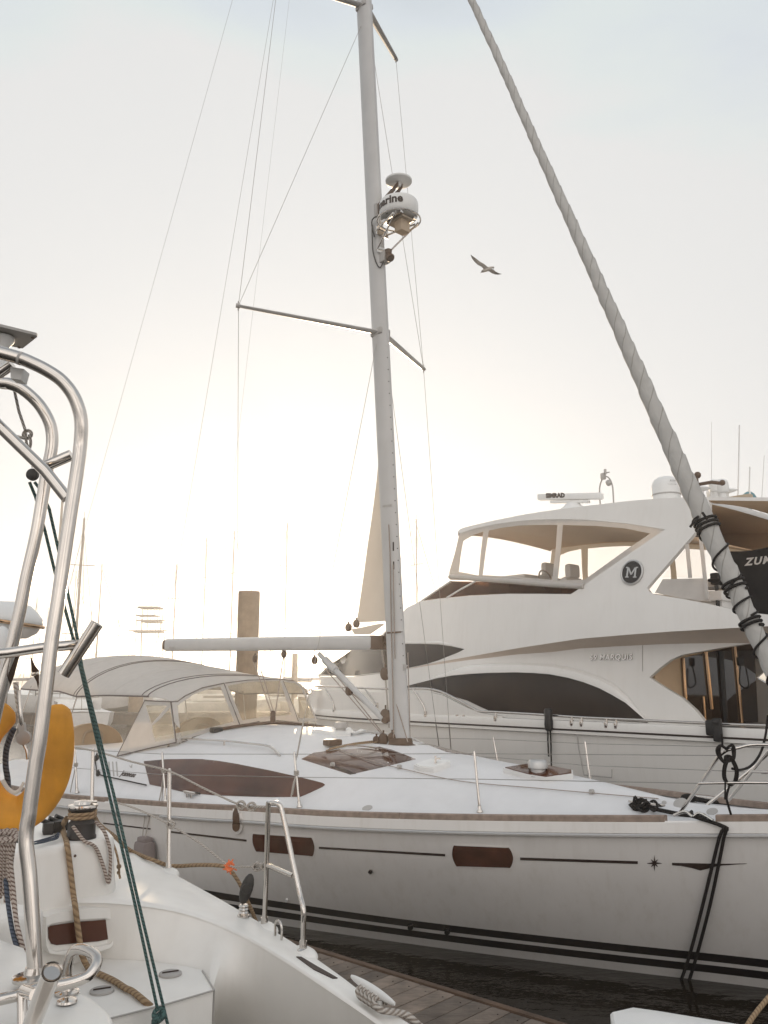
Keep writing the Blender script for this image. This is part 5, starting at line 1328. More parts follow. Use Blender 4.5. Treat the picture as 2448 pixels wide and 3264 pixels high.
wi_ = [(143, 2950), (160, 2940), (240, 2928), (330, 2924), (352, 2930), (360, 2950), (358, 2985), (345, 3006), (310, 3014), (240, 3024), (175, 3030), (155, 3024), (144, 3000)]
# surround stands proud like a moulded frame
surr = panel('portlight_surround', wr, PB, gelc, cat, .022, .2, 14, holes=[wi_])
back = panel('portlight', [(152, 2956), (160, 2950), (240, 2938), (336, 2931), (347, 2934), (353, 2950), (352, 2980), (344, 2993), (310, 3000), (240, 3006), (178, 3012), (162, 3008), (153, 2990)], PB, acry2, cat, .006, .05, 12)
panel('portlight_rim', wi_, PB, gelc, cat, .001, .05, 14)
bs_ = [p for p in (cast(BK, 335, 2720)[0],)]
# winch
wb = onz(258, 2672, 1.6)
wn = MB().lathe(wb, UP, [(.074, 0), (.074, .012), (.069, .02), (.068, .075), (.056, .088), (.054, .12), (.058, .135), (.068, .142), (.068, .15)], 36).build('winch', boot, cat)
MB().lathe(wb+UP*.15, UP, [(.070, 0), (.074, .006), (.072, .014), (.05, .018), (.045, .03), (.03, .034), (0, .034)], 36).build('winch_top', inox, wn)
MB().box(wb+UP*.178+V((.03, -.01, 0)), (.085, .022, .012), (V((.95, .3, 0)), V((-.3, .95, 0)), UP), bev=.004).build('self_tailing_arm', inox, wn)
MB().tube([wb+UP*(.098+.006*k/16+.008*(k//24))+V((math.cos(a), math.sin(a), 0))*.063 for k, a in enumerate([2*math.pi*j/24 for j in range(62)])], .0095, 8).build('rope_turns', tanr, wn)
for u, v in ((152, 2658), (178, 2652), (198, 2645)):
    p = onz(u, v, 1.6); MB().box(p+UP*.03, (.055, .09, .06), (V((.9, .4, 0)), V((-.4, .9, 0)), UP), bev=.01).tube([p+UP*.055, p+UP*.075+V((-.03, -.03, 0))], .012, 8).build('rope_clutch', black, cat)
p = onz(240, 2730, 1.6)
for (u, v, b) in ((239, 2728, BK), (236, 2836, BK)):
    l, n = cast(b, u, v)
    if l is not None: MB().lathe(l, n, [(.007, 0), (.006, .004), (0, .005)], 10).build('bolt_head', brownp, blk)
# left locker with a mooring cleat, near platform carrying the arch
def slab(poly, m, name, depth, rnd=.03, par=cat):
    c = sum(poly, V((0, 0, 0)))/len(poly); n = len(poly)
    def rg(k, dz):
        o = []
        for p in poly:
            d = p-c; d.z = 0; d.normalize(); o.append(p+d*k-UP*dz)
        return o
    rows = [rg(-rnd, 0), rg(-rnd*.6, rnd*.04), rg(-rnd*.3, rnd*.15), rg(-rnd*.08, rnd*.45), rg(0, rnd), rg(.004, depth)]
    mb = MB().grid(rows, closed=True); mb.f.append(list(range(n))); mb.mi.append(0)
    return mb.build(name, m, par, angle=50)
lt = [onz(u, v, 1.49) for u, v in ((-600, 3010), (60, 2925), (128, 2908), (139, 2896), (128, 2884), (60, 2878), (-600, 2880))]
slab(lt, gelc, 'side_locker', .75, .03)
pf = [(-700, 2860), (0, 2989), (85, 3042), (150, 3080), (205, 3112), (255, 3143), (310, 3182), (345, 3212), (364, 3236), (374, 3270), (376, 3320), (340, 3420), (-700, 3500)]
plat = slab([onz(u, v, 1.46) for u, v in catmull([V((a, b, 0)) for a, b in pf], 3, True) for u, v in ((u, v),)] if False else [onz(p.x, p.y, 1.46) for p in catmull([V((a, b, 0)) for a, b in pf], 3, True)], gelc, 'stern_platform', .8, .05)
p = onz(213, 3193, 1.465); MB().lathe(p, UP, [(.03, 0), (.028, .006), (.01, .012), (0, .012)], 20).build('drain_cover', inox, cat)
# ---- stainless arch
def zc_at(v): return 2.62+.36*max(0, min(1, (3110-v)/1700))
def tp(L_, dz=0): return [atd(u, v, zc_at(v)+dz) for u, v in L_]
def over(p): return [p+V((-.7, .02, .04)), p+V((-1.15, .02, .0)), p+V((-1.5, .02, -.16)), p+V((-1.66, .01, -.5)), p+V((-1.70, -.02, -1.1)), V((p.x-1.75, p.y-.05, 1.45))]
arch = MB().tube(tp([(112, 3106), (110, 3060), (103, 2930), (94, 2790), (84, 2700), (84, 2650), (92, 2600), (97, 2560), (112, 2450), (126, 2362), (144, 2217), (161, 2072), (170, 2010), (187, 1901), (208, 1751), (229, 1610), (246, 1500), (256, 1420), (259, 1350), (250, 1300), (229, 1253), (193, 1210), (145, 1178), (96, 1154), (65, 1142), (0, 1124), (-150, 1090)])+over(tp([(-150, 1090)])[0]), .0235, 18, smooth=5).build('arch', inox, cat)
bp_ = tp([(100, 3112)])[0]
MB().lathe(tp([(107, 3108)])[0]-UP*.006, UP, [(.062, -.006), (.062, .004), (.05, .008), (.03, .012), (.026, .03)], 28).build('base_plate', inox, arch)
tb = lambda L_, r, dz, sm=5, nm='arch_tube', pre=(): MB().tube(list(pre)+tp(L_, dz), r, 16, smooth=sm).build(nm, inox, arch)
tb([(-140, 1195), (0, 1220), (31, 1224), (72, 1241), (121, 1285), (154, 1338), (166, 1386), (164, 1434), (150, 1500), (133, 1600), (115, 1705), (84, 1841), (63, 1947), (39, 2052), (22, 2130), (-10, 2260), (-40, 2420), (-60, 2700)], .0235, .32, pre=over(tp([(-140, 1195)], .32)[0]+V((.02, 0, 0)))[::-1])
tb([(-150, 1206), (0, 1361), (145, 1502), (214, 1588)], .021, .06, 0, 'arch_brace')
tb([(150, 1484), (228, 1450)], .021, .18, 0, 'arch_brace')
tb([(-420, 2120), (30, 2080), (139, 2064), (246, 2055)], .018, .12, 0, 'arch_crossbar')
tb([(-130, 1230), (0, 1188), (38, 1160)], .021, .1, 0, 'arch_brace')
for v_, u_ in ((1141, 62),):
    p = tp([(62, 1141)])[0]; q = tp([(70, 1144)])[0]; MB().tube([p, q], .0245, 18).build('weld_ring', plg, arch)
rh = tp([(308, 1990), (202, 2150)], .12); rd_ = (rh[1]-rh[0]).normalized()
rod = MB().tube([rh[0], rh[1]], .0225, 20, cap=False).tube([rh[0], rh[1]], .020, 20, cap=False).build('rod_holder', inox, arch)
MB().lathe(rh[0], rd_, [(.0205, 0), (.0235, -.003), (.0235, .004)], 20).build('rod_holder_lip', inox, rod)
wp = [tp([a], .04)[0] for a in ((33, 1169), (76, 1176), (67, 1211), (34, 1206))]
MB().prism(wp, V((.0, .05, 0))).build('tube_clamp', plw, arch)
pp = [onz(u, v, 3.86) for u, v in ((-300, 985), (0, 1041), (116, 1069), (119, 1074), (72, 1111), (17, 1101), (-300, 1048))]
sol = MB().prism(pp, V((0, 0, .012))).build('antenna_shelf', plg, arch)
MB().lathe(onz(8, 1078, 3.85)-UP*.14, UP, [(.03, 0), (.03, .1), (.05, .13), (.05, .145)], 16).build('shelf_post', plw, sol)
for u, v in ((104, 1076), (61, 1107)): MB().lathe(onz(u, v, 3.858), -UP, [(.007, 0), (.006, .004), (0, .004)], 10).build('screw', brownp, sol)
# low rail loop and rod holder beside the camera
def nz(u, v, h): return onz(u, v, 1.46+h)
lpz = .085
loop = [(-60, 3205), (0, 3186), (60, 3172), (127, 3149), (211, 3136), (274, 3115), (301, 3087), (310, 3060), (300, 3043), (280, 3031), (256, 3025), (235, 3031), (222, 3052), (216, 3078), (214, 3106)]
lp = MB().tube([atd(u, v, 2.30+.30*i/14) for i, (u, v) in enumerate(loop)], .0155, 14, smooth=5).build('low_rail', inox, cat)
MB().tube([atd(70, 3160, 2.33), atd(72, 3290, 2.28)], .014, 12).tube([atd(76, 3158, 2.33), atd(112, 3172, 2.25)], .016, 12).build('rail_post', inox, lp)
MB().lathe(onz(213, 3166, 1.462), UP, [(.036, 0), (.036, .006), (.02, .01), (.014, .05)], 22).build('rail_foot', inox, lp)
ra, rb2 = atd(166, 3098, 1.92), atd(88, 3300, 2.03); rdd = (rb2-ra).normalized()
rh2 = MB().tube([ra, rb2], .0215, 24, cap=False).tube([ra, rb2], .0185, 24, cap=False).lathe(ra, rdd, [(.0185, .004), (.0235, -.003), (.0245, 0), (.0225, .006)], 24).build('rod_holder', inox, cat)
# ---- stern gate, stanchions and lifelines
def stn(u0, v0, u1, v1, zb, r=.0135, name='stanchion'):
    b = onz(u0, v0, zb); zc = (b-O).y*cp+(b-O).z*sp; return stanchion(b, atd(u1, v1, zc), cat, r, inox, name)
stn(537, 2778, 540, 2456, 1.25); stn(292, 2632, 296, 2390, 1.34)
def blister(u, v, z, L=.16):
    p = onz(u, v, z); d = (onz(u+80, v+52, z)-p).normalized(); w_ = UP.cross(d)
    MB().sphere(p-UP*.01, 1, 20, sc=(L*.62, .055, .035), A=(d, w_, UP)).build('stanchion_base', gelc, cat)
blister(540, 2780, 1.25); blister(848, 2956, 1.155); blister(970, 3036, 1.125)
def gz(u, v, zc): return atd(u, v, zc)
gb1 = onz(842, 2950, 1.165); gb2 = onz(966, 3028, 1.14); z1 = (gb1-O).y*cp+(gb1-O).z*sp; z2 = (gb2-O).y*cp+(gb2-O).z*sp
gate = MB().tube([gb1, gz(849, 2780, z1), gz(855, 2575, z1), gz(858, 2563, z1), gz(868, 2560, z1), gz(888, 2564, z1*.9+z2*.1), gz(900, 2590, z1*.85+z2*.15), gz(930, 2730, z1*.5+z2*.5), gz(955, 2845, z1*.2+z2*.8), gz(967, 2900, z2), gz(967, 2960, z2), gb2], .013, 12, smooth=3).tube([gz(851, 2757, z1), gz(934, 2792, z1*.4+z2*.6)], .012, 12).build('stern_gate', inox, cat)
for p in (gb1, gb2): MB().lathe(p-UP*.01, UP, [(.028, 0), (.028, .012), (.018, .02), (.018, .05)], 16).build('gate_foot', inox, gate)
lz = lambda u, v: atd(u, v, 5.4-(u-296)/600*.9)
ll = MB().tube([lz(200, 2378), lz(296, 2392), lz(420, 2428), lz(540, 2458), lz(640, 2508), lz(764, 2566), lz(800, 2571)], .006, 8, smooth=3).build('lifeline', whr, cat)
MB().tube([lz(364, 2556), lz(440, 2580), lz(540, 2628), lz(640, 2690), lz(728, 2758), lz(780, 2762), lz(848, 2762)], .006, 8, smooth=3).build('lifeline', whr, cat)
for (u, v) in ((768, 2566), (802, 2571), (545, 2628), (820, 2762), (845, 2762)):
    c = lz(u, v); t = MB()
    for k in range(3): t.tube([c+V((math.cos(a)*.022, .008*k-.01, math.sin(a)*.02)) for a in [2*math.pi*j/12 for j in range(12)]], .006, 6, closed=True)
    t.build('lifeline_knot', whr, cat)
MB().tube([lz(800, 2571), lz(850, 2572)], .007, 8).build('lifeline', whr, cat)
# deck hardware along the rim
def on_rim(u, v, l=0):
    p, n = cast(RIM, u, v); return p+n*l if p is not None else None
ub = on_rim(887, 2990); d_ = (on_rim(960, 3040)-on_rim(860, 2975)).normalized()
MB().tube([ub-d_*.03, ub-d_*.03+UP*.05, ub-d_*.015+UP*.075, ub+d_*.015+UP*.075, ub+d_*.03+UP*.05, ub+d_*.03], .006, 8, smooth=4).build('u_bolt', inox, cat)
panel('scupper', [(944, 3051), (960, 3052), (1010, 3082), (1076, 3119), (1060, 3120), (1000, 3092)], RIM, rubw, cat, .004, .004, 10)
sb = on_rim(776, 2922) or onz(776, 2922, 1.19)
t = MB().lathe(sb, UP, [(.032, 0), (.032, .008), (.022, .012), (.026, .02), (.02, .028), (.026, .036), (.02, .044), (.026, .052), (.02, .06)], 16)
sbk = t.build('block_spring', inox, cat)
MB().sphere(sb+UP*.135+V((.012, 0, 0)), 1, 16, sc=(.033, .022, .078), A=(V((.96, 0, -.28)), V((0, 1, 0)), V((.28, 0, .96)))).lathe(sb+UP*.14+V((.015, -.022, 0)), V((0, -1, 0)), [(.026, 0), (.024, .006), (0, .008)], 16).build('stand_up_block', black, sbk)
ca = on_rim(1128, 3138); cb = on_rim(1235, 3225)
cx_ = on_rim(1140, 3160) or onz(1140, 3160, 1.09)
ct = onz(1120, 3112, 1.16); ce = onz(1258, 3200, 1.135); cm = (ct+ce)/2
cd = (ce-ct).normalized()
cl = MB().tube([ct, ct*.75+ce*.25, cm, ct*.25+ce*.75, ce], lambda f: .007+.014*math.sin(math.pi*f)**.7, 10, smooth=3, flat=.6)
for k in (-.045, .045): cl.tube([cm+cd*k, cm+cd*k-UP*.06], .014, 10)
cl.build('mooring_cleat', plw, cat)

# ================================================================ things lying on or tied to the catamaran
fm_pt = lambda u, v: onp(u, v, fm+fn*.042, fn)
whl = rope_mat('laid_white_rope', (.60, .55, .50), (.30, .25, .21), 3, 38, .006)
mk = MB(); w_ = UP.cross(cd)
loops = []
for k in range(5):
    c = cm-UP*.03+cd*(-.055+.028*k)
    mk.tube([c+w_*math.cos(a)*.032+UP*math.sin(a)*.02+cd*.012*math.sin(a*2) for a in [2*math.pi*j/16 for j in range(16)]], .011, 8, closed=True)
mk.tube([cm-UP*.03+cd*.05-w_*.03, cm-UP*.04+cd*.09-w_*.02, onz(1290, 3232, 1.07), onz(1330, 3262, 1.03), onz(1370, 3300, .95)], .013, 10, smooth=5)
tag(mk.build('mooring_rope', whl), 'thick laid white rope wound on the white cleat at the deck edge', 'rope')
# tan rope from the winch down to the locker and along it
bkp = lambda u, v, o=.016: (lambda q: q[0]+(O-q[0]).normalized()*o)(cast(BK, u, v))
pth = [wb+UP*.1+V((-.07, -.03, 0)), atd(199, 2636, 4.52), bkp(209, 2672, .03), bkp(215, 2700, .02), bkp(222, 2750), bkp(234, 2850, .03), fm_pt(240, 2890), fm_pt(246, 2940), fm_pt(254, 3000), onz(260, 3040, 1.12), onz(276, 3076, 1.068), onz(295, 3094, 1.066), onz(359, 3124, 1.066), onz(400, 3150, 1.066), onz(422, 3160, 1.066), onz(464, 3194, 1.06), onz(486, 3214, 1.03), onz(498, 3235, .97), onz(502, 3290, .85)]
tag(MB().tube(pth, .0135, 12, smooth=6).build('sheet_rope', tanr), 'thick tan rope falling from the winch past the red portlight and over the locker', 'rope')
pth = [wb+UP*.1+V((.06, .01, 0)), atd(320, 2632, 4.75), atd(367, 2668, 5.0), on_rim(413, 2716, .012), on_rim(485, 2752, .02) or atd(485, 2745, 5.4), atd(548, 2760, 5.3), atd(633, 2757, 5.2), atd(700, 2759, 5.1), atd(730, 2770, 5.1), atd(759, 2808, 5.15), atd(777, 2845, 5.2), atd(801, 2899, 5.3), atd(830, 2970, 5.6)]
pth = [p for p in pth if p is not None]
tag(MB().tube(pth, .012, 10, smooth=5).build('dock_line', tanr), 'tan mooring rope led from the winch along the deck edge and out over the water', 'rope')
kn = lz(732, 2762); t = MB(); rk = random.Random(5)
for k in range(9):
    a = rk.uniform(0, 6.28); b_ = rk.uniform(-1, 1); d = V((math.cos(a), .3*b_, math.sin(a)))
    t.tube([kn, kn+d*.018+V((0, -.008, 0)), kn+d*.032+V((rk.uniform(-.012, .012), 0, rk.uniform(-.012, .012)))], .004, 6, smooth=3)
t.tube([kn+V((math.cos(a)*.018, math.sin(a)*.012, math.sin(a)*.018)) for a in [2*math.pi*j/12 for j in range(12)]], .009, 6, closed=True)
tag(t.build('twine_knot', orange), 'bright orange twine knotted around the white lifeline', 'twine')
# flecked sheet tails hanging over the coaming
pth = [wb+UP*.07+V((-.02, -.072, 0)), bkp(268, 2680, .03), bkp(290, 2690, .03), bkp(306, 2704), bkp(322, 2740), bkp(334, 2776, .03), bkp(342, 2806, .04), bkp(348, 2812, .045), bkp(350, 2790, .045), bkp(352, 2740, .04), bkp(350, 2706, .04), bkp(346, 2688, .03), wb+V((.12, -.02, .04)), wb+V((.07, .0, .08))]
tag(MB().tube(pth, .009, 8, smooth=5).build('sheet_rope', mixr), 'flecked white rope looping down from the winch over the corner of the coaming', 'rope')
pth = [atd(357, 2680, 4.5), atd(368, 2708, 4.42), atd(376, 2740, 4.40), atd(379, 2762, 4.39), atd(380, 2785, 4.39), atd(383, 2800, 4.39)]
t = MB().tube(pth, .006, 8, smooth=5); t.sphere(pth[3], .013, 10).sphere(pth[3]-UP*.03, .01, 10)
tag(t.build('rope_tail', tanr), 'short brown rope end with a knot, hanging at the right corner of the coaming', 'rope')
t = MB()
for k in range(2):
    t.tube([onz(108+10*k, 2684+3*k, 1.62), onz(140, 2675+4*k, 1.62), onz(175, 2664+6*k, 1.62), onz(186, 2655, 1.64), onz(183, 2668+4*k, 1.62), onz(150, 2682, 1.62), onz(110, 2690, 1.62)], .004, 6, smooth=4)
tag(t.build('cord_loop', navr), 'thin dark cord looped on the coaming beside the winch', 'cord')
# bundle of flecked ropes at the left edge
rk = random.Random(11); 
for grp, (lab, m) in enumerate((('bundle of flecked ropes hung over the pipe at the left edge below the yellow buoy', mixr),)):
    t = MB()
    for k in range(7):
        x = -12+k*9
        t.tube([atd(x+8, 2648+rk.uniform(-5, 5), 3.3), atd(x+2, 2690, 3.22), atd(x-4+rk.uniform(-5, 5), 2760, 3.25), atd(x-2+rk.uniform(-5, 5), 2820, 3.27), atd(x-6, 2870+rk.uniform(-20, 20), 3.28)], .008, 8, smooth=5)
    for k in range(5):
        c = atd(18+rk.uniform(-12, 12), 2668+k*5, 3.24); t.tube([c+V((math.cos(a)*.05, math.sin(a)*.02-.01, math.sin(a)*.012+.008*k)) for a in [2*math.pi*j/14 for j in range(14)]], .008, 8, closed=True)
    t.tube([atd(30, 2690, 3.22), atd(36, 2760, 3.22), atd(44, 2840, 3.2), atd(52, 2930, 3.15), atd(62, 2975, 3.12), atd(78, 3036, 3.1)], .008, 8, smooth=5)
    t.tube([atd(26, 2690, 3.24), atd(30, 2780, 3.23), atd(46, 2900, 3.18), atd(60, 2990, 3.13), atd(72, 3030, 3.1)], .008, 8, smooth=5)
    tag(t.build('rope_bundle', m), lab, 'rope bundle')
tag(MB().tube([atd(10, 2700, 3.3), atd(22, 2850, 3.24), atd(38, 2960, 3.15), atd(54, 3020, 3.1)], .009, 8, smooth=4).build('line', navr), 'grey green rope running down the left edge beside the flecked bundle', 'rope')
pc_ = MB().tube([atd(-30, 2650, 3.32), atd(28, 2664, 3.3), atd(58, 2672, 3.28)], .018, 12).build('rope_horn', inox, cat)
# green tackle from the arch block to the deck
blk_p = atd(104, 1513, 3.34)
gt = MB()
kn_p = atd(506, 3232, 3.42)
gt.tube([atd(60, 1545, 3.34), atd(157, 1640, 3.35)], .006, 6) if False else None
gt.tube([blk_p+V((.01, 0, -.03)), atd(128, 1560, 3.34), atd(157, 1622, 3.34), atd(186, 1752, 3.35), atd(247, 2034, 3.36), atd(262, 2130, 3.37), atd(367, 2550, 3.40), atd(439, 2866, 3.42), atd(538, 3280, 3.44)], .0062, 8)
gt.tube([blk_p+V((-.01, 0, -.03)), atd(113, 1583, 3.35), atd(144, 1694, 3.36), atd(174, 1820, 3.37), atd(236, 2046, 3.38), atd(254, 2118, 3.38), atd(352, 2550, 3.41), atd(422, 2845, 3.42), atd(503, 3222, 3.43)], .0062, 8)
for k in range(3): gt.tube([kn_p+V((math.cos(a)*.02, math.sin(a)*.014, math.sin(a+k)*.016-.012*k)) for a in [2*math.pi*j/14 for j in range(14)]], .009, 8, closed=True)
gt.tube([kn_p, kn_p+V((-.02, -.02, -.05)), kn_p+V((-.035, -.02, -.07)), kn_p+V((-.02, -.02, -.1))], .008, 8, smooth=4)
tag(gt.build('davit_tackle', tealr), 'double green rope running from the arch down to a knot on the locker', 'rope')
hb_ = MB().tube([atd(44, 1235, 3.36), atd(60, 1310, 3.35), atd(81, 1372, 3.34)], .006, 8)
c = atd(86, 1384, 3.34)
hb_.tube([c+V((math.cos(a)*.016, .004, math.sin(a)*.016)) for a in [2*math.pi*j/14 for j in range(14)]], .007, 8, closed=True)
hb_.tube([atd(82, 1380, 3.33), atd(84, 1410, 3.33), atd(92, 1432, 3.33), atd(98, 1410, 3.33), atd(93, 1385, 3.33)], .006, 8, smooth=4).tube([atd(82, 1398, 3.33), atd(64, 1394, 3.33), atd(49, 1390, 3.33)], .006, 8)
hr_ = thing('tackle_block', 'small black pulley hung by a knotted grey rope inside the steel arch', 'pulley', tuple(blk_p))
hb_.build('rope', whr, hr_)
MB().tube([atd(94, 1432, 3.33), atd(97, 1445, 3.33), atd(104, 1452, 3.33)], .004, 8).tube([atd(103, 1448, 3.33), atd(104, 1490, 3.34)], .005, 8).build('shackle', inox, hr_)
MB().lathe(atd(104, 1513, 3.36), V((0, 1, 0)), [(.018, -.012), (.024, -.008), (.024, .008), (.018, .012)], 20).build('pulley', black, hr_)
# horseshoe buoy in yellow vinyl
hsb = thing('horseshoe_buoy', 'worn yellow horseshoe lifebuoy hung behind the steel arch at the left edge', 'lifebuoy', tuple(atd(80, 2620, 3.5)))
hp_ = [(158, 2252), (172, 2300), (178, 2370), (172, 2440), (154, 2500), (122, 2552), (82, 2586), (40, 2596), (-10, 2575), (-50, 2530), (-70, 2460), (-68, 2390), (-45, 2330), (-8, 2285), (22, 2246)]
pts = catmull([atd(u, v, 3.5) for u, v in hp_], 6)
def hw_(f):
    e = min(f, 1-f); return .073*min(1, .30+.70*math.sqrt(max(0, min(1, e/.05))))
mb = MB(); n_ = len(pts); rows = []
vdir = (pts[n_//2]-O).normalized()
for i, p in enumerate(pts):
    t_ = (pts[min(i+1, n_-1)]-pts[max(i-1, 0)]).normalized(); s_ = t_.cross(vdir).normalized(); w = hw_(i/(n_-1))
    pu = 1+.03*math.sin(i*.9)
    rows.append([p+s_*w*math.copysign(abs(math.cos(a))**.75, math.cos(a))+vdir*.045*pu*math.copysign(abs(math.sin(a))**.75, math.sin(a))*(w/.073)**.5 for a in [2*math.pi*k/22 for k in range(22)]])
mb.grid(rows, closed=True); mb.f.append(list(range(22))); mb.mi.append(0); mb.f.append([(n_-1)*22+k for k in range(22)]); mb.mi.append(0)
hb0_ = mb.build('float', yellow, hsb)
FB = bvh_obj(hb0_)
seam(Z1([(318, 640), (275, 690), (250, 760), (244, 850), (262, 940), (272, 1000)]), FB, .006, plg, hsb, 'piping', .004)
q = [cast(FB, u, v) for u, v in ((10, 2492), (22, 2512), (36, 2524), (52, 2526), (66, 2515), (76, 2498))]
sp2 = [atd(8, 2486, 3.40), atd(24, 2512, 3.40), atd(44, 2526, 3.40), atd(60, 2520, 3.40), atd(70, 2505, 3.40), atd(76, 2494, 3.40)]
MB().tube(sp2, .008, 8, smooth=4, flat=.5).build('lacing', canvas, hsb)
# straps, rope and block hanging between the lobes
stm = mat('brown_webbing', (.05, .022, .012), .85)
def webbing(pts, w, m, name): 
    rows = []
    for p, q in pts: rows.append([p, q])
    vs = [x for r in rows for x in r]; fs = [(2*i, 2*i+1, 2*i+3, 2*i+2) for i in range(len(rows)-1)]; mb = MB(); nn = (O-vs[0]).normalized(); solid_sheet(vs, [nn]*len(vs), fs, .002, .002, mb); return mb.build(name, m)
tag(webbing([(atd(62, 2064, 3.02), atd(76, 2062, 3.02)), (atd(48, 2096, 3.04), atd(60, 2100, 3.04)), (atd(30, 2140, 3.1), atd(46, 2152, 3.1)), (atd(6, 2200, 3.2), atd(26, 2206, 3.2))], .02, stm, 'strap'), 'dark brown webbing strap wrapped on the crossbar above the yellow buoy', 'strap')
tag(webbing([(atd(97, 2090, 3.3), atd(98, 2091, 3.3)), (atd(99, 2125, 3.3), atd(112, 2122, 3.3)), (atd(103, 2148, 3.3), atd(125, 2138, 3.3)), (atd(116, 2172, 3.3), atd(124, 2168, 3.3)), (atd(122, 2198, 3.3), atd(126, 2196, 3.3))], .02, stm, 'strap'), 'pointed dark strap end with a steel buckle beside the arch', 'strap')
bk = MB().box(atd(113, 2148, 3.27), (.03, .012, .014), (V((.96, 0, .2)), V((0, 1, 0)), V((-.2, 0, .96))), bev=.004); bk.build('buckle', inox, bpy.data.objects['strap.001'])
tag(MB().tube([atd(44, 2322, 3.62), atd(32, 2350, 3.62), atd(20, 2390, 3.62), atd(18, 2440, 3.62), atd(24, 2480, 3.62), atd(26, 2520, 3.62)], .0125, 10, smooth=5).build('line', navr), 'thick navy flecked rope between the two lobes of the yellow buoy', 'rope')
bt_ = thing('snatch_block', 'metal pulley block with shackle between the lobes of the yellow buoy', 'pulley', tuple(atd(76, 2360, 3.7)))
MB().box(atd(73, 2335, 3.7), (.03, .03, .09), (V((.95, 0, .2)), V((0, 1, 0)), V((-.2, 0, .95))), bev=.01).lathe(atd(76, 2352, 3.68), V((0, -1, 0)), [(.03, -.01), (.03, .01), (.012, .014), (0, .014)], 18).build('cheek', plg, bt_)
MB().tube([atd(74, 2372, 3.7), atd(84, 2390, 3.7), atd(88, 2420, 3.7)], .007, 8).tube([atd(60, 2200, 3.72), atd(66, 2280, 3.7), atd(72, 2320, 3.7)], .009, 8, smooth=3).build('shackle', inox, bt_)
MB().tube([atd(50, 2175, 3.74), atd(58, 2240, 3.72), atd(72, 2330, 3.7)], .012, 8, smooth=3).build('becket_rope', whr, bt_)
# kettle grill on the stern rail, far left
kg = thing('kettle_grill', 'round silver domed barbecue behind the arch at the left edge', 'barbecue', tuple(atd(20, 2010, 3.9)))
kc = atd(30, 1975, 3.9)
MB().lathe(kc, V((.14, 0, 1)), [(.145, -.02), (.15, 0), (.145, .02), (.12, .045), (.08, .075), (0, .085)], 36).build('lid', plw, kg)
MB().lathe(kc, V((-.14, 0, -1)), [(.14, .018), (.13, .045), (.09, .075), (0, .09)], 36).build('bowl', plw, kg)
MB().tube([kc+V((math.cos(a)*.148, math.sin(a)*.148, -.012+math.cos(a)*-.022)) for a in [2*math.pi*k/30 for k in range(30)]], .009, 8, closed=True).build('rim', gold, kg)
MB().tube([kc-UP*.1, kc-UP*.5], .02, 10).build('stem', inox, kg)
kc2 = atd(2, 2075, 3.7)
tag(MB().sphere(kc2, 1, 20, sc=(.045, .06, .11)).build('canister', plw), 'rounded white canister at the left edge under the barbecue', 'canister')
# ================================================================ mooring gear of the sailing yacht
sail['label'] = 'white sailing yacht with tall mast, grey bimini and a long brown cabin window amidships'
def hull_rope(pts, r, m, label, off=.02, name='mooring_line', pre=()):
    q = list(pre)
    for u, v in pts:
        p, n = cast(HB, u, v)
        if p is not None: q.append(p+n*(off+r))
    return tag(MB().tube(q, r, 10, smooth=4).build(name, m), label, 'rope')
ch = deck_at(3.80, -hb(3.80)+.02, .05)
hull_rope([(2305, 2635), (2291, 2660), (2243, 2860), (2200, 3026), (2169, 3120), (2160, 3150)], .0125, blr, 'left of the two black mooring lines hanging down the hull by the compass star', pre=[deck_at(3.72, -.45, .06), ch])
hull_rope([(2312, 2635), (2306, 2660), (2266, 2860), (2223, 3026), (2194, 3123), (2186, 3152)], .0125, blr, 'right of the two black mooring lines hanging down the hull by the compass star', pre=[deck_at(3.74, -.45, .07), ch+BX*.02])
MB().tube([ch-BX*.16-UP*.01, ch-BX*.06+UP*.03, ch+UP*.0, ch+BX*.06+UP*.03, ch+BX*.16-UP*.01], .012, 8, smooth=4).build('fairlead', inox, sail)
# coil of black rope on the pulpit
cc = onp(2322, 2400, W(0, -.50, 0), PX); zc_c = (cc-O).y*cp+(cc-O).z*sp
t = MB(); rk = random.Random(2)
def cz(u, v, d=0): return atd(u, v, zc_c-.03+d)
for k in range(6):
    j = rk.uniform(-3, 3)
    t.tube([cz(2318+j, 2420, .01*k), cz(2309+j, 2452, .01*k), cz(2310+j, 2482, .01*k), cz(2325+j, 2500+j, .01*k), cz(2344-j, 2488, .01*k), cz(2348-j, 2455, .01*k), cz(2336-j, 2425, .01*k), cz(2326, 2410, .01*k)], .010, 8, closed=True, smooth=5)
for k in range(4):
    t.tube([cz(2326, 2412), cz(2312, 2432, -.01*k), cz(2290+k*2, 2410), cz(2285+k*3, 2388), cz(2298, 2376, -.01*k), cz(2318, 2390)], .010, 8, smooth=5)
    t.tube([cz(2326, 2412), cz(2338, 2420, -.01*k), cz(2342-k*2, 2395), cz(2335, 2374, -.01*k), cz(2318, 2384)], .010, 8, smooth=5)
for k in range(3): t.tube([cz(2320+9*math.cos(a), 2414+5*math.sin(a)+4*k, -.02*math.sin(a)) for a in [2*math.pi*j/12 for j in range(12)]], .010, 8, closed=True)
t.tube([cz(2326, 2500), cz(2316, 2540), cz(2322, 2570), cz(2330, 2596)], .009, 8, smooth=4)
t.tube([cz(2300, 2340), cz(2303, 2376)], .008, 8); t.tube([cz(2312, 2480), cz(2311, 2548)], .007, 8)
tag(t.build('coiled_rope', blr), 'black rope coil hanging on the steel pulpit at the bow', 'rope coil')
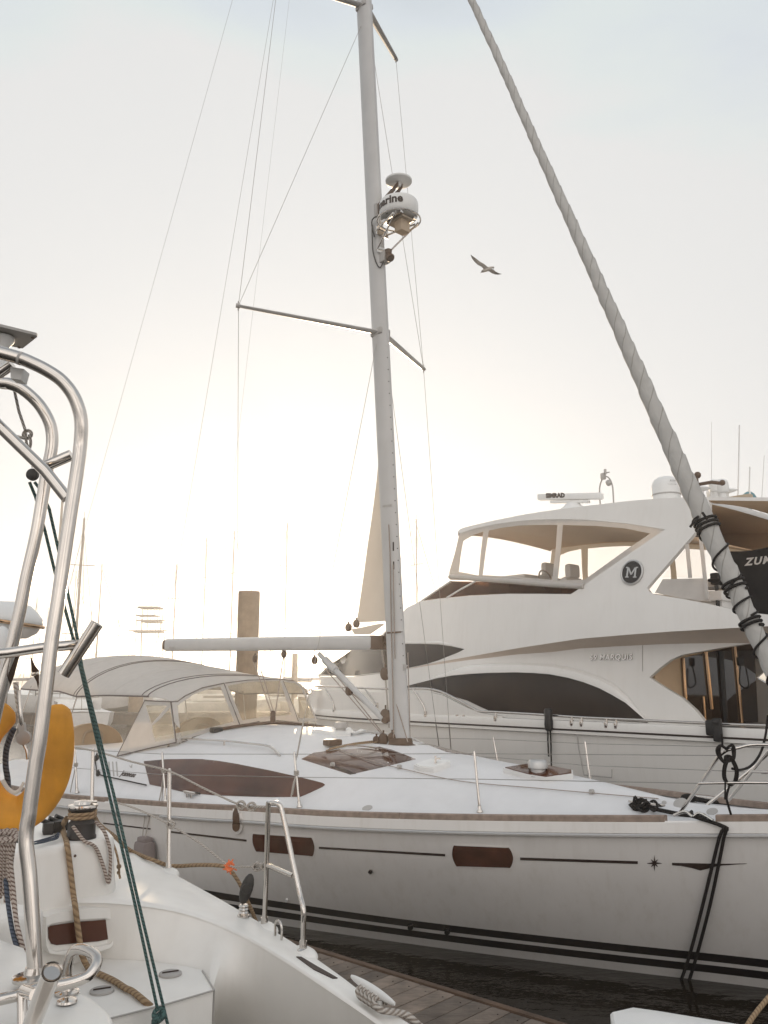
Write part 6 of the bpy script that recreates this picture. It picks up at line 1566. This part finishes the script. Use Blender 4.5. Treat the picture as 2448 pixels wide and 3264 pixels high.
tag(MB().tube([atd(2448, 2280, zc_c+.4), atd(2440, 2345, zc_c+.35), atd(2424, 2400, zc_c+.3), atd(2395, 2440, zc_c+.2), atd(2360, 2454, zc_c+.1), atd(2334, 2450, zc_c)], .010, 8, smooth=5).build('furling_tail', blr), 'black rope curving from the right edge down to the coil on the pulpit', 'rope')
# dark cover on the fore deck cleat and black hose on the far side
p = on_deck(2040, 2578, .03)
if p:
    t = MB().tube([p+BX*.10-UP*.01, p+BX*.4-PX*.03-UP*.025, p+BX*.62-PX*.05-UP*.025], .017, 8, smooth=4)
    rk = random.Random(8)
    for k in range(9):
        c = p+BX*rk.uniform(-.05, .14)+UP*rk.uniform(-.02, .02); d = V((rk.uniform(-1, 1), rk.uniform(-1, 1), rk.uniform(-.5, .5))).normalized(); e = d.orthogonal().normalized()
        t.tube([c+d*math.cos(a)*rk.uniform(.05, .07)+e*math.sin(a)*.035 for a in [2*math.pi*j/12 for j in range(12)]], .0105, 8, closed=True)
    tag(t.build('dock_line', blr), 'black rope heaped on the near fore deck cleat', 'rope')
fs_ = deck_at(3.1, hb(3.1)-.2, .04)
t = MB().sphere(fs_, 1, 12, sc=(.08, .05, .04), A=(BX, PX, UP)).tube([fs_, fs_+BX*.4+PX*.02-UP*.02, fs_+BX*.8-PX*.12, W(4.5, .2, zt(4.5)+.03)], .022, 8, smooth=4)
tag(t.build('dock_line', blr), 'black rope lying along the far toe rail of the fore deck', 'rope')
# fender hanging aft
fp_ = cast(HB, 487, 2720)[0]
fn_ = thing('fender', 'grey square fender hanging on two thin lines against the aft hull side', 'fender', tuple((fp_ or W(-2.2, -2.4, .7))+UP*.25))
fc_ = (fp_ or W(-2.2, -2.4, .7))-PX*.1
MB().box(fc_-UP*.02, (.24, .16, .32), (BX, PX, UP), bev=.05).box(fc_+UP*.15, (.17, .11, .06), (BX, PX, UP), bev=.02).build('body', fendm, fn_)
MB().tube([fc_+UP*.17, fc_+UP*.5+PX*.06, onp(500, 2560, W(0, -2.25, 0), PX)], .007, 6).tube([fc_+UP*.17-BX*.06, onp(466, 2560, W(0, -2.28, 0), PX)], .005, 6).build('lanyard', whr, fn_)
for k, (u0, v0, u1, v1, lab) in enumerate(((520, 2480, 506, 2560, 'pale rope hitched on the stanchion beside the long cabin window'), (244, 2460, 215, 2600, 'pale rope tied to the aftermost visible stanchion of the sailing yacht'), (936, 2450, 928, 2540, 'thin pale rope tied to the stanchion at the tip of the cabin window'))):
    sb_, st_ = (ST[2], ST[3], ST[1])[k]
    a = sb_+(st_-sb_)*.6; zc = (a-O).y*cp+(a-O).z*sp; t = MB()
    for j in range(3): t.tube([a+V((math.cos(x)*.022, math.sin(x)*.022, .016*j)) for x in [2*math.pi*i/10 for i in range(10)]], .007, 6, closed=True)
    t.tube([a, atd(u1+8, (v0+v1)/2, zc-.05), atd(u1, v1, zc-.06)], .007, 6, smooth=3); t.tube([a, atd(u0-4, v1-6, zc-.05)], .006, 6)
    tag(t.build('hitched_rope', whr), lab, 'rope')

# ================================================================ pontoon between the boats
E0 = onz(700, 2928, .45); E1 = onz(1500, 3172, .45); ed = (E1-E0).normalized(); en = V((ed.y, -ed.x, 0))
if en.y > 0: en = -en
dock = thing('wooden_dock', 'weathered grey plank dock between the catamaran and the sailing yacht', 'dock', tuple(E0))
plk = mat('dock_planks', (.20, .165, .14), .85, var=.3, nscale=7, bump=.5, bscale=45, dirt=.35)
nt = plk.node_tree
bsrc = nt.nodes['Principled BSDF']
oi = nt.nodes.new('ShaderNodeAttribute'); oi.attribute_name = 'plank'; oi.attribute_type = 'GEOMETRY'
mxp = nt.nodes.new('ShaderNodeMixRGB'); mxp.blend_type = 'MULTIPLY'; mxp.inputs['Fac'].default_value = 1
prev = bsrc.inputs['Base Color'].links[0].from_socket
rpp = nt.nodes.new('ShaderNodeValToRGB'); rpp.color_ramp.elements[0].color = (.62, .6, .58, 1); rpp.color_ramp.elements[1].color = (1.2, 1.15, 1.1, 1)
nt.links.new(oi.outputs['Fac'], rpp.inputs['Fac']); nt.links.new(prev, mxp.inputs['Color1']); nt.links.new(rpp.outputs['Color'], mxp.inputs['Color2'])
# grain runs along each plank
gm = nt.nodes.new('ShaderNodeMapping'); gm.inputs['Rotation'].default_value = (0, 0, -math.atan2(en.y, en.x)); gm.inputs['Scale'].default_value = (2, 40, 10)
gt_ = nt.nodes.new('ShaderNodeTexCoord'); gn = nt.nodes.new('ShaderNodeTexNoise'); gn.inputs['Scale'].default_value = 3; gn.inputs['Detail'].default_value = 6
nt.links.new(gt_.outputs['Object'], gm.inputs['Vector']); nt.links.new(gm.outputs['Vector'], gn.inputs['Vector'])
gr_ = nt.nodes.new('ShaderNodeValToRGB'); gr_.color_ramp.elements[0].position = .3; gr_.color_ramp.elements[1].position = .65; gr_.color_ramp.elements[0].color = (.55, .53, .5, 1); gr_.color_ramp.elements[1].color = (1.1, 1.08, 1.05, 1)
mx2 = nt.nodes.new('ShaderNodeMixRGB'); mx2.blend_type = 'MULTIPLY'; mx2.inputs['Fac'].default_value = .8
nt.links.new(gn.outputs['Fac'], gr_.inputs['Fac']); nt.links.new(mxp.outputs['Color'], mx2.inputs['Color1']); nt.links.new(gr_.outputs['Color'], mx2.inputs['Color2']); nt.links.new(mx2.outputs['Color'], bsrc.inputs['Base Color'])
mb = MB(); pv = []; rk = random.Random(4); x = -8.0
while x < 9:
    w_ = .138; c = E0+ed*(x+w_/2)+en*(.86+rk.uniform(-.004, .004))-UP*(.02+rk.uniform(0, .003))
    n0 = len(mb.v); mb.box(c, (w_-.008, 1.6, .04), (ed, en, UP), bev=.004); pv += [rk.random()]*(len(mb.v)-n0); x += w_
pd = mb.build('planking', plk, dock)
at = pd.data.attributes.new('plank', 'FLOAT', 'POINT')
if len(at.data) == len(pv):
    for i, k in enumerate(pv): at.data[i].value = k
MB().box(E0+ed*.5+en*.03-UP*.1, (17, .05, .22), (ed, en, UP), bev=.008).build('edge_board', wood_dark, dock)
MB().box(E0+ed*.5+en*.86-UP*.25, (17, 1.5, .4), (ed, en, UP)).build('float', wood_dark, dock)
mb = MB()
for k in range(110):
    for o_ in (.14, 1.5):
        mb.lathe(E0+ed*(-7.93+.138*k+.03)+en*o_, UP, [(.006, -.002), (.005, .002), (0, .002)], 6)
o_ = mb.build('nail_head', rubw, dock); o_['kind'] = 'stuff'
# dock box whose lid shows at the bottom
kp = atd(1945, 3232, 4.1); dbx = thing('dock_box', 'white moulded dock box whose lid corner shows at the bottom right', 'dock box', (kp.x, kp.y, .45))
tp_ = [atd(1938, 3227, 4.1), atd(2014, 3223, 4.12), atd(2048, 3217, 4.12), atd(2083, 3220, 4.1)]
zt_ = tp_[0].z
lidp = [(0, 0), (.12, .06), (.95, -.35), (.75, -.80), (-.08, -.40)]
lp_ = [V((kp.x+a, kp.y+b, zt_)) for a, b in lidp]
ctr = sum(lp_, V((0, 0, 0)))/5
rows = [[ctr+(p-ctr)*k+UP*h for p in lp_] for k, h in ((1.0, -.09), (1.0, -.01), (.97, .004), (.6, .035), (.3, .045))]
mb = MB().grid(rows, closed=True); mb.f.append([20+i for i in range(5)]); mb.mi.append(0); mb.build('lid', plw, dbx, angle=30)
MB().grid([[ctr+(p-ctr)*k+UP*(h-(zt_ if h < -.3 else 0)+(.46 if h < -.3 else 0)) for p in lp_] for k, h in ((.96, -.09), (.9, -.5))], closed=True).build('box_body', plw, dbx)
tag(MB().tube([atd(2500, 3130, 4.6), atd(2448, 3182, 4.5), atd(2390, 3256, 4.3), atd(2350, 3330, 4.1)], .013, 10, smooth=4).build('dock_line', tanr), 'brown rope rising across the bottom right corner', 'rope')

# ================================================================ gull
gull = thing('seagull', 'grey gull with dark wing tips gliding in the sky beside the mast', 'gull', tuple(atd(1548, 860, 24)))
gm_ = mat('gull_plumage', (.42, .38, .34), .9, var=.1)
nt = gm_.node_tree; at_ = nt.nodes.new('ShaderNodeAttribute'); at_.attribute_name = 'dark'; mxg = nt.nodes.new('ShaderNodeMixRGB'); mxg.inputs['Color2'].default_value = (.03, .02, .015, 1)
bs2 = nt.nodes['Principled BSDF']; nt.links.new(bs2.inputs['Base Color'].links[0].from_socket, mxg.inputs['Color1']); nt.links.new(at_.outputs['Fac'], mxg.inputs['Fac']); nt.links.new(mxg.outputs['Color'], bs2.inputs['Base Color'])
G = lambda x, y, d=0: atd(1480+x*.09645, 780+y*.09645, 24+d)
mb = MB(); dk = []
def loft(secs, dark):
    n0 = len(mb.v); rows = []
    for (le_, te_, th) in secs:
        up_v = V((0, 0, 1)); c = (le_+te_)/2; ch_ = te_-le_
        rows.append([le_, le_+ch_*.25+V((0, -th, 0)), le_+ch_*.6+V((0, -th*.7, 0)), te_, le_+ch_*.6+V((0, th*.7, 0)), le_+ch_*.25+V((0, th, 0))])
    mb.grid(rows, closed=True)
    for d in dark: dk.extend([d]*6)
# left wing from root to tip, right wing, both joined into the body
loft([(G(860, 760), G(640, 880), .03), (G(790, 745, -.05), G(625, 790, -.05), .028), (G(650, 630, -.18), G(560, 725, -.18), .022), (G(500, 545, -.3), G(440, 665, -.3), .018), (G(370, 440, -.4), G(330, 560, -.4), .012), (G(270, 370, -.5), G(250, 450, -.5), .008), (G(205, 325, -.55), G(212, 345, -.55), .003)], [.0, .25, .3, .4, .7, .95, 1])
loft([(G(900, 800), G(720, 880), .03), (G(960, 815, .1), G(810, 880, .1), .026), (G(1030, 880, .25), G(900, 940, .25), .018), (G(1110, 925, .35), G(1020, 985, .35), .012), (G(1190, 955, .42), G(1120, 992, .42), .008), (G(1245, 965, .48), G(1225, 972, .48), .003)], [.0, .3, .4, .75, .95, 1])
ax_ = [(G(528, 945), .003, .2), (G(560, 912), .010, .5), (G(590, 885), .035, .7), (G(625, 870), .045, .1), (G(700, 830), .062, 0), (G(780, 805), .060, 0), (G(850, 775), .045, 0), (G(910, 750), .028, .1), (G(960, 755), .03, .3), (G(990, 768), .012, .3)]
n0 = len(mb.v); rows = []
for i, (c, r, d) in enumerate(ax_):
    t_ = (ax_[min(i+1, 9)][0]-ax_[max(i-1, 0)][0]).normalized(); u_ = t_.cross(V((0, 1, 0))).normalized(); rows.append([c+u_*math.cos(a)*r+V((0, 1, 0))*math.sin(a)*r for a in [2*math.pi*k/10 for k in range(10)]]); dk.extend([d]*10)
mb.grid(rows, closed=True); mb.f.append([n0+k for k in range(10)]); mb.mi.append(0); mb.f.append([n0+90+k for k in range(10)]); mb.mi.append(0)
gb = mb.build('body', gm_, gull); at = gb.data.attributes.new('dark', 'FLOAT', 'POINT')
if len(at.data) == len(dk):
    for i, k in enumerate(dk): at.data[i].value = k

# ================================================================ harbour beyond
def gp(u, d, z=0):    # a place d metres off, on the bearing of photo column u
    r = ray(u, 2162); return V((r.x/r.y*d, d, z))
def pile(u, d, r, top, label, cap=True):
    p = gp(u, d); rr = random.Random(int(u))
    t = thing('dock_piling', label, 'piling', (p.x, p.y, 0), 'pilings standing in the harbour')
    MB().lathe(p, UP, [(r*1.02, -1), (r, .3), (r, top*.5), (r*1.0, top-.04), (r*.97, top)], 24).build('shaft', pilem, t)
    MB().lathe(p, UP, [(r*1.35, .35), (r*1.38, .4), (r*1.38, .6), (r*1.3, .65)], 20).build('pile_collar', wood_dark, t)
pile(786, 20, .255, 4.42, 'thick concrete piling rising behind the boom of the sailing yacht')
pile(939, 58, .20, 4.05, 'thin distant piling between the thick piling and the motor yacht')
pile(437, 46, .38, 3.0, 'brown piling beside the far pontoon, seen under the bimini')
hullw = mat('distant_hull', (.62, .60, .58), .35, var=.05); mastd = mat('distant_mast', (.30, .25, .20), .5, metal=.3); dkc = mat('distant_canvas', (.12, .12, .15), .9); cab = mat('distant_cabin_glass', (.04, .03, .03), .2)
def dist_boat(u, vt, d, label, L=9.5, head=0, lean=0, sprd=2, hullc=None, cover=True, ut=None, mr=.055, gap=0):
    p = gp(u, d); zt2 = EYE+(ray(u, vt).z/ray(u, vt).y)*d
    t = thing('distant_sailboat', label, 'sailboat', (p.x, p.y, 0), 'sailing boats moored across the harbour')
    hx, hy = V((math.cos(head), math.sin(head), 0)), V((-math.sin(head), math.cos(head), 0))
    rows = []
    for k in range(13):
        x = -.5+k/12; w = L*.15*(max(0, 1-(max(0, x+.05)/.55)**2))**.8*(.8 if x < -.45 else 1); sh = .85+.25*(x+.2)**2*2
        rows.append([p+hx*L*(x-.08)+hy*w*a+UP*z for a, z in ((-1, sh), (-.96, sh*.5), (-.82, .02), (-.3, -.3), (.3, -.3), (.82, .02), (.96, sh*.5), (1, sh))])
    mb = MB().grid(rows); mb.f.append(list(range(8))); mb.mi.append(0)
    mb.build('hull', hullc or hullw, t)
    MB().grid([[r[0], r[0]*.5+r[7]*.5+UP*.05, r[7]] for r in rows]).build('deck', plw, t)
    cb = MB().box(p-hx*L*.06+UP*1.15, (L*.36, L*.16, .42), (hx, hy, UP), bev=.1).build('cabin', plw, t)
    MB().box(p-hx*L*.06+UP*1.2, (L*.28, L*.165, .14), (hx, hy, UP), bev=.03).build('cabin_window', cab, cb)
    top = p+UP*zt2+(V((gp(ut, d).x-p.x, 0, 0)) if ut else V((0, 0, 0)))
    ms = MB().tube([p+UP*1.0, top], (mr*1.1, mr*.75), 10).build('mast', mastd, t)
    MB().tube([top-UP*.02, top+UP*.35], .012, 6).tube([top-hx*.25, top+hx*.3], .014, 6).build('masthead_gear', mastd, ms)
    for k in range(sprd):
        q = p+(top-p)*((k+1)/(sprd+1)+.1); MB().tube([q-hy*L*.07, q+hy*L*.07], .022, 6).build('spreader', mastd, ms)
    bq = p+(top-p)*(2.2/zt2); MB().tube([bq, bq-hx*L*.38], .05, 8).build('boom', mastd, t)
    if cover: MB().tube([bq+UP*.12, bq-hx*L*.2+UP*.12, bq-hx*L*.37+UP*.08], (.16, .1), 8).build('sail_cover', dkc, t)
    MB().tube([top-UP*.3, p+hx*L*.41+UP*1.0], .02, 6).build('forestay', mastd, t); MB().tube([top, p-hx*L*.55+UP*1.0], .014, 6).build('backstay', mastd, t)
    for s_ in (-1, 1): MB().tube([top-UP*.5, p+hy*s_*L*.14+UP*.9], .012, 6).build('shroud', mastd, t)
    return t
for a in ((731, 1694, 58, 'distant sailboat whose bare mast stands just left of the thick piling', 10, .5), (641, 1716, 66, 'distant sailboat with a thin mast above the middle of the bimini', 9, .8), (905, 1668, 62, 'distant sailboat whose mast stands in the sun glare right of the thick piling', 10, 2.2), (1331, 1656, 52, 'distant sailboat whose mast rises between the tall mast and the motor yacht', 9.5, .6), (546, 1800, 60, 'distant sailboat with a mast beside the tower of the sport fishing boat', 9, 2.4), (302, 1800, 64, 'distant sailboat with a fine mast above the steel rod holder', 8.5, .4), (233, 1652, 44, 'distant sailboat with a brown mast close to the right tube of the arch', 10, 2.0), (219, 1822, 70, 'distant sailboat with a short mast just right of the arch tube', 8, .3), (279, 1950, 85, 'small distant sailboat with the shortest mast by the rod holder', 7.5, .9), (369, 1962, 88, 'small distant sailboat over the left end of the bimini', 7.5, 2.6), (137, 1938, 84, 'small distant sailboat seen between the two tubes of the arch', 8, .5), (98, 1905, 76, 'distant sailboat seen left of the left arch tube', 8, 2.2), (1018, 1900, 95, 'faint distant sailboat between the piling and the tall mast', 8, .7), (200, 2010, 105, 'faint far sailboat behind the crossbar of the arch', 7, 1.2), (420, 2000, 110, 'faint far sailboat left of the sport fishing boat', 7, .2), (470, 1850, 92, 'faint distant sailboat behind the sport fishing tower', 8, 2.8)):
    dist_boat(*a[:4], L=a[4], head=a[5], mr=(.075 if a[0] == 233 else .05) if a[2] < 70 else .04)
# double ender moored stern to, and a cutter with red stripe, under the bimini
wg = thing('moored_cutter', 'pale sailing boat with a heart shaped transom moored at the far pontoon under the bimini', 'sailboat', tuple(gp(285, 43)))
p = gp(283, 43); rows = []
for k in range(12):
    f = k/11; w = .72+1.0*math.sin(math.pi*min(1, f*.9)); yy = 9*f
    rows.append([p+V((-yy*.75+w*a, yy*.66, z+.28*f)) for a, z in ((-1, 1.45), (-.98, .95), (-.75, .4), (-.3, .08), (0, 0), (.3, .08), (.75, .4), (.98, .95), (1, 1.45))])
mb = MB().grid(rows); mb.f.append(list(range(9))); mb.mi.append(0); mb.build('hull', hullw, wg)
MB().grid([[r[0], r[0]*.5+r[8]*.5+UP*.08, r[8]] for r in rows]).build('deck', plw, wg)
MB().box(p+V((-2.5, 2.4, 1.9)), (2.4, 1.2, .55), bev=.12).build('cabin', plw, wg)
t = MB()
for k in range(5):
    a = rows[0][0 if k % 2 else 8]; t.tube([rows[min(k, 3)][0]-UP*.02, rows[min(k, 3)][0]+UP*.65], .02, 6); t.tube([rows[min(k, 3)][8], rows[min(k, 3)][8]+UP*.65], .02, 6)
t.tube([rows[3][0]+UP*.65, rows[0][0]+UP*.65, rows[0][8]+UP*.65, rows[3][8]+UP*.65], .02, 6); t.build('stern_rail', inox, wg)
MB().tube([p+V((-3, 2.6, 1.9)), p+V((-3, 2.6, 12))], .07, 8).build('mast', mastd, wg)
lb = thing('launch', 'small white launch with rails lying behind the far pontoon, left of the brown piling', 'launch', tuple(gp(395, 47)))
p = gp(398, 47); rows = []
for k in range(9):
    f = k/8; w = .9*math.sin(math.pi*min(.97, .12+f*.88))**.6
    rows.append([p+V((-1.7+3.3*f, w*a, z+.45*f*f)) for a, z in ((-1, 1.5), (-.8, .75), (0, .45), (.8, .75), (1, 1.5))])
mb = MB().grid(rows); mb.f.append(list(range(5))); mb.mi.append(0); mb.build('hull', hullw, lb)
MB().tube([rows[1][0]+UP*.0, rows[1][0]+UP*.8+V((.3, 0, 0)), rows[4][0]+UP*.7, rows[6][0]+UP*.0], .03, 6, smooth=3).build('rail', inox, lb)
MB().box(p+V((-.6, .2, 1.9)), (.9, .9, .9), bev=.1).build('wheelhouse', plw, lb)
# far pontoon
fdk = thing('far_pontoon', 'dark floating pontoon across the water behind the bimini', 'dock', tuple(gp(500, 46)))
p = gp(480, 46); MB().box(V((p.x-4, 45.6, .3)), (34, 1.8, .5), bev=.03).build('float', wood_dark, fdk)
MB().box(V((p.x-4, 45.6, .6)), (34, 1.9, .1), bev=.02).build('decking', plk, fdk)
for k in range(6): MB().box(V((p.x-16+6*k, 44.9, 1.0)), (.35, .3, .8), bev=.04).build('power_pedestal', plw, fdk)
# sport fishing boat with tower
sf = thing('sport_fishing_boat', 'distant sport fishing boat with a three level lookout tower left of the boom', 'fishing boat', tuple(gp(482, 64)))
def sp_at(u, v): r = ray(u, v); return O+r*(64/r.y)
t = MB()
for (u0, u1, v, th) in ((449, 512, 1938, 5), (440, 500, 1963, 2.5)):
    a, b = sp_at(u0, v), sp_at(u1, v); t.box((a+b)/2, ((b-a).length, 1.6, th*.024))
t.build('sun_shade', canvast, sf)
for (u0, u1, v, th) in ((458, 512, 1981, 8), (434, 516, 2014, 5)):
    a, b = sp_at(u0, v), sp_at(u1, v); MB().box((a+b)/2, ((b-a).length, 1.6, th*.024), bev=.03).tube([a-V((.4, .6, -.05)), b+V((.5, -.6, .05))], .05, 6).build('tower_platform', mastd, sf)
t = MB()
for u0, u1 in ((446, 440), (500, 510), (462, 458), (508, 520)):
    for dy in (-.7, .7): t.tube([sp_at(u0, 1938)+V((0, dy, 0)), sp_at(u1, 2100)+V((0, dy*1.3, 0))], .028, 6)
t.build('tower_frame', mastd, sf)
p = gp(482, 64); rows = []
for k in range(11):
    f = k/10; w = 1.9*(1-max(0, f-.45)**2*3.2)
    rows.append([p+V((-5+11*f, max(.02, w)*a, z+.9*f*f)) for a, z in ((-1, 1.3), (-.92, .6), (-.7, -.2), (.7, -.2), (.92, .6), (1, 1.3))])
mb = MB().grid(rows); mb.f.append(list(range(6))); mb.mi.append(0); mb.build('hull', hullw, sf)
MB().grid([[r[0], r[5]] for r in rows]).build('deck', plw, sf)
MB().box(p+V((.6, 0, 2.2)), (4.2, 2.8, 1.5), bev=.2).build('cabin', plw, sf); MB().box(p+V((.8, 0, 2.45)), (4.0, 2.84, .5), bev=.1).build('cabin_window', cab, sf)
# far shore: low wooded bank
rk = random.Random(9); mb = MB(); rows = []
for i in range(241):
    x = -520+i*4.4; d = 420+30*math.sin(i*.05); h = 4.5+2.2*math.sin(i*.07+1)+1.3*math.sin(i*.23)+rk.uniform(0, 1.6)
    rows.append([V((x, d, -.2)), V((x, d+3, h*.6)), V((x, d+8, h*.9+rk.uniform(-.3, .3))), V((x, d+16, h)), V((x, d+60, h*.8))])
struct(mb.grid(rows).build('far_shore', mat('shore_trees', (.05, .055, .035), .95, var=.35, nscale=.4), smooth=False))
# ================================================================ hazy evening air
hz = bpy.data.materials.new('haze'); hz.use_nodes = True; nt = hz.node_tree
for n in list(nt.nodes):
    if n.type != 'OUTPUT_MATERIAL': nt.nodes.remove(n)
pv_ = nt.nodes.new('ShaderNodeVolumePrincipled'); pv_.inputs['Color'].default_value = (.86, .90, .96, 1); pv_.inputs['Density'].default_value = HAZE if 'HAZE' in globals() else .0026; pv_.inputs['Anisotropy'].default_value = .68
nt.links.new(pv_.outputs[0], [n for n in nt.nodes if n.type == 'OUTPUT_MATERIAL'][0].inputs['Volume'])
hx_ = MB().box(V((0, 420, 8.5)), (1180, 940, 19)); ho = hx_.build('haze', hz, smooth=False); struct(ho, 'stuff')
